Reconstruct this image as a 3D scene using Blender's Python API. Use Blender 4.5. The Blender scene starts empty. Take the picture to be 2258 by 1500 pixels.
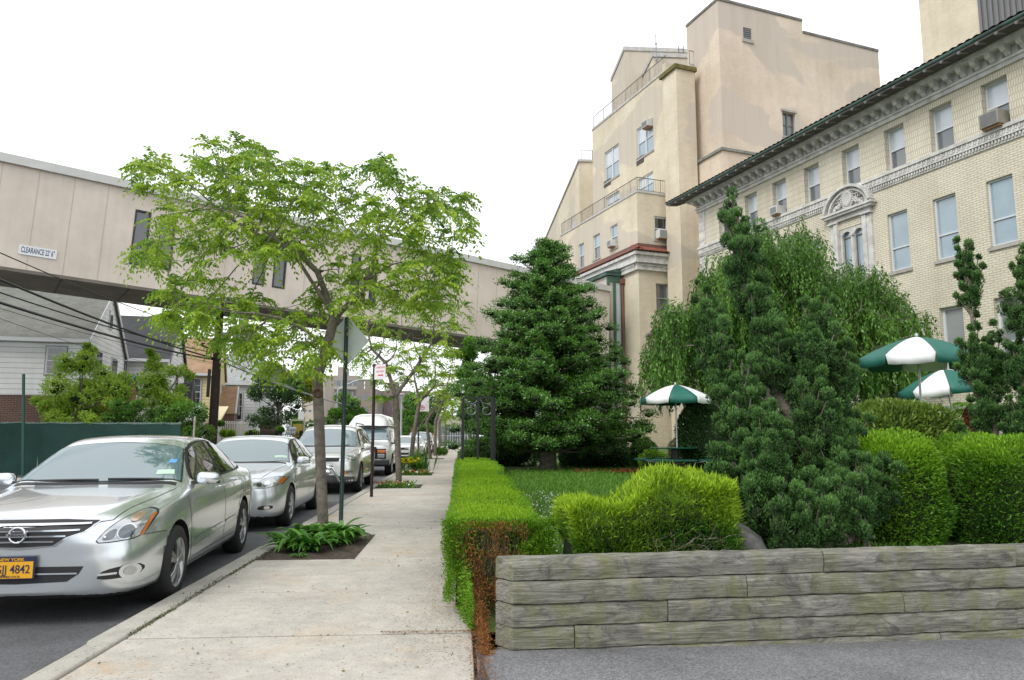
import bpy, bmesh, math, random
import numpy as np
from mathutils import Vector, Matrix, geometry
from mathutils.bvhtree import BVHTree
R=math.radians
random.seed(7); RNG=np.random.default_rng(7)
S=bpy.context.scene; COL=S.collection
# ---------------- camera ----------------
F=1640.;CX=1129.;CY=750.;H=1.36;YAW=R(3.91);PIT=math.atan(211/F)
cam=bpy.data.cameras.new('camera'); camo=bpy.data.objects.new('camera',cam); COL.objects.link(camo)
camo.location=(0,0,H); camo.rotation_euler=(R(90)+PIT,0,-YAW)
cam.sensor_width=36; cam.lens=36*F/2258; cam.clip_end=2000; cam.clip_start=.05; S.camera=camo
# ---------------- world: bright overcast ----------------
W=bpy.data.worlds.new("World"); S.world=W; W.use_nodes=True
nt=W.node_tree; bg=nt.nodes['Background']
sky=nt.nodes.new('ShaderNodeTexSky'); sky.sky_type='NISHITA'; sky.sun_disc=False
sky.sun_elevation=R(62); sky.sun_rotation=R(215); sky.air_density=1.2; sky.dust_density=4
tc=nt.nodes.new('ShaderNodeTexCoord'); mp=nt.nodes.new('ShaderNodeMapping'); mp.inputs['Scale'].default_value=(1,1,2.6)
nz=nt.nodes.new('ShaderNodeTexNoise'); nz.inputs['Scale'].default_value=1.6; nz.inputs['Detail'].default_value=5
cr=nt.nodes.new('ShaderNodeValToRGB'); cr.color_ramp.elements[0].position=.37; cr.color_ramp.elements[1].position=.53
cr.color_ramp.elements[0].color=(.52,.61,.68,1); cr.color_ramp.elements[1].color=(1.0,1.01,1.01,1)
sc_=nt.nodes.new('ShaderNodeVectorMath'); sc_.operation='SCALE'; sc_.inputs['Scale'].default_value=.10
mx=nt.nodes.new('ShaderNodeMix'); mx.data_type='RGBA'; mx.inputs['Factor'].default_value=.93
L_=nt.links.new
L_(tc.outputs['Generated'],mp.inputs['Vector']); L_(mp.outputs['Vector'],nz.inputs['Vector'])
L_(nz.outputs['Fac'],cr.inputs['Fac']); L_(sky.outputs['Color'],sc_.inputs[0])
L_(sc_.outputs['Vector'],mx.inputs['A']); L_(cr.outputs['Color'],mx.inputs['B']); L_(mx.outputs['Result'],bg.inputs['Color'])
bg.inputs['Strength'].default_value=1.12
sl=bpy.data.lights.new('sun','SUN'); sl.energy=1.5; sl.angle=R(25); sl.color=(1,.965,.9)
so=bpy.data.objects.new('sun',sl); COL.objects.link(so); so.rotation_euler=(R(47),0,R(-48))
S.view_settings.view_transform='Standard'; S.view_settings.look='None'; S.view_settings.exposure=.42; S.view_settings.gamma=1
S.cycles.max_bounces=6; S.cycles.diffuse_bounces=3; S.cycles.glossy_bounces=3; S.cycles.transmission_bounces=4; S.cycles.transparent_max_bounces=6
S.cycles.use_denoising=True
# ---------------- projection helpers (used to survey real positions) ----------------
FW=Vector((math.sin(YAW)*math.cos(PIT),math.cos(YAW)*math.cos(PIT),math.sin(PIT)))
RT=Vector((math.cos(YAW),-math.sin(YAW),0)); UP=RT.cross(FW); CAM=Vector((0,0,H))
def ray(px,py): return FW+RT*((px-CX)/F)+UP*((CY-py)/F)
def aY(px,py,Y):
    d=ray(px,py); return CAM+d*(Y/d.y)
def gz(px,py,z=0):
    d=ray(px,py); return CAM+d*((z-H)/d.z)
class Fr:
    def __init__(s,az,o):
        a=R(az); s.o=Vector((o[0],o[1],0)); s.ex=Vector((-math.sin(a),-math.cos(a),0)); s.ey=Vector((math.cos(a),-math.sin(a),0))
        s.rz=math.atan2(s.ex.y,s.ex.x)
    def loc(s,p):
        v=Vector(p)-s.o; return Vector((v.dot(s.ex),v.dot(s.ey),v.z))
    def d(s,px,py):
        d=ray(px,py); return Vector((d.dot(s.ex),d.dot(s.ey),d.z))
    def Y(s,px,py,y=0):
        c=s.loc(CAM); d=s.d(px,py); return c+d*((y-c.y)/d.y)
    def X(s,px,py,x=0):
        c=s.loc(CAM); d=s.d(px,py); return c+d*((x-c.x)/d.x)
# ---------------- materials ----------------
_M={}
def nodes(m): return m.node_tree.nodes,m.node_tree.links
def mat(name,col,rough=.6,metal=0,**k):
    """k: var (colour variation 0-1), vs (noise scale), bump, bs, coat, spec, ior, trans, emis, col2"""
    if name in _M: return _M[name]
    m=bpy.data.materials.new(name); m.use_nodes=True; _M[name]=m
    n,l=nodes(m); b=n['Principled BSDF']
    b.inputs['Base Color'].default_value=(*col,1); b.inputs['Roughness'].default_value=rough; b.inputs['Metallic'].default_value=metal
    if 'coat' in k: b.inputs['Coat Weight'].default_value=k['coat']; b.inputs['Coat Roughness'].default_value=.04
    if 'ior' in k: b.inputs['IOR'].default_value=k['ior']
    if 'spec' in k: b.inputs['Specular IOR Level'].default_value=k['spec']
    t=None
    if k.get('var') or k.get('bump'):
        t=n.new('ShaderNodeTexCoord')
    if k.get('var'):
        z=n.new('ShaderNodeTexNoise'); z.inputs['Scale'].default_value=k.get('vs',3); z.inputs['Detail'].default_value=6; z.inputs['Roughness'].default_value=.62
        l.new(t.outputs['Object'],z.inputs['Vector'])
        r=n.new('ShaderNodeValToRGB'); r.color_ramp.elements[0].position=.3; r.color_ramp.elements[1].position=.7
        v=k['var']; c2=k.get('col2')
        r.color_ramp.elements[0].color=(*(c*(1-v) for c in col),1) if not c2 else (*c2,1)
        r.color_ramp.elements[1].color=(*(min(1,c*(1+v*.5)) for c in col),1)
        l.new(z.outputs['Fac'],r.inputs['Fac']); l.new(r.outputs['Color'],b.inputs['Base Color'])
    if k.get('bump'):
        z=n.new('ShaderNodeTexNoise'); z.inputs['Scale'].default_value=k.get('bs',20); z.inputs['Detail'].default_value=5
        l.new(t.outputs['Object'],z.inputs['Vector'])
        u=n.new('ShaderNodeBump'); u.inputs['Strength'].default_value=k['bump']; u.inputs['Distance'].default_value=k.get('bd',.02)
        l.new(z.outputs['Fac'],u.inputs['Height']); l.new(u.outputs['Normal'],b.inputs['Normal'])
    return m
def brick(name,c1,c2,mortar,w=.2,h=.067,ms=.008,stain=None,stripe=False,stamt=.5):
    if name in _M: return _M[name]
    m=bpy.data.materials.new(name); m.use_nodes=True; _M[name]=m
    n,l=nodes(m); b=n['Principled BSDF']; b.inputs['Roughness'].default_value=.85
    u=n.new('ShaderNodeUVMap'); t=n.new('ShaderNodeTexBrick')
    t.inputs['Scale'].default_value=1; t.inputs['Brick Width'].default_value=w; t.inputs['Row Height'].default_value=h
    t.inputs['Mortar Size'].default_value=ms; t.inputs['Mortar Smooth'].default_value=.3
    t.inputs['Color1'].default_value=(*c1,1); t.inputs['Color2'].default_value=(*c2,1); t.inputs['Mortar'].default_value=(*mortar,1)
    l.new(u.outputs['UV'],t.inputs['Vector'])
    z=n.new('ShaderNodeTexNoise'); z.inputs['Scale'].default_value=.35; z.inputs['Detail'].default_value=8; z.inputs['Roughness'].default_value=.65
    l.new(u.outputs['UV'],z.inputs['Vector'])
    r=n.new('ShaderNodeValToRGB'); r.color_ramp.elements[0].position=.35; r.color_ramp.elements[1].position=.65
    r.color_ramp.elements[0].color=(.80,.79,.77,1); r.color_ramp.elements[1].color=(1,1,1,1)
    l.new(z.outputs['Fac'],r.inputs['Fac'])
    x=n.new('ShaderNodeMix'); x.data_type='RGBA'; x.blend_type='MULTIPLY'; x.inputs['Factor'].default_value=1
    l.new(t.outputs['Color'],x.inputs['A']); l.new(r.outputs['Color'],x.inputs['B'])
    out=x.outputs['Result']
    if stain:
        z2=n.new('ShaderNodeTexNoise'); z2.inputs['Scale'].default_value=.16; z2.inputs['Detail'].default_value=7; z2.inputs['Roughness'].default_value=.45; z2.inputs['Distortion'].default_value=.5
        mpg=n.new('ShaderNodeMapping'); mpg.inputs['Scale'].default_value=(.55,1.3,1); mpg.inputs['Location'].default_value=(3.1,1.7,0)
        l.new(u.outputs['UV'],mpg.inputs['Vector']); l.new(mpg.outputs['Vector'],z2.inputs['Vector'])
        r2=n.new('ShaderNodeValToRGB'); r2.color_ramp.elements[0].position=.485; r2.color_ramp.elements[1].position=.497
        l.new(z2.outputs['Fac'],r2.inputs['Fac'])
        y=n.new('ShaderNodeMix'); y.data_type='RGBA'; y.inputs['B'].default_value=(*stain,1)
        q=n.new('ShaderNodeMath'); q.operation='MULTIPLY'; q.inputs[1].default_value=stamt
        l.new(r2.outputs['Color'],q.inputs[0]); l.new(q.outputs[0],y.inputs['Factor'])
        l.new(out,y.inputs['A']); out=y.outputs['Result']
    z4=n.new('ShaderNodeTexNoise'); z4.inputs['Scale'].default_value=1.; z4.inputs['Detail'].default_value=7; z4.inputs['Roughness'].default_value=.7
    m4=n.new('ShaderNodeMapping'); m4.inputs['Scale'].default_value=(1.7,.10,1); l.new(u.outputs['UV'],m4.inputs['Vector']); l.new(m4.outputs['Vector'],z4.inputs['Vector'])
    r4=n.new('ShaderNodeValToRGB'); r4.color_ramp.elements[0].position=.36; r4.color_ramp.elements[1].position=.52; r4.color_ramp.elements[0].color=(.93,.92,.905,1); r4.color_ramp.elements[1].color=(1,1,1,1); l.new(z4.outputs['Fac'],r4.inputs['Fac'])
    x4=n.new('ShaderNodeMix'); x4.data_type='RGBA'; x4.blend_type='MULTIPLY'; x4.inputs['Factor'].default_value=1; l.new(out,x4.inputs['A']); l.new(r4.outputs['Color'],x4.inputs['B']); out=x4.outputs['Result']
    l.new(out,b.inputs['Base Color'])
    bu=n.new('ShaderNodeBump'); bu.inputs['Strength'].default_value=.5; bu.inputs['Distance'].default_value=.01; bu.invert=True
    l.new(t.outputs['Fac'],bu.inputs['Height']); l.new(bu.outputs['Normal'],b.inputs['Normal'])
    return m
def leafmat(name,dark,light,rough=.5,trans=.35,spec=.4):
    """leaf colour varies leaf by leaf through the face attribute 'tint'"""
    if name in _M: return _M[name]
    m=bpy.data.materials.new(name); m.use_nodes=True; _M[name]=m
    n,l=nodes(m); b=n['Principled BSDF']; b.inputs['Roughness'].default_value=rough; b.inputs['Specular IOR Level'].default_value=spec
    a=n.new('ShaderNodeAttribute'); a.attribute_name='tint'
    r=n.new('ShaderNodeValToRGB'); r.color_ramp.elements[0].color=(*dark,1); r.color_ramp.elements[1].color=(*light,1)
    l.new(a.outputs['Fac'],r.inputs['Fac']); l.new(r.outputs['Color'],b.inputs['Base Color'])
    tr=n.new('ShaderNodeBsdfTranslucent'); l.new(r.outputs['Color'],tr.inputs['Color'])
    ms=n.new('ShaderNodeMixShader'); ms.inputs['Fac'].default_value=trans
    l.new(b.outputs['BSDF'],ms.inputs[1]); l.new(tr.outputs['BSDF'],ms.inputs[2]); l.new(ms.outputs['Shader'],n['Material Output'].inputs['Surface'])
    return m
# ---------------- object helpers ----------------
def tag(o,label=None,cat=None,group=None,kind=None):
    if label: o['label']=label
    if cat: o['category']=cat
    if group: o['group']=group
    if kind: o['kind']=kind
    return o
def empty(name,loc=(0,0,0),rz=0,label=None,cat=None,group=None):
    o=bpy.data.objects.new(name,None); COL.objects.link(o); o.location=loc; o.rotation_euler=(0,0,rz); o.empty_display_size=.2
    return tag(o,label,cat,group)
def link(name,me,parent=None):
    o=bpy.data.objects.new(name,me); COL.objects.link(o)
    if parent: o.parent=parent
    return o
def copy_tree(o,parent=None):
    c=o.copy(); COL.objects.link(c)
    if parent: c.parent=parent
    for ch in list(o.children): copy_tree(ch,c)
    return c
class MB:
    def __init__(s): s.v=[];s.f=[];s.mi=[]
    def add(s,vs,fs,mi=0):
        o=len(s.v); s.v+= [tuple(v) for v in vs]; s.f+=[tuple(i+o for i in f) for f in fs]; s.mi+=[mi]*len(fs); return s
    def box(s,x0,x1,y0,y1,z0,z1,mi=0):
        if x0>x1:x0,x1=x1,x0
        if y0>y1:y0,y1=y1,y0
        return s.add([(x0,y0,z0),(x1,y0,z0),(x1,y1,z0),(x0,y1,z0),(x0,y0,z1),(x1,y0,z1),(x1,y1,z1),(x0,y1,z1)],
          [(0,3,2,1),(4,5,6,7),(0,1,5,4),(1,2,6,5),(2,3,7,6),(3,0,4,7)],mi)
    def prism(s,pts,axis,a,b,mi=0):
        """pts 2D polygon extruded along axis from a to b; axis x:(y,z) y:(x,z) z:(x,y)"""
        f={'x':lambda p,t:(t,p[0],p[1]),'y':lambda p,t:(p[0],t,p[1]),'z':lambda p,t:(p[0],p[1],t)}[axis]
        n=len(pts); vs=[f(p,a) for p in pts]+[f(p,b) for p in pts]
        fs=[tuple(range(n)),tuple(range(2*n-1,n-1,-1))]+[(i,i+n,(i+1)%n+n,(i+1)%n) for i in range(n)]
        return s.add(vs,fs,mi)
    def tube(s,pts,r,seg=8,mi=0,cap=True):
        pts=[Vector(p) for p in pts]; n=len(pts); rs=r if isinstance(r,(list,tuple)) else [r]*n
        vs=[];fs=[]; up=None
        for i,p in enumerate(pts):
            d=(pts[min(i+1,n-1)]-pts[max(i-1,0)]).normalized()
            if up is None: up=Vector((0,0,1)) if abs(d.z)<.9 else Vector((1,0,0))
            a=d.cross(up).normalized(); b_=a.cross(d).normalized(); up=b_
            for k in range(seg):
                t=2*math.pi*k/seg; vs.append(p+(a*math.cos(t)+b_*math.sin(t))*rs[i])
        for i in range(n-1):
            for k in range(seg):
                k2=(k+1)%seg; fs.append((i*seg+k,i*seg+k2,(i+1)*seg+k2,(i+1)*seg+k))
        if cap: fs+=[tuple(range(seg-1,-1,-1)),tuple(range((n-1)*seg,n*seg))]
        return s.add(vs,fs,mi)
    def lathe(s,prof,seg=24,c=(0,0,0),axis='z',mi=0,close=False):
        vs=[];fs=[];n=len(prof)
        for i in range(seg):
            t=2*math.pi*i/seg
            for r,h in prof:
                a,b_=r*math.cos(t),r*math.sin(t)
                v={'z':(a,b_,h),'x':(h,a,b_),'y':(b_,h,a)}[axis]; vs.append((v[0]+c[0],v[1]+c[1],v[2]+c[2]))
        m=n if close else n-1
        for i in range(seg):
            for j in range(m): fs.append((i*n+j,((i+1)%seg)*n+j,((i+1)%seg)*n+(j+1)%n,i*n+(j+1)%n))
        return s.add(vs,fs,mi)
    def ball(s,c,r,sc=(1,1,1),seg=12,mi=0):
        prof=[(max(1e-4,math.sin(math.pi*j/(seg//2))),-math.cos(math.pi*j/(seg//2))) for j in range(seg//2+1)]
        o=len(s.v); s.lathe(prof,seg,(0,0,0),'z',mi)
        for i in range(o,len(s.v)):
            v=s.v[i]; s.v[i]=(c[0]+v[0]*r*sc[0],c[1]+v[1]*r*sc[1],c[2]+v[2]*r*sc[2])
        return s
    def build(s,name,mats,parent=None,smooth=False,bevel=0,seg=2):
        me=bpy.data.meshes.new(name); me.from_pydata(s.v,[],s.f)
        if not isinstance(mats,(list,tuple)): mats=[mats]
        for m in mats: me.materials.append(m)
        if len(mats)>1: me.polygons.foreach_set('material_index',s.mi)
        me.update(); uvs(me)
        if smooth: me.shade_smooth() if smooth is True else me.shade_smooth()
        o=link(name,me,parent)
        if bevel:
            b=o.modifiers.new('bevel','BEVEL'); b.width=bevel; b.segments=seg; b.limit_method='ANGLE'; b.angle_limit=R(40)
        if smooth=='auto' : o.modifiers.new('edge','EDGE_SPLIT').split_angle=R(38)
        return o
def uvs(me):
    nl=len(me.loops)
    if nl==0: return
    co=np.empty(len(me.vertices)*3,np.float32); me.vertices.foreach_get('co',co); co=co.reshape(-1,3)
    li=np.empty(nl,np.int32); me.loops.foreach_get('vertex_index',li)
    nf=len(me.polygons); nr=np.empty(nf*3,np.float32); me.polygons.foreach_get('normal',nr); nr=np.abs(nr.reshape(-1,3))
    lt=np.empty(nf,np.int32); me.polygons.foreach_get('loop_total',lt)
    ax=np.argmax(nr,1); axl=np.repeat(ax,lt); c=co[li]
    uv=np.where((axl==2)[:,None],c[:,:2],np.where((axl==0)[:,None],c[:,[1,2]],c[:,[0,2]]))
    u=me.uv_layers.new(name='UVMap'); u.data.foreach_set('uv',uv.astype(np.float32).ravel())
def nmesh(name,V,k,m,parent=None,tint=None,smooth=False):
    """V (n*k,3) array: n faces of k own vertices each"""
    V=np.ascontiguousarray(V,np.float32).reshape(-1,3); n=len(V)//k
    me=bpy.data.meshes.new(name); me.vertices.add(n*k); me.vertices.foreach_set('co',V.ravel())
    me.loops.add(n*k); me.loops.foreach_set('vertex_index',np.arange(n*k,dtype=np.int32))
    me.polygons.add(n); me.polygons.foreach_set('loop_start',np.arange(0,n*k,k,dtype=np.int32)); me.polygons.foreach_set('loop_total',np.full(n,k,np.int32))
    if tint is not None:
        a=me.attributes.new('tint','FLOAT','FACE'); a.data.foreach_set('value',np.clip(tint,0,1).astype(np.float32))
    me.materials.append(m); me.update(calc_edges=True)
    if smooth: me.shade_smooth()
    return link(name,me,parent)
def unit(v): return v/np.maximum(np.linalg.norm(v,axis=-1,keepdims=True),1e-9)
def leaves(P,D,L,Wd,fold=.25,curl=.0):
    """diamond leaves: base P, direction D, length L, width Wd -> (n*4,3)"""
    n=len(P); D=unit(D); rnd=RNG.normal(size=(n,3)); s=unit(np.cross(D,rnd)); u=np.cross(s,D)
    L=np.broadcast_to(np.asarray(L,float),(n,))[:,None]; Wd=np.broadcast_to(np.asarray(Wd,float),(n,))[:,None]
    a=P; b=P+D*L*.45+s*Wd*.5+u*Wd*fold; c=P+D*L; c=c-np.array([0,0,1])*L*curl; d=P+D*L*.45-s*Wd*.5+u*Wd*fold
    return np.stack([a,b,c,d],1).reshape(-1,3)
def lump(P,sc,seed,oct=3):
    g=np.random.default_rng(seed); o=np.zeros(len(P)); amp=1.
    for _ in range(oct):
        for _ in range(5):
            k=g.normal(size=3)*sc; o+=amp*np.sin(P@k+g.uniform(0,6.28))/2.5
        sc*=2.1; amp*=.55
    return o
def text(s,name,size,m,parent,loc,rot,ext=.001,align='CENTER',sx=1,font_b=0):
    c=bpy.data.curves.new(name,'FONT'); c.body=s; c.size=size; c.extrude=ext; c.align_x=align; c.align_y='CENTER'; c.offset=font_b
    t=bpy.data.objects.new(name,c); COL.objects.link(t)
    dg=bpy.context.evaluated_depsgraph_get(); me=bpy.data.meshes.new_from_object(t.evaluated_get(dg)); bpy.data.objects.remove(t)
    me.materials.clear(); me.materials.append(m)
    o=link(name,me,parent); o.location=loc; o.rotation_euler=rot; o.scale=(sx,1,1); return o
# ================= ground, road, sidewalk =================
def concrete(name,base,pits=True,rust=True):
    m=bpy.data.materials.new(name); m.use_nodes=True; n,l=nodes(m); b=n['Principled BSDF']; b.inputs['Roughness'].default_value=.9
    t=n.new('ShaderNodeTexCoord'); vec=t.outputs['Object']
    def noise(s,d=5,ro=.6,src=vec,di=0):
        z=n.new('ShaderNodeTexNoise'); z.inputs['Scale'].default_value=s; z.inputs['Detail'].default_value=d; z.inputs['Roughness'].default_value=ro; z.inputs['Distortion'].default_value=di; l.new(src,z.inputs['Vector']); return z.outputs['Fac']
    def ramp(src,p0,p1,c0,c1):
        r=n.new('ShaderNodeValToRGB'); r.color_ramp.elements[0].position=p0; r.color_ramp.elements[1].position=p1; r.color_ramp.elements[0].color=(*c0,1); r.color_ramp.elements[1].color=(*c1,1); l.new(src,r.inputs['Fac']); return r.outputs['Color']
    def mix(f,a,b_,bt='MIX'):
        x=n.new('ShaderNodeMix'); x.data_type='RGBA'; x.blend_type=bt
        if isinstance(f,float): x.inputs['Factor'].default_value=f
        else: l.new(f,x.inputs['Factor'])
        for k,v in (('A',a),('B',b_)):
            if isinstance(v,tuple): x.inputs[k].default_value=(*v,1)
            else: l.new(v,x.inputs[k])
        return x.outputs['Result']
    c=ramp(noise(1.1,7,.7),.3,.7,tuple(v*.80 for v in base),tuple(v*1.10 for v in base))
    c=mix(1.,c,ramp(noise(140,2,.5),.35,.65,(.80,.80,.80),(1.12,1.11,1.08)),'MULTIPLY')
    c=mix(1.,c,ramp(noise(6,6,.75),.35,.62,(.84,.83,.82),(1.03,1.02,1.0)),'MULTIPLY')
    if rust: c=mix(ramp(noise(.75,6,.75,di=.4),.55,.74,(0,0,0),(.6,.6,.6)),c,(.50,.30,.13))
    h=noise(60,3,.6)
    if pits:
        mp=n.new('ShaderNodeMapping'); mp.inputs['Scale'].default_value=(1,1.6,1); l.new(vec,mp.inputs['Vector'])
        v=n.new('ShaderNodeTexVoronoi'); v.inputs['Scale'].default_value=19; v.inputs['Randomness'].default_value=1; l.new(mp.outputs['Vector'],v.inputs['Vector'])
        gate=ramp(noise(3.2,5,.7),.36,.55,(0,0,0),(1,1,1))
        sp=ramp(v.outputs['Distance'],.12,.24,(1,1,1),(0,0,0))
        pm=mix(1.,sp,gate,'MULTIPLY'); 
        q=n.new('ShaderNodeMath'); q.operation='MULTIPLY'; q.inputs[1].default_value=.8; l.new(pm,q.inputs[0])
        c=mix(q.outputs[0],c,(.10,.09,.085))
    l.new(c,b.inputs['Base Color'])
    u=n.new('ShaderNodeBump'); u.inputs['Strength'].default_value=.35; u.inputs['Distance'].default_value=.004; l.new(h,u.inputs['Height']); l.new(u.outputs['Normal'],b.inputs['Normal'])
    return m
def asphalt(name,base,worn=1.):
    m=bpy.data.materials.new(name); m.use_nodes=True; n,l=nodes(m); b=n['Principled BSDF']; b.inputs['Roughness'].default_value=.82
    t=n.new('ShaderNodeTexCoord')
    z=n.new('ShaderNodeTexNoise'); z.inputs['Scale'].default_value=1.3; z.inputs['Detail'].default_value=9; z.inputs['Roughness'].default_value=.7; l.new(t.outputs['Object'],z.inputs['Vector'])
    r=n.new('ShaderNodeValToRGB'); r.color_ramp.elements[0].position=.3; r.color_ramp.elements[1].position=.7
    r.color_ramp.elements[0].color=(*(v*.72 for v in base),1); r.color_ramp.elements[1].color=(*(v*1.25 for v in base),1); l.new(z.outputs['Fac'],r.inputs['Fac'])
    v=n.new('ShaderNodeTexVoronoi'); v.inputs['Scale'].default_value=95; l.new(t.outputs['Object'],v.inputs['Vector'])
    r2=n.new('ShaderNodeValToRGB'); r2.color_ramp.elements[0].position=.0; r2.color_ramp.elements[1].position=.9
    r2.color_ramp.elements[0].color=(.62,.62,.62,1); r2.color_ramp.elements[1].color=(1.6*worn,1.58*worn,1.55*worn,1); l.new(v.outputs['Color'],r2.inputs['Fac'])
    x=n.new('ShaderNodeMix'); x.data_type='RGBA'; x.blend_type='MULTIPLY'; x.inputs['Factor'].default_value=1; l.new(r.outputs['Color'],x.inputs['A']); l.new(r2.outputs['Color'],x.inputs['B'])
    l.new(x.outputs['Result'],b.inputs['Base Color'])
    u=n.new('ShaderNodeBump'); u.inputs['Strength'].default_value=.6; u.inputs['Distance'].default_value=.006; l.new(v.outputs['Distance'],u.inputs['Height']); l.new(u.outputs['Normal'],b.inputs['Normal'])
    return m
M_conc=concrete('sidewalk_concrete',(.50,.475,.435)); M_kerb=concrete('kerb_stone',(.42,.405,.37),pits=True,rust=False)
M_asph=asphalt('road_asphalt',(.085,.088,.095)); M_drive=asphalt('driveway_asphalt',(.125,.127,.135),1.15)
M_soil=mat('soil',(.075,.055,.04),.95,var=.6,vs=14,bump=1,bs=60)
M_moss=mat('moss',(.10,.115,.035),.95,var=.7,vs=25,bump=1,bs=80,col2=(.06,.05,.04))
M_black=mat('black_paint',(.012,.013,.014),.35); M_darkgap=mat('dark_gap',(.03,.028,.025),.9)
RZ=-.09
def structure(o): o['kind']='structure'; return o
# ground to the horizon
mb=MB(); mb.add([(-900,-300,-.16),(900,-300,-.16),(900,1500,-.16),(-900,1500,-.16)],[(0,1,2,3)]); structure(mb.build('ground',mat('far_ground',(.10,.10,.09),.9,var=.4,vs=.05)))
mb=MB(); mb.add([(-13,-12,RZ),(-2.3,-12,RZ),(-2.3,140,RZ),(-13,140,RZ)],[(0,1,2,3)]); mb.add([(-60,-12,RZ),(-13,-12,RZ),(-13,29.6,RZ),(-60,29.6,RZ)],[(0,1,2,3)]); structure(mb.build('road',M_asph))
# far pavements
mb=MB(); mb.box(-16.2,-11.3,29.6,140,-.3,0); mb.box(-32,-13.2,19.5,25.6,-.3,.0); structure(mb.build('far_sidewalk',M_conc,bevel=.02))
mb=MB(); mb.box(-80,-16.2,29.6,140,-.3,.02); structure(mb.build('far_yard',mat('yard',(.09,.11,.05),.95,var=.5,vs=1)))
# sidewalk slabs with open joints
PITS=[(8.62,10.75,-1.17),(19.9,21.6,-1.05),(26.2,28.6,-1.0),(44,46.2,-1.),(55,57,-1.),(67,69,-1.)]
mb=MB(); js=[-6,.9,2.42,3.93,5.42,6.9,8.58,10.75,12.2,13.7]+[15.2+1.5*i for i in range(60)]
sk=.012
x0,x1=-2.25,.09
for a,b in zip(js[:-1],js[1:]):
    g=.019 if abs(a-5.42)<.01 or abs(b-5.42)<.01 else .010; cuts=[(p0,p1,px) for p0,p1,px in PITS if p0<b-.05 and p1>a+.05]
    ztop=random.uniform(-.003,.003); dz=random.uniform(-.002,.002)
    def slab(xa,xb,ya,yb):
        if yb-ya<.03: return
        ng=1
        for i in range(ng):
            s0=sk if ya>-5 else 0
            vs=[(xa,ya+(.019 if abs(ya-5.42)<.01 else .010),-.12),(xb,ya+(.019 if abs(ya-5.42)<.01 else .010),-.12),(xb,yb-g,-.12),(xa,yb-g,-.12)]
            vs+=[(x,y,ztop+dz*(x+1)) for x,y,_ in vs]
            mb.add(vs,[(0,3,2,1),(4,5,6,7),(0,1,5,4),(1,2,6,5),(2,3,7,6),(3,0,4,7)])
    if not cuts: slab(x0,x1,a,b)
    for p0,p1,px in cuts:
        slab(px,x1,a,b)
        if p0>a: slab(x0,px,a,p0)
        if p1<b: slab(x0,px,p1,b)
structure(mb.build('sidewalk',M_conc,bevel=.006,seg=1))
mb=MB(); mb.add([(-2.3,-6,-.03),(.2,-6,-.03),(.2,105,-.03),(-2.3,105,-.03)],[(0,1,2,3)]); structure(mb.build('joint_bed',mat('joint_dirt',(.025,.02,.015),.95,var=.5,vs=8)))
mb=MB()
for p0,p1,px in PITS:
    nx,ny=26,26; vs=[]
    for j in range(ny+1):
        for i in range(nx+1):
            x=x0+(px-x0)*i/nx; y=p0+(p1-p0)*j/ny; vs.append((x,y,-.022+.012*math.sin(x*17+y*9)+.01*random.random()))
    mb.add(vs,[(j*(nx+1)+i,j*(nx+1)+i+1,(j+1)*(nx+1)+i+1,(j+1)*(nx+1)+i) for j in range(ny) for i in range(nx)])
structure(mb.build('tree_pit_soil',M_soil,smooth=True))
# kerb: bevelled stones, slightly wandering, with a mossy gap behind
mb=MB(); y=-4.
kys=[-4,-1.2,1.6,5.35,7.3]+[7.3+2.4*i for i in range(1,42)]
for a,b in zip(kys[:-1],kys[1:]):
    j=random.uniform(-.012,.012); w=.0 if a<5 or a>9 else .02
    mb.box(-2.46+j-w,-2.275+j*.5,a+.006,b-.006,-.3,.004+random.uniform(-.006,.004))
structure(mb.build('kerb',M_kerb,bevel=.022,seg=3))
mb=MB(); mb.box(-2.475,-2.462,-4,5.33,-.3,-.012); mb.box(-2.475,-2.40,-4,5.33,-.011,-.004+.002) if 0 else None
structure(mb.build('kerb_edge',mat('rusty_steel',(.10,.06,.055),.5,.4,var=.6,vs=6)))
n=1400; Y=RNG.uniform(5.5,9.2,n); X=-2.262+RNG.normal(size=n)*.016-(np.abs(Y-7)<.7)*RNG.uniform(0,.05,n)
P=np.stack([X,Y,np.full(n,-.004)],1); D=RNG.normal(size=(n,3)); D[:,2]=np.abs(D[:,2])+.3
o=nmesh('moss',leaves(P,D,RNG.uniform(.006,.018,n),.008),4,leafmat('moss_leaf',(.05,.06,.015),(.14,.17,.04)),tint=RNG.random(n)); o['kind']='stuff'
# driveway in front of the timber wall
mb=MB(); mb.add([(.11,-6,-.002),(40,-6,-.12),(40,6.4,-.12),(3.9,5.25,-.06),(.34,4.98,-.002),(.11,4.98,-.002)],[(0,1,2,3,4,5)]); structure(mb.build('driveway',M_drive))
mb=MB()
pts=[];y=-2.
while y<4.95:
    pts.append((.10+.022*math.sin(y*7)+random.uniform(-.02,.02),y)); y+=.09
mb.add([(x,yy,.002) for x,yy in pts]+[(.17+.02*math.sin(yy*5),yy,.003) for x,yy in pts],[(i,i+len(pts),i+len(pts)+1,i+1) for i in range(len(pts)-1)])
structure(mb.build('driveway_edge',asphalt('tar_edge',(.05,.05,.055))))
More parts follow.
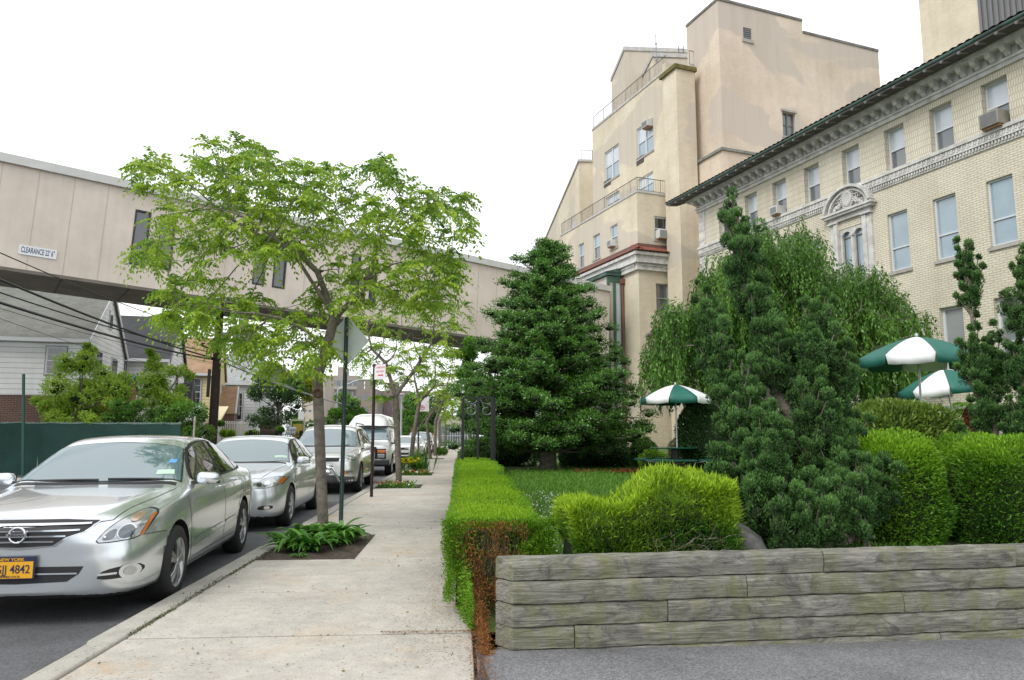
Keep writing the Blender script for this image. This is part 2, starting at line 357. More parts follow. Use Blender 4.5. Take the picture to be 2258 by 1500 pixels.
# garden terrain behind the hedge
def sst(a,b,t):
    t=np.clip((t-a)/(b-a),0,1); return t*t*(3-2*t)
def gh(x,y):
    return .0+.16*sst(.75,1.6,x)*sst(4.5,5.4,y)+.20*sst(2.2,3.6,x)*(1-sst(8,14,y))+.38*sst(5.,9.5,x)+.13*sst(12,21,y)
def gh1(x,y): return float(gh(np.float64(x),np.float64(y)))
xs=np.concatenate([np.arange(.09,6,.12),np.arange(6,48,.6)]); ys=np.concatenate([np.arange(5.40,10,.12),np.arange(10,110,.8)])
XX,YY=np.meshgrid(xs,ys); ZZ=gh(XX,YY); nx=len(xs)
vs=np.stack([XX,YY,ZZ],2).reshape(-1,3); ii=np.arange(len(ys)-1)[:,None]*nx+np.arange(nx-1)[None]; ii=ii.ravel()
me=bpy.data.meshes.new('lawn'); me.from_pydata(vs.tolist(),[],np.stack([ii,ii+1,ii+nx+1,ii+nx],1).tolist()); me.materials.append(mat('lawn_green',(.07,.13,.025),.9,var=.35,vs=5,bump=.5,bs=40)); me.shade_smooth(); structure(link('lawn',me))
# grass blades and clover on the lawn that can be seen between the hedges
n=26000; X=RNG.uniform(.95,4.2,n); Yg=5.3+RNG.random(n)**1.4*17; P=np.stack([X,Yg,gh(X,Yg)],1); D=RNG.normal(size=(n,3))*.45; D[:,2]=1
o=nmesh('grass',leaves(P,D,RNG.uniform(.03,.07,n)*(1+Yg/20),.008*(1+Yg/9)),4,leafmat('grass_leaf',(.07,.17,.02),(.17,.36,.04)),tint=RNG.random(n)); o['kind']='stuff'
n=420; X=RNG.uniform(1.,1.9,n); Yg=RNG.uniform(6.2,15,n); P=np.stack([X,Yg,gh(X,Yg)+.06],1)
V=np.concatenate([leaves(P+RNG.normal(size=(n,3))*.006,RNG.normal(size=(n,3)),.02,.018) for _ in range(3)])
o=nmesh('clover_flowers',V,4,mat('white_petal',(.75,.76,.70),.6)); o['kind']='stuff'
n=26000; X=RNG.uniform(3.4,15,n); Yg=9+RNG.random(n)*20; P=np.stack([X,Yg,gh(X,Yg)-.01],1); D=RNG.normal(size=(n,3))*.5; D[:,2]=1
o=nmesh('far_grass',leaves(P,D,RNG.uniform(.05,.10,n),.03),4,leafmat('grass_leaf',(.07,.17,.02),(.17,.36,.04)),tint=RNG.random(n)); o['kind']='stuff'
# dark planting bed right behind the wall, brown needle litter along the hedge foot
n=9000; X=RNG.uniform(.5,9,n); Yg=5.42+RNG.random(n)**1.6*4; P=np.stack([X,Yg,gh(X,Yg)+.005],1); D=RNG.normal(size=(n,3)); D[:,2]=np.abs(D[:,2])*.25
o=nmesh('bark_mulch',leaves(P,D,RNG.uniform(.03,.08,n),.02),4,leafmat('mulch_bits',(.02,.013,.008),(.09,.06,.04)),tint=RNG.random(n)); o['kind']='stuff'
n=5200; t=RNG.random(n); X=np.where(t<.6,.13+RNG.normal(size=n)*.045,.02-np.abs(RNG.normal(size=n))*.22); Yg=np.where(t<.6,RNG.uniform(4.35,6.5,n),RNG.uniform(4.6,8.5,n)); k=RNG.random(n)<.10; Yg[k]=5.42+RNG.normal(size=k.sum())*.008; X[k]=RNG.uniform(-.55,.1,k.sum())
P=np.stack([X,Yg,np.full(n,.004)+RNG.random(n)*.012],1); D=RNG.normal(size=(n,3)); D[:,2]*=.15
o=nmesh('needle_litter',leaves(P,D,RNG.uniform(.008,.022,n),.0035,fold=.05),4,leafmat('dry_needles',(.16,.06,.02),(.42,.20,.07)),tint=RNG.random(n)); o['kind']='stuff'
n=150; X=RNG.uniform(-2.4,.05,n); Yg=RNG.uniform(3,16,n); P=np.stack([X,Yg,np.full(n,.006)],1); D=RNG.normal(size=(n,3)); D[:,2]*=.1
o=nmesh('fallen_leaves',leaves(P,D,RNG.uniform(.015,.04,n),.014,fold=.1),4,leafmat('fallen_leaf',(.12,.09,.03),(.36,.34,.08)),tint=RNG.random(n)); o['kind']='stuff'
n=60; X=RNG.uniform(-2.6,-2.5,n); Yg=RNG.uniform(2,14,n); P=np.stack([X,Yg,np.full(n,RZ+.008)],1)
o=nmesh('gutter_litter',leaves(P,RNG.normal(size=(n,3))*np.array([1,1,.1]),RNG.uniform(.02,.06,n),.03,fold=.1),4,leafmat('litter',(.10,.08,.05),(.42,.40,.36)),tint=RNG.random(n)); o['kind']='stuff'
# ================= timber retaining wall =================
def woodmat():
    m=bpy.data.materials.new('weathered_timber'); m.use_nodes=True; n,l=nodes(m); b=n['Principled BSDF']; b.inputs['Roughness'].default_value=.9
    t=n.new('ShaderNodeTexCoord'); oi=n.new('ShaderNodeObjectInfo')
    ad=n.new('ShaderNodeVectorMath'); ad.operation='ADD'; sc=n.new('ShaderNodeVectorMath'); sc.operation='SCALE'; sc.inputs['Scale'].default_value=37
    cb=n.new('ShaderNodeCombineXYZ')
    for i in range(3): l.new(oi.outputs['Random'],cb.inputs[i])
    l.new(cb.outputs[0],sc.inputs[0]); l.new(t.outputs['Object'],ad.inputs[0]); l.new(sc.outputs['Vector'],ad.inputs[1])
    def nz_(scale,s,d=6,di=0,ro=.6):
        mp=n.new('ShaderNodeMapping'); mp.inputs['Scale'].default_value=scale; l.new(ad.outputs['Vector'],mp.inputs['Vector'])
        z=n.new('ShaderNodeTexNoise'); z.inputs['Scale'].default_value=s; z.inputs['Detail'].default_value=d; z.inputs['Distortion'].default_value=di; z.inputs['Roughness'].default_value=ro; l.new(mp.outputs['Vector'],z.inputs['Vector']); return z.outputs['Fac']
    def rp(src,p0,p1,c0,c1):
        r=n.new('ShaderNodeValToRGB'); r.color_ramp.elements[0].position=p0; r.color_ramp.elements[1].position=p1; r.color_ramp.elements[0].color=(*c0,1); r.color_ramp.elements[1].color=(*c1,1); l.new(src,r.inputs['Fac']); return r.outputs['Color']
    def mix(f,a,b_,bt='MIX'):
        x=n.new('ShaderNodeMix'); x.data_type='RGBA'; x.blend_type=bt
        if isinstance(f,float): x.inputs['Factor'].default_value=f
        else: l.new(f,x.inputs['Factor'])
        for k,v in (('A',a),('B',b_)):
            if isinstance(v,tuple): x.inputs[k].default_value=(*v,1)
            else: l.new(v,x.inputs[k])
        return x.outputs['Result']
    # knots bend the grain
    vo=n.new('ShaderNodeTexVoronoi'); vo.inputs['Scale'].default_value=2.3; l.new(ad.outputs['Vector'],vo.inputs['Vector'])
    g=nz_((1.0,4,13),1.9,9,2.6,.72)
    grain=rp(g,.30,.68,(.05,.048,.04),(.36,.348,.305))
    fine=rp(nz_((3,40,130),1.6,4,.6),.3,.7,(.68,.68,.67),(1.12,1.12,1.12))
    c=mix(1.,grain,fine,'MULTIPLY')
    w=n.new('ShaderNodeTexWave'); w.wave_type='RINGS'; w.rings_direction='SPHERICAL'; w.inputs['Scale'].default_value=0
    kn=rp(vo.outputs['Distance'],.03,.15,(.8,.8,.8),(0,0,0)); c=mix(kn,c,(.075,.065,.055))
    blk=rp(nz_((1.1,1,2.2),3.4,10,1.2,.82),.50,.62,(0,0,0),(.85,.85,.85)); c=mix(blk,c,(.06,.06,.062))
    gr=rp(nz_((2.2,1,.8),1.6,9,.8,.8),.46,.66,(0,0,0),(.72,.72,.72)); c=mix(gr,c,(.15,.16,.045))
    l.new(c,b.inputs['Base Color'])
    u=n.new('ShaderNodeBump'); u.inputs['Strength'].default_value=.8; u.inputs['Distance'].default_value=.012; l.new(g,u.inputs['Height']); l.new(u.outputs['Normal'],b.inputs['Normal'])
    return m
M_wood=woodmat()
WA=Vector((.345,4.93,0)); WBv=Vector((3.84,5.22,0)); wd=(WBv-WA).normalized(); wrz=math.atan2(wd.y,wd.x)
wall=empty('timber_retaining_wall',WA,wrz,'low retaining wall of stacked weathered grey timbers with green algae beside the driveway','retaining wall')
class _WF(Fr): pass
WF=Fr(0,(WA.x,WA.y)); WF.ex=wd; WF.ey=Vector((-wd.y,wd.x,0))
def wx(px,py): return WF.Y(px,py,0).x
rows=[(.428,.572,[wx(1818,1250),wx(2242,1240)]),(.285,.428,[wx(1648,1310)]),(.142,.285,[wx(1474,1365),wx(1993,1330)]),(.0,.142,[wx(1268,1415),wx(2243,1355)]),(-.15,.0,[wx(2075,1400)])]
# a shallow slope: rows drop 1.2 cm per metre is not modelled, the joints follow the photograph
def timber(xa,xb,z0,z1,first):
    L=xb-xa; nx=max(6,int(L/.06)); prof=[(.008,.003),(0,.07),(.006,z1-z0-.020),(.022,z1-z0-.004),(.14,z1-z0-.002),(.155,z1-z0-.02),(.155,.004)]
    vs=[];off=random.uniform(-.006,.007); n=len(prof)
    for i in range(nx+1):
        x=xa+.003+(L-.006)*i/nx
        for k,(yy,zz) in enumerate(prof):
            j=.0025*math.sin(x*9+k*2.1+z0*30)+.002*math.sin(x*31+k)
            xx=x
            if first and i==0: xx=x-(.155-yy)*0-.0+yy*(-.62)
            elif first and i<5: xx=x+yy*(-.62)*(1-i/5)
            z=z0+zz+j*.6
            if k==2 or k==3:
                if z1>.5 and first and x<.8: z-=.03*max(0,1-abs(x-.3)/.5)*abs(math.sin(x*12))+ .035*max(0,1-x/.12)
            vs.append((xx,off+yy+j,z))
    fs=[(i*n+k,(i+1)*n+k,(i+1)*n+(k+1)%n,i*n+(k+1)%n) for i in range(nx) for k in range(n)]+[tuple(range(n)),tuple(range(nx*n+n-1,nx*n-1,-1))]
    return MB().add(vs,fs).build('timber',M_wood,wall,smooth='auto')
for z0,z1,js_ in rows:
    e=[0]+js_+[6.6+z0,11.8]
    for i,(a,b) in enumerate(zip(e[:-1],e[1:])): timber(a,b,z0,z1,i==0)
# ================= building kit =================
def pm(plane):
    k,v=plane
    return (lambda u,d,z:(u,v+d,z)) if k=='y' else (lambda u,d,z:(v-d,u,z))
def pbox(mb,plane,u0,u1,d0,d1,z0,z1,mi=0):
    f=pm(plane); a=f(u0,d0,z0); b=f(u1,d1,z1); mb.box(a[0],b[0],a[1],b[1],z0,z1,mi)
def holes_wall(mb,plane,u0,u1,z0,z1,holes,rev=.18,mi=0):
    f=pm(plane); us=sorted({u0,u1,*[h[0] for h in holes],*[h[1] for h in holes]}); zs=sorted({z0,z1,*[h[2] for h in holes],*[h[3] for h in holes]})
    fl=plane[0]=='x'
    for a,b in zip(us[:-1],us[1:]):
        for c,d in zip(zs[:-1],zs[1:]):
            if any(h[0]<=a+1e-6 and h[1]>=b-1e-6 and h[2]<=c+1e-6 and h[3]>=d-1e-6 for h in holes): continue
            q=[f(a,0,c),f(b,0,c),f(b,0,d),f(a,0,d)]; mb.add(q,[(0,1,2,3)],mi)
    for h in holes:
        a,b,c,d=h
        for q in ([f(a,0,c),f(a,rev,c),f(b,rev,c),f(b,0,c)],[f(a,0,d),f(b,0,d),f(b,rev,d),f(a,rev,d)],[f(a,0,c),f(a,0,d),f(a,rev,d),f(a,rev,c)],[f(b,0,c),f(b,rev,c),f(b,rev,d),f(b,0,d)]): mb.add(q,[(0,1,2,3)],mi)
M_wframe=mat('white_window_paint',(.62,.64,.66),.45); M_wgrey=mat('grey_window_paint',(.34,.35,.36),.5)
def glassm(name,col,rough=.06): return mat(name,col,rough,0,var=.18,vs=.9,spec=.9,ior=1.7)
M_gl_blue=glassm('glass_over_sky_tinted_blind',(.27,.36,.42),.12); M_gl_light=glassm('glass_over_white_blind',(.50,.56,.60),.2)  # blue-grey: blind colour with the reflected sky's blue put in
M_gl_dark=glassm('dark_glass',(.028,.034,.04),.05); M_gl_mid=glassm('grey_glass',(.12,.135,.145),.08)
M_stone=mat('limestone',(.62,.61,.59),.85,var=.35,vs=3,bump=.2,bs=30,col2=(.42,.41,.39)); M_sill=mat('sill_stone',(.40,.38,.35),.85,var=.3,vs=4)
def window(par,plane,u0,u1,z0,z1,rev=.16,fw=.055,top=M_gl_light,bot=M_gl_mid,fm=None,split=.5,sill=True,mull=0,mun=0,label=None):
    fm=fm or M_wframe; mb=MB(); d=rev
    zm=z0+(z1-z0)*split
    pbox(mb,plane,u0,u0+fw,d-.05,d+.03,z0,z1); pbox(mb,plane,u1-fw,u1,d-.05,d+.03,z0,z1)
    pbox(mb,plane,u0+fw,u1-fw,d-.05,d+.03,z1-fw,z1); pbox(mb,plane,u0+fw,u1-fw,d-.06,d+.03,z0,z0+fw*1.2)
    if split<1: pbox(mb,plane,u0+fw,u1-fw,d-.035,d+.025,zm-.025,zm+.025)
    for i in range(mull):
        c=u0+(u1-u0)*(i+1)/(mull+1); pbox(mb,plane,c-.05,c+.05,d-.052,d+.028,z0+fw,z1-fw)
    if mun:
        for i in range(1,mun):
            c=u0+(u1-u0)*i/mun; pbox(mb,plane,c-.012,c+.012,d-.02,d+.02,z0+fw,z1-fw)
        for zz in (z0+(z1-z0)*.25,z0+(z1-z0)*.75): pbox(mb,plane,u0+fw,u1-fw,d-.021,d+.019,zz-.012,zz+.012)
    w=mb.build('window',fm,par)
    if label: w['label']=label
    f=pm(plane)
    def pane(a,b,m,dd):
        g=MB(); pbox(g,plane,u0+fw*.7,u1-fw*.7,d+dd,d+dd+.008,a,b); g.build('pane',m,w)
    if split<1: pane(zm,z1-fw*.7,top,.004)
    pane(z0+fw*.7,zm if split<1 else z1-fw*.7,bot,.014)
    if sill:
        g=MB(); pbox(g,plane,u0-.07,u1+.07,-.06,rev-.052,z0-.12,z0); g.build('sill',M_sill,w)
    return w
def ac_unit(fr,par_plane,u,z,w=.5,h=.36,label='',m=None):
    """a window air conditioner resting on a sill: own thing"""
    f=pm(par_plane); c=f(u,0,z); wp=fr.o+fr.ex*c[0]+fr.ey*c[1]; 
    e=empty('air_conditioner',(wp.x,wp.y,z),fr.rz,label,'air conditioner')
    pl=('y',0) if par_plane[0]=='y' else ('x',0)
    mb=MB(); pbox(mb,pl,-w/2,w/2,-.38,.15,0,h); mb.build('casing',m or mat('ac_white',(.60,.61,.60),.5,var=.15,vs=6),e,bevel=.012)
    g=MB(); n=9
    for i in range(n): z0=.04+(h-.08)*i/n; pbox(g,pl,-w/2+.04,w/2-.04,-.388,-.381,z0,z0+(h-.08)/n*.5)
    g.build('louvre',mat('ac_louvre',(.16,.17,.18),.6),e)
    g=MB(); pbox(g,pl,-w/2+.03,w/2-.03,-.30,.1,-.06,-.002); g.build('bracket',mat('ac_bracket',(.30,.16,.08),.7),e)
    return e
def railing(par,pts,h=1.0,sp=.16,m=None,post=1.6):
    mb=MB(); m=m or mat('railing_iron',(.05,.05,.052),.5)
    for a,b in zip(pts[:-1],pts[1:]):
        a=Vector(a);b=Vector(b);L=(b-a).length;d=(b-a)/L
        mb.tube([a+Vector((0,0,h)),b+Vector((0,0,h))],.022,5); mb.tube([a+Vector((0,0,.1)),b+Vector((0,0,.1))],.014,4)
        n=int(L/sp)
        for i in range(n+1):
            p=a+d*(L*i/n); big=(i%int(post/sp)==0)
            mb.tube([p,p+Vector((0,0,h))],.022 if big else .009,4)
    return mb.build('railing',m,par)
# ================= three-storey wing with tiled roof =================
K=22/20.9
B=Fr(-16.5,aY(2190,900,22))
wing=empty('brick_building',(B.o.x,B.o.y,0),B.rz,'three storey cream brick building with red tile roof and deep bracketed eaves at the right','building')
M_br=brick('cream_brick',(.76,.705,.57),(.71,.655,.525),(.43,.40,.335),w=.24,h=.078,ms=.011)
M_brv=brick('cream_brick_soldier',(.76,.705,.57),(.71,.655,.525),(.43,.40,.335),w=.078,h=.24,ms=.011)
zb=1.36+(10.39-1.36)*K; zb0=zb-.50; z3t=1.36+(11.93-1.36)*K; ztopw=z3t+.35; XL=-15.0; XR=9.0
c3=[-12.95,-10.93,-9.02,-7.06,-4.97,-2.91,-1.01,.90,2.85,4.8,6.75]; c2=[-12.95,-11.0,-9.1,-7.2,-3.02,-1.13,.80,2.75,4.7]; c1=[-12.9,-10.9,-8.9,-6.9,-5.0,-3.0,-1.19,.72,2.7]
z2a,z2b=1.36+(6.91-1.36)*K,1.36+(8.93-1.36)*K; z1a,z1b=3.1,1.36+(5.38-1.36)*K; ww=.43
h3=[(c-ww,c+ww,zb+.03,z3t) for c in c3]; h2=[(c-ww,c+ww,z2a,z2b) for c in c2]; h1=[(c-ww,c+ww,z1a,z1b) for c in c1]
PC=-5.12
mb=MB(); holes_wall(mb,('y',0),XL,XR,0,zb0,h2+h1+[(PC-.62,PC+.62,6.9,9.35)],.22); mb.box(XL,XR,.5,14,0,zb0)
mb.box(XL,XL+.001,0,.5,0,zb0); mb.build('wall',M_br,wing)
mb=MB(); holes_wall(mb,('y',-.012),XL,XR,zb-.02,ztopw,h3,.26)
mb.box(XL,XR,.5,14,zb0,ztopw+.4); mb.build('upper_wall',M_brv,wing)
# corner quoin strip
mb=MB()
z=0.2
while z<ztopw-.1:
    mb.box(XL-.03,XL+.48,-.05,.3,z,z+.5-.012); z+=.5
mb.build('corner_pilaster',M_stone,wing,bevel=.01)
# belt course
mb=MB(); mb.box(XL-.05,XR,-.16,.1,zb-.10,zb+.02); mb.box(XL-.04,XR,-.10,.1,zb-.30,zb-.10); mb.box(XL-.05,XR,-.13,.1,zb-.345,zb-.30); mb.box(XL-.03,XR,-.05,.1,zb-.52,zb-.345)
mb.build('belt_course',M_stone,wing)
mb=MB(); x=XL
while x<7:
    mb.box(x,x+.055,-.105,-.051,zb-.455,zb-.36); x+=.11
mb.build('dentil_course',M_stone,wing)
mb=MB(); x=XL+.1
while x<7:
    mb.box(x,x+.05,-.135,-.101,zb-.27,zb-.13); mb.box(x+.08,x+.12,-.125,-.101,zb-.24,zb-.16); x+=.19
mb.build('carved_frieze',M_stone,wing)
# watertable
mb=MB(); mb.box(XL-.05,XR,-.10,.1,0,2.12); mb.box(XL-.06,XR,-.16,.1,2.12,2.34); x=XL
while x<7: mb.box(x,x+.012,-.104,-.10,.1,2.1); x+=.5
mb.build('stone_base',M_stone,wing)
# windows
for i,c in enumerate(c3[:9]): window(wing,('y',-.012),c-ww,c+ww,zb+.03,z3t,.26,top=M_gl_light,bot=M_gl_mid if i not in (2,) else M_gl_mid,sill=False)
for c in c2: window(wing,('y',0),c-ww,c+ww,z2a,z2b,.14,fw=.06,top=M_gl_blue,bot=M_gl_blue,split=.4)
for c in c1: window(wing,('y',0),c-ww,c+ww,z1a,z1b,.2,fw=.09,top=glassm('glass_over_grey_blind',(.26,.28,.29),.2),bot=M_gl_mid,fm=M_wgrey if c<-4 else M_wframe,split=.45)
mb=MB(); mb.box(-2.2,-1.35,-.012,0.03,2.62,2.98); mb.build('wall_vent',mat('vent_grey',(.14,.14,.14),.6,var=.3,vs=40),wing)
# cornice: fascia, modillions, soffit, gutter
mb=MB(); mb.box(XL-.12,XR,-.10,.3,ztopw-.12,ztopw+.02); mb.box(XL-.14,XR,-.16,.3,ztopw+.02,ztopw+.10); mb.box(XL-.1,XR,-.08,.3,ztopw+.10,ztopw+.42); mb.box(XL-.4,XR,-.46,.3,ztopw+.42,ztopw+.50); mb.box(XL-.46,XR,-.52,.3,ztopw+.50,ztopw+.56)
mb.build('cornice',M_stone,wing)
mb=MB(); x=XL-.05
while x<7:
    mb.prism([(-.42,ztopw+.42),(-.42,ztopw+.33),(-.36,ztopw+.25),(-.22,ztopw+.22),(-.14,ztopw+.14),(-.08,ztopw+.12),(-.08,ztopw+.42)],'x',x,x+.17); mb.box(x-.02,x+.19,-.45,-.07,ztopw+.37,ztopw+.418); x+=.50
br=mb.build('cornice_brackets',M_stone,wing)
x=XL+.3; k=0
while x<5: MB().box(x,x+.2,-.095,-.079,ztopw+.16,ztopw+.34).build('rosette_panel',mat('limestone_dark',(.33,.32,.30),.85,var=.4,vs=8),wing); x+=.50
zg=1.36+(12.88-1.36)*K
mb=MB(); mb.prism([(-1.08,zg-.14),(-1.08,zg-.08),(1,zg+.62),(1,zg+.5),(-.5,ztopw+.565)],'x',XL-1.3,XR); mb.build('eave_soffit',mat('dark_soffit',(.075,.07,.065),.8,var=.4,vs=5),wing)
x=XL-1.1
while x<5: MB().tube([(x,-1.12,zg-.17),(x,-.5,zg-.02)],[.05,.045],6).build('rafter_tail',mat('rafter_grey',(.20,.20,.19),.8),wing); x+=.62
mb=MB(); pr=[(-1.06-.08*math.cos(t),zg-.0-.08*math.sin(t)) for t in [0,.5,1.05,1.57,2.1,2.6,3.14]]
mb.prism(pr+[(p[0]*.995-.004,p[1]+.018) for p in pr[::-1]],'x',XL-1.35,XR); mb.build('copper_gutter',mat('verdigris_copper',(.065,.135,.115),.6,.1,var=.65,vs=1.6,col2=(.03,.035,.032)),wing)
def tileroof(mb,x0,x1,ya,za,yb_,zb_,pitch=.27,amp=.055,ax='x',rows=8):
    n=int((x1-x0)/pitch*6); vs=[];nr=rows
    for j in range(nr+1):
        for s in (0,1):
            if j==nr and s: break
            t=(j+(.98 if s else 0))/nr if s==0 else (j+.985)/nr
            lift=0.0 if s==0 else .0
            y=ya+(yb_-ya)*min(1,t); z=za+(zb_-za)*min(1,t)+(.03 if s==0 else -.005)
            for i in range(n+1):
                x=x0+(x1-x0)*i/n; h=amp*abs(math.sin(math.pi*(x-x0)/pitch))**.8
                vs.append((x,y,z+h) if ax=='x' else (y,x,z+h))
    r=len(vs)//(n+1)
    fs=[(j*(n+1)+i,j*(n+1)+i+1,(j+1)*(n+1)+i+1,(j+1)*(n+1)+i) for j in range(r-1) for i in range(n)]
    mb.add(vs,fs)
M_tile=mat('clay_tile',(.27,.075,.045),.8,var=.6,vs=5,col2=(.10,.045,.035))
mb=MB(); tileroof(mb,XL-1.4,XR,-1.16,zg+.0,3.6,zg+1.75); mb.build('tile_roof',M_tile,wing,smooth=True)
# portal: pedimented double arched window
pt=MB(); P0=PC; zt=1.36+(9.2-1.36)*K
for s in (-1,1):
    pt.box(P0+s*.62,P0+s*.80,-.14,.02,6.85,zt); pt.box(P0+s*.80,P0+s*1.02,-.08,.02,6.85,zt)
    pt.prism([(P0+s*1.02,7.0),(P0+s*1.02,7.9),(P0+s*1.07,7.6),(P0+s*1.22,7.35),(P0+s*1.26,7.0)],'y',-.1,.02)
    pt.box(P0+s*.6,P0+s*1.06,-.2,.02,zt,zt+.06)
pt.box(P0-1.02,P0+1.02,-.12,.02,zt+.06,zt+.24); pt.box(P0-1.2,P0+1.2,-.26,.02,zt+.24,zt+.33); pt.box(P0-1.28,P0+1.28,-.32,.02,zt+.33,zt+.42)
pt.box(P0-1.3,P0+1.3,-.34,.02,6.72,6.90); pt.box(P0-1.2,P0+1.2,-.25,.02,6.5,6.72)
for rad,dp,th in ((1.2,.30,.13),(1.0,.2,.10)):
    n=24; 
    for i in range(n):
        a0,a1=[math.pi*(.04+.92*(i+k)/n) for k in (0,1)]
        q=[(P0+rad*math.cos(a),zt+.42+.82*rad*math.sin(a)-.05) for a in (a0,a1)]+[(P0+(rad-th)*math.cos(a),zt+.42+.82*(rad-th)*math.sin(a)-.05) for a in (a1,a0)]
        pt.prism(q,'y',-dp,.02)
pt.prism([(P0+.95*math.cos(math.pi*i/16),zt+.42+.76*math.sin(math.pi*i/16)) for i in range(17)],'y',-.05,.02)
po=pt.build('portal_surround',M_stone,wing,bevel=.008,seg=1)
g=MB(); g.lathe([(0,-.02),(.16,-.02),(.2,-.06),(.24,-.03),(.25,0)],20,(0,0,0),'y')
for i,v in enumerate(g.v): g.v[i]=(P0+v[0],-.16+v[1],zt+.84+v[2]*1.35)
for i in range(70):
    a=random.uniform(0,6.28); s=random.choice((-1,1)); q=random.random()
    g.ball((P0+s*(.25+.5*q),-.12,zt+.50+.22*(1-q)+random.uniform(-.06,.1)),random.uniform(.03,.06),(1,1,1),6)
for i in range(26):
    a=i/26*6.28; g.ball((P0+.29*math.cos(a),-.15,zt+.84+.38*math.sin(a)),.045,(1,1,1),6)
g.ball((P0,-.17,zt+1.28),.09,(1,1,1.3),8); g.build('carved_cartouche',M_stone,po,smooth=True)
# inner arches
ar=MB(); zs=zt-.62; 
def archpanel(mb,x0,x1,z0,z1,cx,r,y0,y1):
    n=12; top=[(x0,z1)]; arc=[(cx+r*math.cos(math.pi*(1-i/n)),zs+r*math.sin(math.pi*(1-i/n))) for i in range(n+1)]
    pts=[(x0,z0),(cx-r,z0)]+arc+[(cx+r,z0),(x1,z0),(x1,z1),(x0,z1)]
    for i in range(n):
        a,b_=arc[i],arc[i+1]; mb.prism([a,b_,(b_[0],z1),(a[0],z1)],'y',y0,y1)
    mb.box(x0,cx-r,y0,y1,z0,z1); mb.box(cx+r,x1,y0,y1,z0,z1)
for cx,(xa,xb) in ((-.30,(-.62,0)),(.30,(.001,.62))): archpanel(ar,P0+xa,P0+xb,6.9,zt,P0+cx,.23,.02,.14)
ar.tube([(P0,-.0,6.9),(P0,-.0,zs)],.05,10); ar.box(P0-.08,P0+.08,-.07,.03,zs,zs+.09); ar.build('arch_panel',M_stone,po,bevel=.006,seg=1)
for s in (-.30,.30):
    g=MB(); n=12; q=[(P0+s-.225,6.92),(P0+s+.225,6.92)]+[(P0+s+.225*math.cos(math.pi*i/n),zs+.225*math.sin(math.pi*i/n)) for i in range(n+1)]
    g.prism(q,'y',.15,.16); w=g.build('arched_window',M_gl_blue,po)
    g=MB(); 
    for zz in (zs,7.75,6.95): g.box(P0+s-.22,P0+s+.22,.12,.149,zz-.02,zz+.02)
    for s2 in (-1,1): g.box(P0+s+s2*.21-.015,P0+s+s2*.21+.015,.12,.149,6.92,zs)
    g.build('frame',mat('brown_frame',(.14,.11,.09),.6),w)
ac_unit(B,('y',-.012),c3[7],zb+.05,.62,.46,'large dusty grey air conditioner in the top floor window nearest the right edge',m=mat('ac_grey',(.30,.28,.25),.6,var=.3,vs=5))
ac_unit(B,('y',-.012),c3[2],zb+.05,.46,.36,'small white air conditioner in a top floor window of the tile roofed wing')
# link bay in the dark recess at the far end of the wing
mb=MB(); hh=[(-18.2,-17.2,9.3,11.2),(-18.2,-17.2,5.4,7.6)]
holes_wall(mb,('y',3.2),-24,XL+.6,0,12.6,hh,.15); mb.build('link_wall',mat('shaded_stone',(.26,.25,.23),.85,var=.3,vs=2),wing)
mb=MB(); mb.box(-24,XL+.6,3.0,3.3,8.3,8.7); mb.box(-24,XL+.6,2.9,3.3,12.0,12.4); mb.build('link_band',M_stone,wing)
for h in hh: window(wing,('y',3.2),*h,rev=.15,fm=M_wgrey,top=M_gl_mid,bot=M_gl_dark)
# ================= terraced tower block =================
T=Fr(-17.5,aY(1404,422,42))
tow=empty('apartment_block',(T.o.x,T.o.y,0),T.rz,'tall stepped beige brick block with railed terraces and a nearly windowless upper slab','building')
M_tb=brick('beige_brick',(.78,.70,.55),(.72,.64,.50),(.56,.50,.40),w=.22,h=.075,ms=.008,stain=(.55,.49,.41),stamt=.9)
M_tp=brick('pinkish_brick',(.78,.675,.55),(.73,.62,.50),(.57,.49,.41),w=.22,h=.075,ms=.008,stain=(.55,.485,.42),stamt=.95)
M_cap=mat('coping_stone',(.50,.49,.47),.8,var=.25,vs=3)
zt=T.X(1404,424,0).z; xa=T.Y(1244,512,0).x-.6
ycol=T.X(1472,430,0).y; zm=T.Y(1306,289,ycol).z; xm=T.Y(1306,289,ycol).x
def Tw(px0,px1,py0,py1,y): # window rect on a y-plane from surveyed corners (left px/right px at mid height)
    pc=(py0+py1)/2; a=T.Y(px0,pc,y); b=T.Y(px1,pc,y); return (a.x,b.x,T.Y((px0+px1)/2,py1,y).z,T.Y((px0+px1)/2,py0,y).z)
def Tx(px0,px1,py0,py1,x):
    pc=(py0+py1)/2; a=T.X(px0,pc,x); b=T.X(px1,pc,x); return (a.y,b.y,T.X((px0+px1)/2,py1,x).z,T.X((px0+px1)/2,py0,x).z)
wA=[Tw(1346,1362,496,547,0),Tw(1308,1323,517,570,0),Tw(1276,1288,537,590,0)]
wR=[Tx(1443,1474,478,530,0),Tx(1447,1475,626,690,0)]
mb=MB(); holes_wall(mb,('y',0),xa,0,0,zt,wA,.12); holes_wall(mb,('x',0),0,ycol+.2,0,zt,wR,.14)
mb.box(xa,-.2,.2,10,zt-.35,zt-.1); mb.add([(xa,0,0),(xa,10,0),(xa,10,zt),(xa,0,zt)],[(3,2,1,0)])
mb.build('lower_wall',M_tb,tow)
mb=MB(); mb.box(xa-.03,.04,-.05,.22,zt,zt+.13); mb.box(-.22,.05,.22,ycol,zt,zt+.13); mb.build('terrace_coping',M_cap,tow)
railing(tow,[(xa,.1,zt+.12),(-.1,.1,zt+.12),(-.1,ycol-.1,zt+.12)],.85,.16)
for h in wA: window(tow,('y',0),*h,rev=.12,fw=.05,top=M_gl_blue,bot=M_gl_mid)
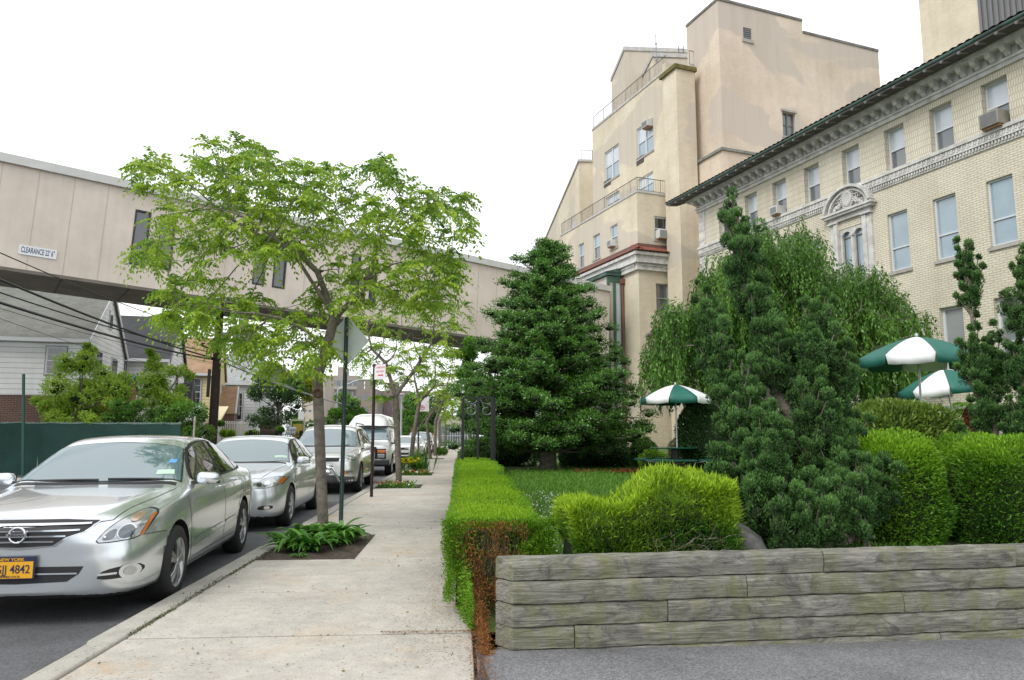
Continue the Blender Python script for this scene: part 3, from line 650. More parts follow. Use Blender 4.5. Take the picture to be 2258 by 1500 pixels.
window(tow,('x',0),*wR[0],rev=.14,fw=.1,top=M_gl_dark,bot=M_gl_dark); window(tow,('x',0),*wR[1],rev=.14,fw=.06,top=M_gl_mid,bot=M_gl_mid,fm=M_wgrey)
ac_unit(T,('x',0),(wR[0][0]+wR[0][1])/2,wR[0][2]+.05,.80,.52,'white air conditioner on a rusty bracket right above the red tile ledge')
ac_unit(T,('y',0),(wA[0][0]+wA[0][1])/2,wA[0][2]+.05,.55,.42,'small white air conditioner in the narrow window left of the lower brick corner')
# red tile ledge with cornice
zc=T.X(1404,560,0).z
mb=MB(); mb.box(xa,.35,-.35,0,zc-.55,zc-.12); mb.box(xa,.5,-.5,0,zc-.12,zc+.05); mb.box(0.001,.35,0.001,ycol,zc-.55,zc-.12); mb.box(.001,.5,.001,ycol,zc-.12,zc+.05); mb.box(xa,.18,-.18,-.001,zc-.95,zc-.55); mb.box(.002,.18,.002,ycol,zc-.95,zc-.55)
mb.build('ledge_cornice',M_stone,tow)
mb=MB(); y=0.1
while y<ycol: mb.box(.18,.26,y,y+.07,zc-.72,zc-.6); y+=.14
x=-.1
while x>-9: mb.box(x,x-.07,-.26,-.18,zc-.72,zc-.6); x-=.14
mb.build('ledge_dentils',M_stone,tow)
mb=MB(); tileroof(mb,xa,.55,-.58,zc+.06,-.02,zc+.42,.27,.06,'x',2); tileroof(mb,-.5,ycol,.62,zc+.06,.05,zc+.42,.27,.06,'y',2); mb.build('ledge_tiles',M_tile,tow,smooth=True)
mb=MB(); mb.box(xa,0.03,-.03,.0,zc+.42,zc+.66); mb.box(.001,.03,.0,ycol,zc+.42,zc+.66); mb.build('flashing',mat('brown_flashing',(.16,.085,.07),.6,var=.3,vs=3),tow)
# copper bay window and floodlight
bx1=T.Y(1374,650,0).x; YB=T.X(1341,650,bx1).y; zb1=T.X(1341,600,bx1).z
mb=MB(); mb.box(bx1-4.4,bx1,YB,0,0,zb1-.25); bay=mb.build('bay',mat('bay_panel',(.50,.45,.40),.7),tow)
mb=MB(); mb.box(bx1-4.6,bx1+.15,YB-.2,0,zb1-.22,zb1-.02); mb.prism([(YB-.25,zb1-.02),(0,zb1-.02),(0,zb1+.35)],'x',bx1-4.6,bx1+.2); 
mb.build('bay_roof',mat('verdigris_copper',()) if 0 else _M['verdigris_copper'],bay)
mb=MB(); M_vg=mat('green_trim',(.06,.14,.10),.6,var=.4,vs=3)
for yy in (YB-.02,YB*.62,YB*.12): mb.box(bx1-.02,bx1+.06,yy-.06,yy+.1,0,zb1-.25)
mb.box(bx1-.03,bx1+.05,YB+.1,-.1,zb1-.6,zb1-.3); mb.build('trim',M_vg,bay)
mb=MB(); mb.box(bx1+.0,bx1+.02,YB*.60+.12,YB*.12-.08,3.9,zb1-.7); mb.build('pane',M_gl_light,bay)
mb=MB(); mb.tube([(bx1+.15,-.12,zb1-.5),(bx1+.15,-.12,1)],.07,8); mb.box(bx1+.03,bx1+.3,-.25,.0-.005,zb1-.7,zb1-.4); mb.build('downpipe',mat('brown_pipe',(.20,.08,.06),.6),tow)
fl=T.X(1428,742,.3); g=MB(); g.prism([(-.35,0),(.35,.14),(.35,.24),(-.35,.1)],'y',0,.4); fp=T.o+T.ex*fl.x+T.ey*fl.y
e=tag(g.build('floodlight',mat('fitting_grey',(.28,.29,.30),.5)),'grey box floodlight on the beige wall above the weeping tree','floodlight'); e.location=(fp.x,fp.y,fl.z); e.rotation_euler=(0,0,T.rz)
g=MB(); g.box(-.05,.05,.4,.7,.02,.12); g.build('arm',_M['fitting_grey'],e)
# middle block
wM=[Tw(1404,1441,272,342,ycol),Tw(1333,1365,326,395,ycol),Tw(1407,1441,386,430,ycol),Tw(1336,1366,428,460,ycol)]
xc=T.Y(1490,140,ycol-.35).x
mb=MB(); holes_wall(mb,('y',ycol),xm,0.3,zt-.4,zm,wM,.12); 
yb=T.X(1540,400,1.15).y
mb.add([(xm,ycol,zt-.4),(xm,12,zt-.4),(xm,12,zm),(xm,ycol,zm)],[(3,2,1,0)]); mb.box(xm+.2,1.1,ycol+.2,yb,zm-.5,zm-.3); mb.build('middle_wall',M_tb,tow)
mb=MB(); mb.box(.3,1.15,ycol+.3,yb,0,zm); mb.build('side_wall',M_tp,tow)
mb=MB(); mb.box(.3,xc,ycol-.35,ycol+.95,0,T.Y(1490,142,ycol-.35).z-.25); mb.box(0,.3,ycol-.1,ycol+.9,0,zm+.5); mb.build('pilaster',M_tb,tow)
zpt=T.Y(1490,142,ycol-.35).z
mb=MB(); mb.box(.15,xc+.12,ycol-.5,ycol+1.05,zpt-.25,zpt); mb.build('pilaster_cap',mat('mossy_cap',(.15,.13,.04),.9,var=.5,vs=4),tow)
mb=MB(); mb.box(xm-.04,.15,ycol-.05,ycol+.2,zm,zm+.15); mb.box(.95,1.2,ycol+1.06,yb,zm,zm+.15); mb.build('parapet_coping',M_cap,tow)
railing(tow,[(xm,ycol+.1,zm+.14),(.1,ycol+.1,zm+.14)],.95,.17); railing(tow,[(1.1,ycol+1.1,zm+.14),(1.1,yb,zm+.14)],.95,.17)
for i,h in enumerate(wM): window(tow,('y',ycol),*h,rev=.12,fw=.08,top=M_gl_light,bot=M_gl_blue,mull=1)
for u0,u1,z0,z1 in (Tw(1404,1420,346,362,ycol),Tw(1332,1347,397,411,ycol)):
    g=MB(); g.box(u0,u1,ycol-.03,ycol,z0,z1); g.build('wall_grille',mat('grille_brown',(.06,.05,.045),.6),tow)
acw=wM[0]; ac_unit(T,('y',ycol),acw[1]-.45,acw[3]-.5,.7,.42,'white air conditioner high in the double window below the upper railing')
# upper slab
pc_=T.Y(1590,200,yb); xbg=pc_.x; zB=T.Y(1582,1,yb).z; xl=T.Y(1515,100,yb).x
yR1=T.X(1769,60,xbg).y; yR2=T.X(1942,200,xbg).y; zB2=T.X(1771,74,xbg).z
wB=[Tx(1639,1657,62,87,xbg),Tx(1726,1754,248,302,xbg)]
mb=MB(); zled=T.Y(1594,338,yb).z
mb.add([(xl,yb,0),(xbg,yb,0),(xbg,yb,zB),(xl,yb,zB)],[(0,1,2,3)])
holes_wall(mb,('x',xbg),yb,yR1,zled,zB,wB,.2); holes_wall(mb,('x',xbg),yR1,yR2,0,zB2,[h for h in wB if h[0]>yR1],.2)
mb.add([(xl,yb,0),(xl,yR1,0),(xl,yR1,zB),(xl,yb,zB)],[(3,2,1,0)]); mb.box(xl+.3,xbg-.3,yb+.3,yR1-.1,zB-.4,zB-.2); mb.box(xl+.3,xbg-.3,yR1+.001,yR2-.1,zB2-.4,zB2-.2)
mb.add([(xl,yR1,zB2-1),(xbg,yR1,zB2-1),(xbg,yR1,zB),(xl,yR1,zB)],[(3,2,1,0)])
mb.build('slab_wall',M_tp,tow)
mb=MB(); mb.box(xl,xbg+.3,yb-.3,yb-.001,0,zled); mb.box(xbg+.001,xbg+.3,yb-.001,yb+5,0,zled); mb.build('slab_foot',M_tp,tow)
mb=MB(); mb.box(1.3,xbg+.4,yb-.42,yb-.002,zled,zled+.16); mb.box(xbg+.002,xbg+.4,yb-.002,yb+5,zled,zled+.16); mb.build('slab_ledge',mat('verdigris_stone',(.22,.24,.21),.8,var=.4,vs=4),tow)
mb=MB()
mb.box(xl-.03,xbg+.05,yb-.05,yb+.3,zB,zB+.16); mb.box(xbg-.25,xbg+.05,yb+.3,yR1,zB,zB+.16); mb.box(xbg-.25,xbg+.05,yR1+.02,yR2,zB2,zB2+.16); mb.build('slab_coping',mat('coping_dark',(.20,.19,.175),.8,var=.5,vs=1.5),tow)
g=MB(); u0,u1,z0,z1=wB[0]
for i in range(6): zz=z0+(z1-z0)*i/6; g.box(xbg-.14,xbg-.02,u0,u1,zz,zz+(z1-z0)/6*.45)
g.box(xbg-.2,xbg-.19,u0,u1,z0,z1); g.build('louvre',mat('louvre_grey',(.22,.23,.25),.5),tow)
g=MB(); g.box(xbg-.02,xbg+.08,u0-.1,u1+.1,z0-.22,z0); g.box(xbg-.02,xbg+.06,wB[1][0]-.1,wB[1][1]+.1,wB[1][3],wB[1][3]+.12); g.build('sill',M_sill,tow)
window(tow,('x',xbg),*wB[1],rev=.2,fw=.06,top=M_gl_mid,bot=M_gl_mid,fm=mat('steel_window',(.16,.16,.16),.6),mull=1)
# street-aligned penthouses and the wing beyond
def abox(mb,x0,x1,y0,y1,z0,z1): mb.box(x0,x1,y0,y1,z0,z1)
pw=empty('penthouse',(aY(1377,110,52).x,52,0),0,'beige brick penthouse block with antennas rising behind the upper roof railing','building')
def P(px,py,Y): v=aY(px,py,Y); return Vector((v.x-pw.location.x,v.y-52,v.z))
a=P(1377,112,52); mb=MB(); mb.box(0,12,0,4.9,15,a.z); mb.build('wall',M_tb,pw); mb=MB(); mb.box(-.08,12,-.08,4.95,a.z,a.z+.3); mb.build('coping',M_cap,pw)
b=P(1440,126,49); mb=MB(); mb.box(b.x,b.x+9,-3,-.02,15,b.z); mb.build('stair_head',M_tb,pw); mb=MB(); mb.box(b.x-.08,b.x+9,-3.08,-.03,b.z,b.z+.3); mb.build('stair_head_coping',M_cap,pw)
c=P(1451,122,48.5); g=MB(); g.tube([(c.x,-3.05,c.z-.2),(c.x,-3.05,c.z+1.9)],[.05,.02],6); g.ball((c.x,-3.05,c.z+1.1),.07,(1,1,1.6),8); g.tube([(c.x-.15,-3.05,c.z+1.7),(c.x+.15,-3.05,c.z+1.7)],.015,5); g.build('antenna',mat('antenna_blue',(.20,.26,.32),.5),pw)
g=MB(); c=P(1497,124,50)
for s in (0,.35): g.tube([(c.x+s,-2,c.z-.3),(c.x+s,-2,c.z+.8)],.03,5)
for k in range(3): g.tube([(c.x,-2,c.z+.25*k),(c.x+.35,-2,c.z+.25*k)],.02,4)
g.build('roof_ladder',mat('ladder_dark',(.10,.10,.10),.5),pw)
s1=aY(1277,357,56); s2=aY(1306,361,56); far=empty('far_wing',(s1.x,56,0),0,'beige wing with slanting roofline seen end on at the far left of the stepped block','building')
mb=MB(); z=s1.z; L=22; holes=[]
mb.box(0,9,0,30,0,z); mb.build('wall',M_tb,far); mb=MB(); mb.box(-.1,9,-.1,30,z,z+.18); mb.build('coping',M_cap,far)
for yy,z0,z1 in ((2.2,z-6.3,z-4.2),(5.6,z-6.4,z-4.3),(10,z-6.4,z-4.4),(3.2,z-10.5,z-8.2),(8,z-10.5,z-8.2)):
    g=MB(); g.box(-.05,.02,yy,yy+1.5,z0,z1); g.box(-.08,-.05,yy+.7,yy+.8,z0,z1); w=g.build('window',M_wframe,far); g=MB(); g.box(-.07,-.051,yy+.12,yy+.65,z0+.1,z1-.1); g.box(-.07,-.051,yy+.85,yy+1.4,z0+.1,z1-.1); g.build('pane',M_gl_mid,w)
railing(far,[(.2,.2,z+.15),(1.1,.2,z+.15)],.9,.3,post=.9)
# tower beyond the tile roof at the top right
f0=aY(2030,60,52); v=B.loc((f0.x,f0.y,0)); mb=MB(); q=B.Y(2166,30,v.y)
rt=empty('high_rise',(B.o.x,B.o.y,0),B.rz,'cream brick high rise with ribbed grey metal side above the tile roof, top right','building')
mb.box(v.x,q.x,v.y,v.y+10,0,48); mb.build('wall',M_tb,rt)
mb=MB(); mb.box(q.x+.001,q.x+8,v.y-.4,v.y+8,0,48); x=q.x
while x<q.x+8: mb.box(x+.1,x+.28,v.y-.5,v.y-.4,0,48); x+=.4
mb.build('metal_panel',mat('ribbed_metal',(.17,.17,.175),.5,.2),rt)
# ================= footbridge over the street =================
KB=1.08
p0=CAM+(gz(80,601,6.74)-CAM)*KB if 0 else None
v0=ray(80,601); t0=5.38*KB/v0.z; P0b=CAM+v0*t0
dv=ray(3483,1101); dvn=math.hypot(dv.x,dv.y); slope=dv.z/dvn; baz=math.atan2(dv.y,dv.x)
bd=Vector((math.cos(baz),math.sin(baz),0)); bn=Vector((-bd.y,bd.x,0))
def onbr(px,py):
    d=ray(px,py); t=((P0b-CAM).dot(bn))/d.dot(bn); p=CAM+d*t; u=(p-P0b).dot(bd); return u,p.z-P0b.z-slope*u
br=empty('footbridge',P0b,0,'enclosed beige panelled footbridge crossing the street with narrow dark windows in pairs','footbridge')
br.rotation_euler=(0,-math.atan(slope),baz)
ub,zbm=onbr(326,635); zlo=0.0+(onbr(0,587)[1]+onbr(928,724)[1])/2; zhi=(onbr(0,356)[1]+onbr(1100,589)[1])/2
uend=onbr(1342,700)[0]; U0=-22
wins=[]
for l,r,t_,b_,lb,rb in ((291,326,459,585,281,318),(345,382,468,594,339,374),(556,583,528,600,0,0),(600,628,534,612,0,0),(770,790,556,640,0,0),(812,828,562,645,0,0)):
    ua=onbr(l,(t_+b_)/2)[0] if lb==0 else (onbr(l,t_)[0]+onbr(lb,b_)[0])/2; uu=onbr(r,(t_+b_)/2)[0] if rb==0 else (onbr(r,t_)[0]+onbr(rb,b_)[0])/2
    wins.append((ua,uu))
zw0=onbr(281,582)[1]; zw1=onbr(291,460)[1]
hs=[(a,b,zw0,zw1) for a,b in wins]
M_pan=brick('bridge_panel',(.77,.68,.605),(.77,.68,.605),(.70,.61,.54),w=4.48,h=9,ms=.004)
mb=MB(); us=[U0]
holes_wall(mb,('y',0),U0,uend,zlo,zhi,hs,.1); mb.box(U0,uend,3.4,3.5,zlo,zhi); mb.build('side_panel',M_pan,br)
mb=MB(); u=U0+.4; i=0
while u<uend:
    if not any(a-.03<u<b+.03 for a,b in wins): MB().box(u-.010,u+.010,-.006,0-.0005,zlo+.02,zhi-.02).build('panel_joint',mat('joint_tan',(.50,.43,.375),.8),br)  # thin joint strips, a darker tan than the panels
    u+=1.12
mb=MB(); mb.box(U0,uend,-.10,3.6,zhi,zhi+.10); mb.box(U0,uend,-.13,-.10,zhi-.04,zhi+.28); mb.box(U0,uend,-.1,3.6,zhi+.1,zhi+.24); mb.build('roof_edge',mat('pale_metal',(.62,.62,.60),.5,var=.12,vs=2),br)
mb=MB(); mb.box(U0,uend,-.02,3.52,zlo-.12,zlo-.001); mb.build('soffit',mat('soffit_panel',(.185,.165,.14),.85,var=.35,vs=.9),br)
mb=MB(); u=U0+.4
while u<uend: MB().box(u-.02,u+.02,0,3.5,zlo-.132,zlo-.121).build('soffit_joint',mat('soffit_dark',(.07,.06,.05),.9),br); u+=2.24
for a,b in wins:
    g=MB(); fw=.07
    g.box(a,a+fw,-.015,.1,zw0,zw1); g.box(b-fw,b,-.015,.1,zw0,zw1); g.box(a+fw,b-fw,-.015,.1,zw0,zw0+fw); g.box(a+fw,b-fw,-.015,.1,zw1-fw,zw1)
    w=g.build('window',mat('black_frame',(.02,.02,.022),.4),br); g=MB(); g.box(a+fw,b-fw,.05,.06,zw0+fw,zw1-fw); g.build('pane',mat('bridge_glass',(.06,.066,.075),.08,spec=.8,ior=1.7),w)
g=MB(); uc,zc_=onbr(81,556); ul=onbr(39,550)[0]; ur=onbr(123,562)[0]; w2=(ur-ul)/2; g.box(-w2,w2,-.02,.0,-.155*KB,.155*KB)
Mrot=br.rotation_euler.to_matrix(); loc=P0b+Mrot@Vector((uc,-.012,zc_))
cs=tag(g.build('clearance_sign',mat('sign_white',(.78,.80,.84),.5)),'small white sign with black clearance lettering low on the side of the footbridge','sign'); cs.location=loc; cs.rotation_euler=br.rotation_euler
text('CLEARANCE 22\' 6"','lettering',.27*KB,mat('sign_navy',(.02,.025,.07),.6),cs,(0,-.0215,0),(R(90),0,0),sx=w2*2/2.55/KB*1.02,font_b=.004)
# ================= houses across the street =================
M_side=mat('white_siding',(.66,.70,.74),.6,var=.06,vs=.6)
def siding(name,c,g=.11):
    if name in _M: return _M[name]
    m=brick(name,c,tuple(v*.97 for v in c),tuple(v*.45 for v in c),w=50,h=g*2,ms=.012); return m
M_sw=siding('white_clapboard',(.93,.95,.98)); M_sy=siding('yellow_shingle',(.80,.68,.39)); M_sg=siding('pale_grey_siding',(.78,.81,.85))
M_rb=brick('dark_red_brick',(.16,.075,.06),(.11,.055,.045),(.24,.20,.17),w=.22,h=.075,ms=.01)
def shingle(name,c): 
    return brick(name,c,tuple(v*.78 for v in c),tuple(v*.6 for v in c),w=.32,h=.15,ms=.006)
M_rg=shingle('grey_green_shingles',(.225,.235,.215)); M_rd=shingle('charcoal_shingles',(.06,.062,.07)); M_rt=shingle('tan_shingles',(.42,.27,.17)); M_rl=shingle('pale_grey_shingles',(.40,.41,.43))
M_trimw=mat('trim_white',(.60,.63,.66),.5); M_trimd=mat('trim_dark',(.07,.075,.085),.5)
HAZ=-12.5
class HF(Fr): pass
def house(label,pc,Yc,depth,width,ze,zr,wall,roof,zbrick,group='gabled houses across the street',wins=(),gwins=(),rake=M_trimw,lowbrick=M_rb):
    """pc: pixel column of the near gable corner at eave height; roof slope faces the camera, gable faces the street"""
    c=aY(pc,800,Yc); a=R(HAZ); fx=Vector((math.sin(a),math.cos(a),0)); wxx=Vector((-fx.y,fx.x,0))
    e=empty('house',(c.x,c.y,0),math.atan2(-wxx.y,-wxx.x),label,'house',group)   # local +x points to the street, +y away
    # local: x<0 house body, y 0..depth
    mb=MB(); W_=width; D_=depth
    mb.add([(-W_,0,zbrick),(0,0,zbrick),(0,0,ze),(-W_,0,ze)],[(0,1,2,3)]); mb.add([(0,0,zbrick),(0,D_,zbrick),(0,D_,ze),(0,D_/2,zr),(0,0,ze)],[(0,1,2,3,4)])
    mb.add([(0,D_,zbrick),(-W_,D_,zbrick),(-W_,D_,ze),(0,D_,ze)],[(0,1,2,3)]); mb.add([(-W_,D_,zbrick),(-W_,0,zbrick),(-W_,0,ze),(-W_,D_/2,zr),(-W_,D_,ze)],[(0,1,2,3,4)])
    mb.build('upper_wall',wall,e)
    if zbrick>0.1: mb=MB(); mb.box(-W_+.03,-.03,.03,D_-.03,-.1,zbrick); mb.build('brick_wall',lowbrick,e)
    o=.22; k=(zr-ze)/(D_/2); mb=MB()
    for s in (0,1):
        y0=-o if s==0 else D_+o; z0=ze-k*o
        mb.add([(-W_-.1,y0,z0),(o*.6,y0,z0),(o*.6,D_/2,zr),(-W_-.1,D_/2,zr),(-W_-.1,y0,z0-.12),(o*.6,y0,z0-.12),(o*.6,D_/2,zr-.12),(-W_-.1,D_/2,zr-.12)],[(0,1,2,3),(7,6,5,4),(0,4,5,1),(1,5,6,2)])
    mb.build('roof',roof,e)
    mb=MB(); mb.box(-W_-.1,o*.6,-o-.12,-o-.002,ze-k*o-.16,ze-k*o-.0); mb.tube([(-.12,-.10,ze-.2),(-.12,-.06,.2)],.05,6)
    mb.build('gutter',M_trimw,e)
    mb=MB()
    for s in (0,1):
        y0,y1=((-o,D_/2) if s==0 else (D_+o,D_/2)); z0,z1=ze-k*o,zr
        mb.add([(o*.6+.001,y0,z0-.25),(o*.6+.03,y0,z0-.25),(o*.6+.03,y1,z1-.2),(o*.6+.001,y1,z1-.2),(o*.6+.001,y0,z0+.03),(o*.6+.03,y0,z0+.03),(o*.6+.03,y1,z1+.03),(o*.6+.001,y1,z1+.03)],[(0,1,2,3),(4,5,6,7),(0,1,5,4),(1,2,6,5),(2,3,7,6),(3,0,4,7)])
    mb.build('bargeboard',rake,e)
    for i,(u,z,w,h) in enumerate(wins):
        g=MB(); f=.07
        g.box(u-w/2-f,u+w/2+f,-.05,.0-.001,z-f,z+h+f); g2=MB(); g2.box(u-w/2-f-.04,u+w/2+f+.04,-.03,-.0005,z-f-.05,z+h+f+.04); g2.build('window_surround',mat('surround_grey',(.22,.24,.27),.7),e); wd_=g.build('window',M_trimw,e); g=MB()
        g.box(u-w/2,u+w/2,-.062,-.051,z,z+h/2-.03); g.box(u-w/2,u+w/2,-.062,-.051,z+h/2+.03,z+h); g.build('pane',M_gl_dark,wd_)
        g=MB()
        for j in (1,2): g.box(u-w/2+w*j/3-.007,u-w/2+w*j/3+.007,-.07,-.063,z,z+h)
        for j in (1,3): g.box(u-w/2,u+w/2,-.0705,-.0635,z+h*j/4-.008,z+h*j/4+.008)
        g.build('muntin',M_trimw,wd_)
    for (u,z,w,h) in gwins:
        g=MB(); f=.06; g.box(.001,.05,u-w/2-f,u+w/2+f,z-f,z+h+f); wd_=g.build('window',M_trimw,e); g=MB()
        g.box(.051,.058,u-w/2,u-.03,z,z+h); g.box(.051,.058,u+.03,u+w/2,z,z+h); g.build('pane',M_gl_dark,wd_)
    return e
h1=house('nearest white clapboard house with grey green shingle roof and dark brick ground floor',190,33,7.4,16,5.62,8.35,M_sw,M_rg,3.05,wins=[(-3.75,0,0,0)][:0]+[(-1.15,4.0,.62,1.05),(-3.95,4.0,.62,1.05),(-3.9,.7,1.2,1.6)],gwins=[(2.0,3.9,1.0,1.25),(5.1,3.9,1.1,1.25),(3.8,6.5,.5,.8)])
house('white house with charcoal shingle roof behind the nearest white house',370,41.3,6.6,14,5.62,8.25,M_sw,M_rd,1.6,rake=M_trimd,wins=[(-2.6,3.9,1.0,1.3)],gwins=[(3.3,3.9,1.,1.2)])
house('pale yellow house with a tan shingle roof behind the utility pole',479,51,6.6,12,5.65,8.3,M_sy,M_rt,2.6,wins=[(-1.55,3.4,1.15,1.7)],gwins=[(1.9,3.5,.8,1.5),(4.4,3.5,.8,1.5)])
house('grey roofed pale house behind the yellow house',572,59,6.8,12,5.55,8.0,M_sg,M_rl,0.05,wins=[(-1.9,2.6,1.5,2.0)],gwins=[(3,3.4,1.2,1.5)])
house('farthest gabled house, charcoal roof with an orange edge above the pine tree',626,67,6.5,10,5.6,7.7,M_sg,M_rd,2.6,rake=mat('orange_trim',(.40,.15,.07),.6))
def porch(label,px,Y,w,d,z0,z1,m,rake=M_trimw,red=None):
    c=aY(px,900,Y); e=empty('porch_roof',(c.x,Y,0),R(12),label,'porch'); mb=MB()
    mb.add([(-w,0,z0),(0,0,z0),(0,d/2,z1),(-w,d/2,z1)],[(0,1,2,3)]); mb.add([(-w,d,z0),(0,d,z0),(0,d/2,z1),(-w,d/2,z1)],[(3,2,1,0)]); mb.build('roof',m,e)
    mb=MB(); mb.add([(-.03,.1,z0),(-.03,d-.1,z0),(-.03,d/2,z1-.1)],[(0,1,2)]); mb.box(-w+.1,-.1,.1,d-.1,0,z0-.02); mb.build('wall',red or M_rb,e)
    mb=MB(); mb.tube([(0,0,z0),(0,d/2,z1)],.06,5); mb.tube([(0,d,z0),(0,d/2,z1)],.06,5); mb.build('bargeboard',rake,e); return e
porch('small shingled porch gable with green edge beside the white house',278,35.5,2.6,2.6,3.35,4.25,M_rg,mat('teal_trim',(.04,.22,.17),.5),mat('red_shingle',(.30,.09,.05),.8,var=.4,vs=6))
porch('charcoal roofed entrance gable in front of the yellow house',418,45,2.6,2.4,2.6,4.5,M_rd,M_trimd)
porch('tan shingled side roof in front of the pale grey house',520,54,1.5,3,2.9,4.9,M_rt)
def awning(label,px0,px1,Y,z0,z1,m,d=2.2):
    a=aY(px0,905,Y);b=aY(px1,905,Y); w=b.x-a.x; e=empty('awning',(a.x,Y,0),0,label,'awning'); mb=MB(); mb.add([(0,-d,z0),(w,-d,z0),(w*.7,0,z1),(.1*w,0,z1),(0,-d,z0-.18),(w,-d,z0-.18)],[(0,1,2,3),(0,4,5,1),(1,5,2)]); mb.build('canopy',m,e)
    mb=MB(); 
    for x in (.05,w-.05): mb.box(x-.06,x+.06,-d,-d+.1,0,z0-.17)
    mb.build('post',M_trimw,e); return e
awning('white metal awning over a porch left of the utility pole',418,462,43,2.2,3.0,mat('awning_white',(.66,.70,.74),.5)); awning('pale yellow metal awning right of the utility pole',478,515,43,2.2,3.0,mat('awning_cream',(.68,.60,.36),.5))
def picket(label,px0,px1,Y,z1,m,sp=.16,r=.012,z0=.0,n2=2,cat='fence',Y2=None):
    a=aY(px0,900,Y);b=aY(px1,900,Y2 or Y); a.z=b.z=0; L=(b-a).length; d=(b-a)/L; e=empty('metal_fence',a,math.atan2(d.y,d.x),label,cat); mb=MB(); n=int(L/sp)
    for i in range(n+1): mb.box(i*sp-r,i*sp+r,-r,r,z0,z1)
    for k in range(n2): zz=z0+.15+(z1-z0-.3)*k/max(1,n2-1); mb.box(0,L,-r*.8,r*.8,zz,zz+.03)
    mb.build('railings',m,e); mb=MB()
    for i in range(0,n+1,14): mb.box(i*sp-.05,i*sp+.05,-.05,.05,0,z1+.05)
    mb.build('post',m,e); return e,L
M_wiron=mat('white_iron',(.62,.60,.58),.5)
picket('white iron porch fence left of the utility pole',425,462,40,2.25,M_wiron,.22,.02,.9,3); picket('white iron porch fence curving right of the utility pole',478,550,40,2.15,M_wiron,.22,.02,.9,2,Y2=44)
e,L=picket('black spiked iron fence with white ball finials along the far pavement',555,700,33.5,1.55,M_black,.11,.014,0,2,Y2=37)
for i,px in enumerate((628,647,658,667,640)):
    p=aY(px,948,35.4); u=(Vector((p.x,p.y,0))-e.location).length; mb=MB(); mb.ball((u,0,1.78 if i==0 else 1.68),.09,(1,1,1),12); mb.box(u-.035,u+.035,-.035,.035,1.4,1.62); mb.build('ball_finial',M_trimw,e,smooth=True)
# sign frame behind it
e=empty('board_frame',aY(640,960,37),0,'white framed yellow board standing behind the spiked fence','sign'); z=e.location.z; mb=MB()
for b_ in ((-.0,.05,-.9,.75),(.62,.67,-.9,.75)): mb.box(b_[0],b_[1],-.03,.03,b_[2],b_[3])
mb.box(-.0,.67,-.031,.031,.70,.76); mb.build('frame',mat('frame_cream',(.62,.58,.46),.6),e); mb=MB(); mb.box(.12,.58,-.02,.02,-.1,.55); mb.build('board',mat('board_yellow',(.42,.33,.05),.6),e)
# green windscreen fence
mb=MB(); gf0=aY(-60,937,29.2); gf1=aY(398,942,29.2); e=empty('fabric_fence',(gf0.x,29.2,0),0,'fence covered in dark green windscreen fabric across the street','fence'); L=gf1.x-gf0.x
n=90; vs=[];
for i in range(n+1):
    x=L*i/n; w=.035*math.sin(x*3.1)+.02*math.sin(x*8.3); zt_=1.83+.015*math.sin(x*5)-.006*x
    vs+=[(x,w,-.08),(x,w*.5,.9),(x,w*.2,zt_)]
mb.add(vs,[(3*i+k,3*i+3+k,3*i+4+k,3*i+1+k) for i in range(n) for k in (0,1)]); mb.build('fabric',mat('windscreen_green',(.010,.050,.040),.85,var=.35,vs=1.1,bump=.6,bs=14),e,smooth=True)
mb=MB(); mb.tube([(0,.05,1.82),(L,.05,1.80)],.025,6); mb.build('top_rail',mat('rail_pale',(.22,.30,.27),.6),e)
mb=MB()
for i in range(int(L/2.4)+1): mb.tube([(i*2.4,.06,0),(i*2.4,.06,1.85)],.03,6)
mb.build('post',mat('galvanised',(.30,.33,.33),.5),e)
P=np.stack([RNG.uniform(0,L,1600),RNG.normal(size=1600)*.02,1.82+RNG.random(1600)*.02-.006*0],1); nmesh('frayed_edge',leaves(P,RNG.normal(size=(1600,3))+np.array([0,0,1]),.05,.012),4,mat('frayed_pale',(.28,.42,.36),.8),e)
# ================= distant towers =================
def tower(name,label,px0,px1,py0,Y,m,rows,cols,balc=False,d=14,mw=None,wz=1.5,ww_=.55):
    a=aY(px0,py0,Y);b=aY(px1,py0,Y); w=b.x-a.x; e=empty(name,(a.x,Y,0),0,label,'apartment tower'); h=a.z; mb=MB(); mb.box(0,w,0,d,0,h); mb.build('wall',m,e)
    mw=mw or glassm('far_glass',(.11,.14,.17),.15); fr_=mat('far_window_white',(.5,.5,.5),.6); n=0
    for r_ in range(rows):
        for c_ in range(cols):
            if n>=96: break
            n+=1; cw=w/cols; x=cw*(c_+.5); z=h-2.2-r_*2.9
            if z<2: continue
            g=MB(); g.box(x-cw*ww_/2,x+cw*ww_/2,-.05,.02,z-wz/2,z+wz/2); g.build('window',mw,e)
    if balc:
        for r_ in range(rows):
            g=MB(); z=h-3.6-r_*2.9; g.box(.2,w-.2,-.6,-.06,z-.4,z+.35); g.build('balcony',mat('balcony_band',(.36,.34,.31),.8),e)
    g=MB(); g.box(w*.35,w*.6,2,8,h,h+2.6); g.build('roof_house',m,e); return e
M_t1=mat('far_brown_brick',(.27,.225,.20),.9,var=.15,vs=.3); M_t2=mat('far_tan_brick',(.50,.44,.37),.9,var=.1,vs=.3); M_t3=mat('far_purple_brick',(.24,.18,.17),.9,var=.15,vs=.3); M_t4=mat('far_white',(.50,.53,.56),.9)
tower('distant_tower','brown balconied apartment tower far behind the white van',716,790,828,215,mat('far_grey_tan',(.33,.30,.27),.9,var=.1,vs=.3),9,6,True,ww_=.7)
tower('distant_tower','brown brick apartment block lower and right of the balconied tower',786,832,858,190,M_t1,8,3,ww_=.35)
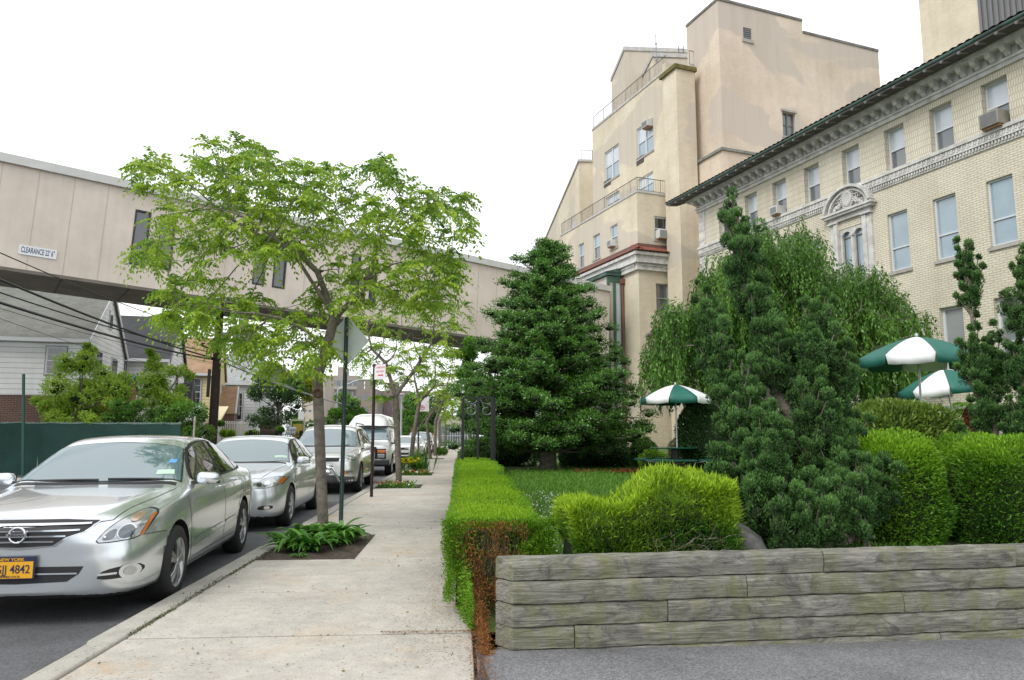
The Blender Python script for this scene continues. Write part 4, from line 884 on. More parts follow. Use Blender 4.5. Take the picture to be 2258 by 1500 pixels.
tower('distant_tower','long low purple brown apartment block above the white van roof',830,905,862,205,M_t3,8,7,ww_=.35)
tower('distant_tower','tan stepped tower left of the nearest street tree trunk',668,716,832,180,M_t2,7,4,ww_=.5,wz=.5)
tower('distant_tower','pale high rise seen in the gap below the footbridge left of the trunk',505,548,775,230,M_t4,10,5,ww_=.5)
tower('distant_tower','purplish tall tower beside the pale high rise under the footbridge',515,542,722,225,M_t3,4,1)
tower('distant_tower','red brick block at the far end of the street behind the parked cars',905,985,935,150,mat('far_red_brick',(.30,.12,.09),.9,var=.3,vs=.3),4,6,ww_=.3)
# end of the street: glazed entrance with steel bars
a=aY(962,985,112);b=aY(1052,985,112); e=empty('glazed_entrance',(a.x,112,0),0,'pale building with tall white vertical bars closing the end of the pavement','building'); w=b.x-a.x
mb=MB(); mb.box(0,w,.3,8,0,4.4); mb.build('wall',mat('entrance_beige',(.55,.50,.40),.8),e); mb=MB(); mb.box(w*.1,w,.1,.29,0,2.7); mb.build('pane',M_gl_mid,e)
mb=MB()
for i in range(16): x=w*.1+w*.9*i/15; mb.box(x-.04,x+.04,0,.08,0,2.75+(i%3)*.05)
mb.box(w*.1,w,-.001,.081,1.3,1.38); mb.build('steel_bars',mat('pale_steel',(.48,.52,.55),.5),e)
# ================= vegetation kit =================
M_bark=mat('bark_grey',(.19,.165,.135),.95,var=.5,vs=9,bump=1,bs=45,col2=(.085,.075,.06))
M_core=mat('core_shade',(.012,.026,.006),1.0,var=.6,vs=9)  # near-black: the shade inside plants is put into this core colour
M_twig=mat('twig_brown',(.16,.115,.08),.9,var=.4,vs=12)
def tubes(name,segs,m,parent,seg=6):
    """segs: array (n,8): p0 xyz r0, p1 xyz r1"""
    S_=np.asarray(segs,float); n=len(S_); a=S_[:,:3];b=S_[:,4:7];d=unit(b-a); ref=np.where(np.abs(d[:,2:3])<.9,np.array([[0,0,1.]]),np.array([[1.,0,0]])); s=unit(np.cross(d,ref)); u=np.cross(s,d)
    out=[]
    for k in range(seg):
        t0,t1=2*math.pi*k/seg,2*math.pi*(k+1)/seg
        q=lambda p,r,t: p+(s*math.cos(t)+u*math.sin(t))*r
        out.append(np.stack([q(a,S_[:,3:4],t0),q(a,S_[:,3:4],t1),q(b,S_[:,7:8],t1),q(b,S_[:,7:8],t0)],1))
    V=np.concatenate([o.reshape(-1,3) for o in out])
    o=nmesh(name,V,4,m,parent); bm=bmesh.new(); bm.from_mesh(o.data); bmesh.ops.remove_doubles(bm,verts=bm.verts,dist=1e-4); bm.to_mesh(o.data); bm.free(); o.data.shade_smooth(); return o
def grow(trunk,A,step,di,dk,iters=90,up=.1,tip=.006,rtrunk=.12,ex=2.4,jit=.18):
    """space colonisation: trunk=list of polylines [(x,y,z)..] (first is the trunk); A attractors. returns P,parent,r,ischild count"""
    P=[];par=[]
    def addline(pts,start):
        last=start
        for a,b in zip(pts[:-1],pts[1:]):
            a=np.array(a,float);b=np.array(b,float);n=max(1,int(np.linalg.norm(b-a)/step))
            for i in range(1,n+1):
                P.append(a+(b-a)*i/n); par.append(last); last=len(P)-1
        return last
    P.append(np.array(trunk[0][0],float)); par.append(-1); addline(trunk[0],0)
    for t in trunk[1:]:
        s=int(np.argmin([np.linalg.norm(p-np.array(t[0])) for p in P])); addline([P[s]]+list(t[1:]),s)
    A=np.asarray(A,float); alive=np.ones(len(A),bool)
    for it in range(iters):
        if not alive.any(): break
        Pn=np.array(P); Q=A[alive]; d=np.linalg.norm(Q[:,None]-Pn[None],axis=2); j=d.argmin(1); dm=d[np.arange(len(Q)),j]
        ok=dm<di
        if not ok.any(): break
        new={}
        for q,jj in zip(Q[ok],j[ok]): new.setdefault(jj,[]).append(q)
        for jj,qs in new.items():
            v=unit(np.array(qs)-P[jj]).sum(0)+RNG.normal(size=3)*jit; v[2]+=up; v=v/max(1e-6,np.linalg.norm(v)); P.append(P[jj]+v*step); par.append(jj)
        Pn=np.array(P[-len(new):]); d=np.linalg.norm(A[:,None]-Pn[None],axis=2).min(1); alive&=d>dk
    P=np.array(P); par=np.array(par); n=len(P); r=np.zeros(n); ch=np.zeros(n,int)
    for i in range(n-1,0,-1):
        if ch[i]==0: r[i]=tip**ex
        r[par[i]]+=r[i]; ch[par[i]]+=1
    r=r**(1/ex); sc=rtrunk/r[0]
    r=np.where(r>tip*1.0,tip+(r-tip)*(rtrunk-tip)/max(1e-6,(r[0]-tip)),tip)
    return P,par,r,ch
def skeleton_mesh(name,P,par,r,m,parent,seg=6):
    i=np.arange(1,len(P)); s=np.concatenate([P[par[i]],r[par[i]][:,None]*.97,P[i],r[i][:,None]],1); return tubes(name,s,m,parent,seg)
def compound(O,D,L,nl=6,ll=.07,lw=.026,droop=.5):
    """pinnate leaves: origins O, directions D"""
    n=len(O); D=unit(D); L=np.broadcast_to(np.asarray(L,float),(n,)); s=unit(np.cross(D,np.array([0,0,1.])+RNG.normal(size=(n,3))*.25)); out=[];rid=[]
    for j in range(nl+1):
        t=(j+.8)/(nl+.8); base=O+D*(L*t)[:,None]-np.array([0,0,1])*(L*droop*t*t)[:,None]
        dd=unit(D-np.array([0,0,1])*(2*droop*t))
        for sg in ((-1,1) if j<nl else (0,)):
            dirn=s*sg*.9+dd*(.55 if sg else 1)-np.array([0,0,1])*RNG.uniform(.15,.7,n)[:,None]+RNG.normal(size=(n,3))*.12
            out.append(leaves(base,dirn,ll*RNG.uniform(.75,1.15,n)*(1-.3*abs(t-.55)),lw*RNG.uniform(.8,1.2,n),.12)); rid.append(np.arange(n))
    return np.concatenate(out),np.concatenate(rid)
def blobsurf(C,Rr,n,flat=(1,1,1),jit=.12,top=0):
    """points on blobs: C (m,3), Rr (m,), n per blob -> P,N"""
    m=len(C); N=unit(RNG.normal(size=(m,n,3))); 
    if top: N[...,2]=np.where(N[...,2]<-top,-N[...,2],N[...,2])
    rr=(Rr[:,None]*(1-jit*np.abs(RNG.normal(size=(m,n))))) [...,None]
    P=C[:,None]+N*rr*np.array(flat); return P.reshape(-1,3),N.reshape(-1,3)
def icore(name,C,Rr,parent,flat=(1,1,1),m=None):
    """solid low-poly lumps, dark to stand in for inner shade and stop see-through"""
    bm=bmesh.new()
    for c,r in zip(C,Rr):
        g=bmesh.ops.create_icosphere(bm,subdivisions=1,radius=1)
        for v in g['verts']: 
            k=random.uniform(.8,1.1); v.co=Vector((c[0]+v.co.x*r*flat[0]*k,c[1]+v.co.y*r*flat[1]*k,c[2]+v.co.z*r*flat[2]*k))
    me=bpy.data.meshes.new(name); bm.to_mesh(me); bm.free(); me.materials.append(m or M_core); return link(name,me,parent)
def plant(name,label,cat,base=(0,0,0),group=None): return empty(name,base,0,label,cat,group)
def local(P,base): return P-np.array(base,float)
# ---------- leaf materials ----------
LM_loc=leafmat('honeyed_green_leaflets',(.055,.18,.018),(.40,.56,.05),.45,.45)
LM_holly=leafmat('holly_leaves',(.02,.085,.012),(.17,.38,.045),.32,.12,.6)
LM_yew=leafmat('yew_new_growth',(.10,.26,.010),(.30,.50,.015),.6,.35)
LM_yewd=leafmat('yew_green',(.035,.13,.010),(.27,.50,.02),.6,.3)
LM_gold=leafmat('golden_juniper',(.04,.14,.012),(.44,.64,.03),.6,.35)
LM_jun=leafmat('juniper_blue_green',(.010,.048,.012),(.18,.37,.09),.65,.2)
LM_dead=leafmat('dead_needles',(.16,.06,.018),(.45,.20,.055),.8,.2)
LM_cherry=leafmat('weeping_leaves',(.03,.12,.012),(.19,.38,.055),.4,.3)
LM_laurel=leafmat('laurel_leaves',(.04,.11,.015),(.27,.38,.06),.3,.2,.7)
LM_hosta=leafmat('hosta_leaves',(.035,.14,.015),(.16,.37,.05),.35,.35,.6)
LM_bush=leafmat('bush_leaves',(.03,.12,.015),(.20,.40,.05),.45,.3); LM_lime=leafmat('lime_leaves',(.12,.28,.02),(.44,.62,.08),.5,.4); LM_dark=leafmat('dark_leaves',(.015,.05,.015),(.07,.17,.04),.5,.2)
LM_maple=leafmat('red_maple_leaves',(.12,.02,.015),(.36,.09,.06),.5,.3); LM_yel=leafmat('yellowgreen_leaves',(.06,.14,.015),(.42,.44,.03),.5,.35)
# ================= hedges =================
def boxhedge(name,label,cat,f,n,size,wid,lm,core,base=(0,0,0),group=None,curl=.2,up=.5,tintf=None,out=.9):
    """f(n)->P,N sampled surface. core: callable(parent)"""
    e=plant(name,label,cat,base,group); P,N=f(n); D=N*out+RNG.normal(size=P.shape)*.45+np.array([0,0,up])
    tint=RNG.random(len(P))*.6+.2 if tintf is None else tintf(P,N)
    sz=size(P) if callable(size) else RNG.uniform(.7,1.3,len(P))*size
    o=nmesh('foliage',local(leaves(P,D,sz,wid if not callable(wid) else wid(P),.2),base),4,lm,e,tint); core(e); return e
# long clipped yew hedge beside the sidewalk
def yewf(n):
    # sample y with density falling with distance
    t=RNG.random(n); y=5.95+ (21.5-5.95)*t**1.75
    hw0=lambda y:-.10+.0*y; 
    u=RNG.random(n)*2.6; lft=-.10-.012*np.sin(y*2.1)-.01*np.sin(y*5.3); rgt=.70+.014*(y-6)+.04*np.sin(y*1.7); w=rgt-lft
    top=.70+.008*np.sin(y*1.3)
    a=u<.78; b_=(u>=.78)&(u<1.75)
    X=np.where(a,lft+RNG.random(n)*.03,np.where(b_,lft+(u-.78)/.97*w,rgt-.02*RNG.random(n))); Z=np.where(a,u/.78*top,np.where(b_,top,(2.6-u)/.85*top))
    N=np.zeros((n,3)); N[:,0]=np.where(a,-1,np.where(b_,0,1)); N[:,2]=np.where(b_,1,.1)
    edge=np.minimum(np.abs(X-lft),np.abs(rgt-X)); Z=np.where(b_,Z-.10*np.exp(-edge/.07),Z)
    k=RNG.random(n)<.10 # near end face
    uu=RNG.random(n); X=np.where(k,-.10+.80*uu,X); y=np.where(k,5.95-.03*RNG.random(n),y); Z=np.where(k,RNG.random(n)*.70,Z); N[k]=[0,-1,.1]
    l=lump(np.stack([X,y,Z],1),4.5,3)*.020; P=np.stack([X,y,Z],1)+N*l[:,None]-N*np.abs(RNG.normal(size=(n,1)))*.03-np.where(N[:,2:3]<.5,N*(.05+.05*lump(np.stack([X,y,Z],1),7,31)[:,None]),0)*(RNG.random((n,1))<.5)
    m=(P[:,2]>.06)&~((P[:,2]<.30+.9*np.abs(P[:,0]-.0))&(P[:,1]<6.0)&(P[:,0]<.2)&(P[:,2]<.3)); return P[m],N[m]
def yewcore(e):
    mb=MB(); mb.box(-.03,.63,6.08,21.4,.02,.60); mb.build('solid_dark_core',M_core,e)  # solid dark box standing in for the shaded inside of the hedge
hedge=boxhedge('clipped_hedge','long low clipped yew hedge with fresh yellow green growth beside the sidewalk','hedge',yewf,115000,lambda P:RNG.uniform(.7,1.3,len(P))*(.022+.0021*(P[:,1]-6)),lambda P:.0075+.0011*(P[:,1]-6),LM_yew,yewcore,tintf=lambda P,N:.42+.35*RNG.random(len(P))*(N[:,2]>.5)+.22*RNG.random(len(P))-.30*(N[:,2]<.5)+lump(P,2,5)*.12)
# dead brown end of the hedge: sparse dead sprays over bare twigs, green at both sides
n=9500; X=RNG.uniform(-.08,.52,n); Z=RNG.uniform(.05,.70,n); q=lump(np.stack([X*1.6,X*0,Z],1),9,77)*.5; keep=(Z>.46-1.9*(X+.08))&(RNG.random(n)<np.exp(-((X-.20-.12*Z)/.24)**2)*np.clip(.35+q,0.05,1)); X,Z=X[keep],Z[keep]; n=len(X)
P=np.stack([X,5.88-.09*RNG.random(n),Z],1); D=RNG.normal(size=(n,3))*.55+np.array([0,-.45,.8])
nmesh('dead_needles',leaves(P,D,RNG.uniform(.02,.042,n),.006,.1),4,LM_dead,hedge,RNG.random(n))
sg=[]
for i in range(230):
    x=min(.6,max(-.06,random.gauss(.22,.19))); z1=random.uniform(.35,.68); p=np.array([.20+(x-.20)*.35,5.97,.0]); q=np.array([x,5.86+random.uniform(-.02,.05),z1]); m_=6
    for k in range(m_):
        t=(k+1)/m_; nx_=p*(1-1/(m_-k))+q/(m_-k)+np.array([random.gauss(0,.010),random.gauss(0,.008),0]); sg.append([*p,.0042-.0005*k,*nx_,.0037-.0005*k]); p=nx_
tubes('bare_twigs',sg,M_twig,hedge,4)
n=26000; X=RNG.uniform(-.14,.74,n); Z=RNG.uniform(.0,.72,n); c=np.abs(X-.22-.10*Z); q=lump(np.stack([X,X*0,Z],1),8,78)*.06
kk=((c+q>.22)|(Z>.66)|(RNG.random(n)<.07))&(Z>np.where(X<.2,.50-1.9*(X+.14)-.0,-1)*(1)+.0*q) | ((X<.02)&(Z>.18+.6*RNG.random(n)))
X,Z=X[kk],Z[kk]; n=len(X); P=np.stack([X,5.92-.09*RNG.random(n),Z],1)
nmesh('end_growth',leaves(P,RNG.normal(size=(n,3))*.5+np.array([0,-.7,.5]),RNG.uniform(.018,.036,n),.008),4,LM_yewd,hedge,RNG.random(n))
n=2600; t=RNG.random(n); P=np.stack([.145+.03*t+RNG.normal(size=n)*(.035-.012*t),5.85-1.0*t,np.maximum(.004,(.30-.34*t)*RNG.random(n))],1)
nmesh('trailing_needles',leaves(P,RNG.normal(size=(n,3))+np.array([-.3,-.3,0]),RNG.uniform(.014,.03,n),.005),4,LM_dead,hedge,RNG.random(n)*.9)
n=2600; Yt=RNG.uniform(5.4,5.95,n); Zt=RNG.random(n)**1.2*.45*(Yt-4.95)+.02; P=np.stack([.11-.22*(Yt-5.4)*RNG.random(n)-.03*RNG.random(n),Yt,Zt],1)
nmesh('side_growth',leaves(P,RNG.normal(size=(n,3))*.5+np.array([-.8,-.2,.3]),RNG.uniform(.018,.03,n),.008),4,LM_yewd,hedge,RNG.random(n))
# generic rounded hedge: superellipsoid
def sell(c,r,p,n,ln,lsc=3.,la=.05,jit=.05,bottom=-.95,seed=1):
    c=np.array(c);r=np.array(r); N=unit(RNG.normal(size=(int(n),3))); N=N[N[:,2]>bottom]
    k=(np.abs(N)**p).sum(1)**(-1/p); Q=N*k[:,None]; G=unit(np.sign(Q)*np.abs(Q)**(p-1)/r)
    P=c+Q*r; l=lump(P,lsc,seed)*la; P=P+G*l[:,None]-G*(np.abs(RNG.normal(size=(len(P),1)))*jit); return P,G
def sellcore(c,r,p,shr=.86,m=None):
    def f(e):
        bm=bmesh.new(); g=bmesh.ops.create_icosphere(bm,subdivisions=4,radius=1)
        for v in bm.verts:
            q=np.array(v.co); k=(np.abs(q)**p).sum()**(-1/p); v.co=Vector(np.array(c)+q*k*np.array(r)*shr)
        me=bpy.data.meshes.new('solid_dark_core'); bm.to_mesh(me); bm.free(); me.materials.append(m or M_core); link('solid_dark_core',me,e)  # solid core, its dark colour stands in for inner shade
    return f
def rhedge(name,label,c,r,p,n,size,wid,lm,cat='hedge',lsc=3.,la=.04,jit=.05,seed=1,up=.4,shr=.86,tintf=None,group=None,out=.9):
    return boxhedge(name,label,cat,lambda k:sell(c,r,p,k,0,lsc,la,jit,seed=seed),n,size,wid,lm,sellcore(c,r,p,shr),group=group,up=up,tintf=tintf,out=out)
def boxsurf(x0,x1,y0,y1,z0,z1,rd,n):
    w,d,h=x1-x0,y1-y0,z1-z0; A=np.array([w*h,w*h*.7,d*h,d*h,w*d]); f=RNG.choice(5,size=int(n),p=A/A.sum()); u=RNG.random(int(n));v=RNG.random(int(n))
    X=np.where(f==2,x0,np.where(f==3,x1,x0+w*u)); Y=np.where(f==0,y0,np.where(f==1,y1,np.where(f==4,y0+d*v,y0+d*u))); Z=np.where(f==4,z1,z0+h*v); P=np.stack([X,Y,Z],1)
    Q=np.stack([np.clip(X,x0+rd,x1-rd),np.clip(Y,y0+rd,y1-rd),np.clip(Z,z0-1,z1-rd)],1); N=unit(P-Q); return Q+N*rd,N
# golden juniper hedge: low lobe on the left, tall lobe on the right
def goldf(n):
    P,N=boxsurf(.80,2.14,5.60,6.38,.12,1.04,.13,n); tp=.84+.20*sst(1.15,1.55,P[:,0])+.015*np.sin(P[:,0]*9); P[:,2]=.12+(P[:,2]-.12)*(tp-.12)/.92
    tap=.14*(1-sst(.15,.75,P[:,2])); P[:,0]+=np.where(P[:,0]<1.3,tap,-tap*.6)
    l=lump(P,7,41); P=P+N*(l*.030)[:,None]-N*np.abs(RNG.normal(size=(len(P),1)))*.06*(1.4-sst(-.2,.8,N[:,2:3])); return P,N
def goldcore(e):
    icore('dark_core',[(1.0+.13*i,6.0,.42+.12*(i>3)) for i in range(8)]+[(1.1+.16*i,6.0,.25) for i in range(6)],[.24,.25,.26,.28,.31,.32,.32,.28]+[.24]*6,e,(.9,1,1.15))
gh_=boxhedge('golden_juniper_hedge','golden green juniper hedge behind the left half of the timber wall','hedge',goldf,56000,.040,.0085,LM_gold,goldcore,up=.45,tintf=lambda P,N:np.clip(.10+.75*RNG.random(len(P))*sst(.55,1.0,P[:,2]+.25*(1.3-np.minimum(P[:,0],1.3)))+.35*(RNG.random(len(P))**3)+lump(P,6,9)*.16,0,1))
sg=[]
P,N=goldf(5200); k=(N[:,2]>.2)|(RNG.random(len(P))<.35); P,N=P[k],N[k]; nmesh('long_sprays',leaves(P,N*.8+RNG.normal(size=P.shape)*.5+np.array([0,0,.5]),RNG.uniform(.05,.10,len(P)),.011,.15),4,LM_gold,gh_,.55+.45*RNG.random(len(P))*(N[:,2]>0)-.15*(N[:,2]<.2))
for i in range(80):
    p=np.array([random.uniform(1.45,2.0),5.68,random.uniform(.30,.62)]); d=unit(np.array([random.gauss(.3,.8),random.gauss(-.1,.3),random.gauss(.2,.5)]))
    for k in range(4): q=p+d*.05+RNG.normal(size=3)*.012; sg.append([*p,.004-.0007*k,*q,.0035-.0007*k]); p=q
tubes('bare_twigs',sg,mat('bleached_twig',(.30,.25,.21),.9),gh_,4)
# sprays sticking up from its top
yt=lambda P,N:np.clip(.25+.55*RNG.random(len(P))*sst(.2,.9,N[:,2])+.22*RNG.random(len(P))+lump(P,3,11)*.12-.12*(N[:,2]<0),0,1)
c1_=aY(2022,1080,6.65); c2_=aY(2262,1085,6.3)
rhedge('rounded_yew','dome shaped clipped yew mound directly right of the big spreading juniper','bush' and (3.62,7.0,.72),(.56,.62,.68),2.5,52000,.030,.010,LM_yewd,'bush',3.5,.035,.04,seed=21,up=.35,tintf=yt) if 0 else None
def yf(c,r,seed):
    def f(k):
        P,N=boxsurf(c[0]-r[0],c[0]+r[0],c[1]-r[1],c[1]+r[1],c[2]-r[2],c[2]+r[2],.40,k); tap=.10*(1-sst(.1,.7,P[:,2])); P[:,0]+=np.where(P[:,0]<c[0],tap,-tap)
        return P+N*(lump(P,6,seed)*.035)[:,None]-N*np.abs(RNG.normal(size=(len(P),1)))*.08,N
    return f
def yewmound(lbl,c,r,seed,n=38000):
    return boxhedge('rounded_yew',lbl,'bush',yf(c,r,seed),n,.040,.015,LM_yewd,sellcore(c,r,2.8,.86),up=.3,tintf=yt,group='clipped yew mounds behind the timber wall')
# ================= Hollywood junipers: twisted leaders carrying tufted clumps =================
def juniper(label,base,leaders,nblob,rb,n_per,size,seed=1,group='upright junipers in the garden',dense=1.,trunkr=.07,flat=(1,1,1)):
    e=plant('juniper_tree',label,'juniper',base,group); b0=np.array(base,float); C=[];Rr=[];sg=[]; g=np.random.default_rng(seed)
    for ld,w in leaders:
        ld=np.array(ld,float); t=np.linspace(0,1,len(ld)); q=np.linspace(0,1,14); pts=np.stack([np.interp(q,t,ld[:,k]) for k in range(3)],1); pts[1:-1]+=g.normal(size=(12,3))*.03
        for k in range(13): sg.append([*(pts[k]-b0),trunkr*(1-.8*k/13),*(pts[k+1]-b0),trunkr*(1-.8*(k+1)/13)])
        nb=int(nblob*len(ld)/4/2.6)
        for i in range(nb):
            s=g.random()**.85; p=np.array([np.interp(s,q,pts[:,k]) for k in range(3)]); ww_=w*(1-.72*s)+.05; a=g.uniform(0,6.28); reach=ww_*g.uniform(.35,1.15); od=np.array([math.cos(a),math.sin(a),0]); m_=int(g.integers(2,5)); r0=rb*g.uniform(.7,1.15)*(1-.35*s)
            for k in range(m_):
                t=(k+1)/m_; c=p+od*reach*(t**.7)+np.array([0,0,.05+.32*reach*t*t+rb*1.1*k*(.4+.6*t)])+g.normal(size=3)*.02; C.append(c); Rr.append(r0*(1.05-.55*t)*g.uniform(.85,1.15))
            sg.append([*(p-b0-np.array([0,0,.08])),.014,*(c-b0),.005])
    C=np.array(C);Rr=np.array(Rr); P,N=blobsurf(C,Rr,n_per,(1,1,1.35),.22); P=P+N*(lump(P,16,seed)*.022)[:,None]
    d=np.full(len(P),9.) 
    D=N*.7+np.array([0,0,.95])+RNG.normal(size=P.shape)*.4
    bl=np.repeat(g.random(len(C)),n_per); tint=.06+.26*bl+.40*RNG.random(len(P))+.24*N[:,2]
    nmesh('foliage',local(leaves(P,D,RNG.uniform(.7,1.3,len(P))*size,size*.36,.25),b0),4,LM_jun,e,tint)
    icore('dark_core',C-b0,Rr*.66,e,(1,1,1.2))
    k=g.integers(0,len(C),3); Pd,Nd=blobsurf(C[k],Rr[k]*.5,90,(1,1,1),.3); nmesh('dead_sprig',local(leaves(Pd,Nd+np.array([0,0,.5]),.03,.01),b0),4,LM_dead,e,RNG.random(len(Pd)))
    tubes('trunk',sg,M_bark,e,6); return e
def L3(*a): return [tuple(aY(px,py,Y)) for px,py,Y in a]
jb=aY(1720,1215,7.0)
juniper('big twisted juniper with a leaning pointed top just behind the middle of the timber wall',(2.95,7.0,.25),[
 (L3((1745,1200,7.1),(1740,900,7.2),(1700,760,7.3),(1640,620,7.4),(1612,480,7.4)),.36),
 (L3((1680,1200,7.0),(1640,950,7.0),(1580,800,7.2),(1560,720,7.2)),.31),
 (L3((1760,1200,7.0),(1780,1000,7.0),(1800,850,7.1),(1815,740,7.2)),.33),
 (L3((1820,1200,6.8),(1860,1050,7.0),(1850,900,7.3),(1840,830,7.3)),.31),
 (L3((1700,1190,6.5),(1690,1100,6.4),(1680,1010,6.4)),.30),
 (L3((1800,1200,6.4),(1850,1150,6.3),(1900,1120,6.3)),.30),
 (L3((1740,1215,6.1),(1790,1190,6.0),(1930,1185,5.9)),.20),(L3((1800,1215,6.6),(1880,1180,6.6),(1940,1110,6.7)),.30),(L3((1640,1215,6.6),(1640,1120,6.6),(1620,1040,6.7)),.26),
 (L3((1700,1100,6.9),(1660,1000,6.8),(1630,880,6.9)),.36)],150,.105,300,.030,seed=11)
juniper('slim juniper with a thin bent spire standing by the brick wall at the right',tuple(aY(2180,1105,9.5)),[
 (L3((2185,1105,9.5),(2150,860,9.5),(2145,700,9.5),(2128,570,9.5)),.22),(L3((2200,1105,9.4),(2190,900,9.4),(2195,780,9.4)),.28)],110,.10,260,.036,seed=12,trunkr=.05)
juniper('dark juniper column cut by the right edge behind the yew hedge',tuple(aY(2260,1110,9.0)),[
 (L3((2262,1110,9.0),(2255,850,9.0),(2262,700,9.0),(2268,600,9.0)),.30),(L3((2290,1110,9.0),(2285,860,9.0),(2290,720,9.0)),.35)],120,.11,260,.036,seed=13,trunkr=.05)
yewmound('dome shaped clipped yew right of the big twisted juniper',(4.11,7.15,.70),(.47,.58,.68),21)
yewmound('taller clipped yew running out of the picture at the right edge',(5.30,7.05,.68),(.64,.60,.66),22)
b=MB(); b.ball((0,0,0),.24,(1.1,.9,1.0),14); bo=b.build('boulder',mat('grey_rock',(.12,.115,.11),.9,var=.5,vs=9,bump=1,bs=18),smooth=True)
for v in bo.data.vertices: v.co*=1+.12*math.sin(v.co.x*17+v.co.z*11)+.08*math.sin(v.co.y*23)
bo.location=(2.22,5.95,.42); tag(bo,'dark grey boulder in the shade between the golden hedge and the big juniper','boulder')
# laurel hedge beyond
cL=aY(1985,945,10.5)
boxhedge('laurel_hedge','broad rounded laurel hedge with glossy leaves below the largest umbrella','hedge',lambda k:sell((cL.x+.05,10.6,1.12),(.88,.7,.76),2.6,k,0,2.5,.05,.06,seed=31),17000,.085,.034,LM_laurel,sellcore((cL.x+.05,10.6,1.12),(.88,.7,.76),2.6,.85),up=.3)
# ================= small garden shrubs =================
def shrub(name,label,px,py0,py1,wpx,Y,lm,n,size,cat='shrub',group=None,seed=1,wid=.4,p=2.3):
    a=aY(px,py1,Y); b_=aY(px,py0,Y); a.z=min(a.z,gh1(a.x,Y)-.02); w=wpx*Y/1680/2; c=(a.x,Y,(a.z+b_.z)/2); r=(w,w*.9,(b_.z-a.z)/2)
    return boxhedge(name,label,cat,lambda k:sell(c,r,p,k,0,4/max(w,.3),.08*w,.08*w,seed=seed),n,size,size*wid,lm,sellcore(c,r,p,.84),up=.3,group=group)
shrub('clipped_shrub','small flat topped clipped shrub left of the round table',1440,993,1022,62,21.5,LM_yewd,3000,.06,seed=41)
shrub('variegated_shrub','pale edged round shrub behind the round table against the brick wall',1508,968,1025,66,23,leafmat('variegated',(.10,.15,.05),(.42,.44,.26),.5,.2),4500,.06,seed=42)
shrub('clipped_shrub','dark clipped shrub beside the brick wall left of the round table',1418,968,1012,60,24,LM_bush,3500,.07,seed=43)
shrub('background_bush','wide dark bush behind the evergreen tree trunk to its right',1320,975,1050,170,26,LM_dark,9000,.09,seed=44)
shrub('background_bush','dark bush left of the evergreen tree trunk behind the iron trellis',1110,960,1035,150,27,LM_dark,9000,.09,seed=45)
shrub('dark_pine_bush','nearly black bushy conifer under the weeping tree beside the small umbrella',1570,880,1020,150,20,LM_dark,14000,.08,seed=46)
shrub('clipped_shrub','round green shrub at the foot of the stone base between umbrella poles',2122,890,950,68,17,LM_yewd,4000,.05,seed=47)
shrub('red_maple_shrub','low red leaved maple shrub next to the thin umbrella pole',2158,898,965,70,15,LM_maple,5000,.06,cat='shrub',seed=48)
shrub('yellow_bush','low yellow green bush by the evergreen tree',1290,1010,1045,40,22,LM_yel,2000,.05,seed=49) if 0 else None
shrub('far_bush','dark green bush at the far end of the long hedge',1035,985,1012,50,24,LM_bush,3000,.06,seed=50)
# red bedding flowers edging the far lawn
n=900; X=RNG.uniform(3.2,7.5,n); Yq=21+RNG.normal(size=n)*.25+.1*X; P=np.stack([X,Yq,gh(X,Yq)+.1*RNG.random(n)],1)
o=nmesh('bedding_flowers',leaves(P,RNG.normal(size=(n,3))+np.array([0,0,.5]),.07,.05),4,leafmat('bedding_red',(.08,.10,.03),(.42,.07,.03)),tint=RNG.random(n)); o['kind']='stuff'
# ================= big layered evergreen =================
hb=gz(1208,1052,.08); HX,HY=hb.x,hb.y
ev=plant('evergreen_tree','big dark glossy evergreen tree with layered boughs standing on the lawn right of the hedge','tree',(HX,HY,0))
C=[];Rr=[];sg=[[0,0,0,.30,.02,0,1.2,.24]]; g=np.random.default_rng(5); zz=.95; top=7.4
prev=np.array([.02,0,1.2])
for k in range(9):
    z=1.2+k*.7; q=np.array([.05*math.sin(k),.04*math.cos(k*2),z+.7]); sg.append([*prev,.24*(1-k/10),*q,.24*(1-(k+1)/10)]); prev=q
while zz<top:
    f=(zz-.5)/(top-.5); rad=(3.25*(1-f)**.60*(1 if f>.12 else .82+f*1.5)); nb=max(3,int(20*(1-f)+3))
    a0=g.uniform(0,6.28)
    for i in range(nb):
        a=a0+6.28*i/nb+g.normal()*.15; rr_=rad*g.uniform(.66,1.12); lift=g.normal()*.12
        for t in (1.,.72,.45):
            C.append((math.cos(a)*rr_*t,math.sin(a)*rr_*t,zz+.22*t+lift)); Rr.append(g.uniform(.26,.42)*(.65+.35*(1-f))*(1.15 if t<1 else .9))
        sg.append([0,0,zz-.1,.04,math.cos(a)*rr_*.9,math.sin(a)*rr_*.9,zz+.15+lift,.012])
    zz+=.33*(1-.25*f)
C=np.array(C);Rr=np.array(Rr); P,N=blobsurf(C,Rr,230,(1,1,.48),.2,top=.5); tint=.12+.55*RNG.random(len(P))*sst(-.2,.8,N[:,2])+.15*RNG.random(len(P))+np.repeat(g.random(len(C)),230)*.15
P+=RNG.normal(size=P.shape)*.05
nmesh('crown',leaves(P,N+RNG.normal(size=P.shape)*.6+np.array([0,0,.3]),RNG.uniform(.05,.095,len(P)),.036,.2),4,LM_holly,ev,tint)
icore('dark_core',C,Rr*.6,ev,(1,1,.45)); tubes('trunk',sg,M_bark,ev,8)
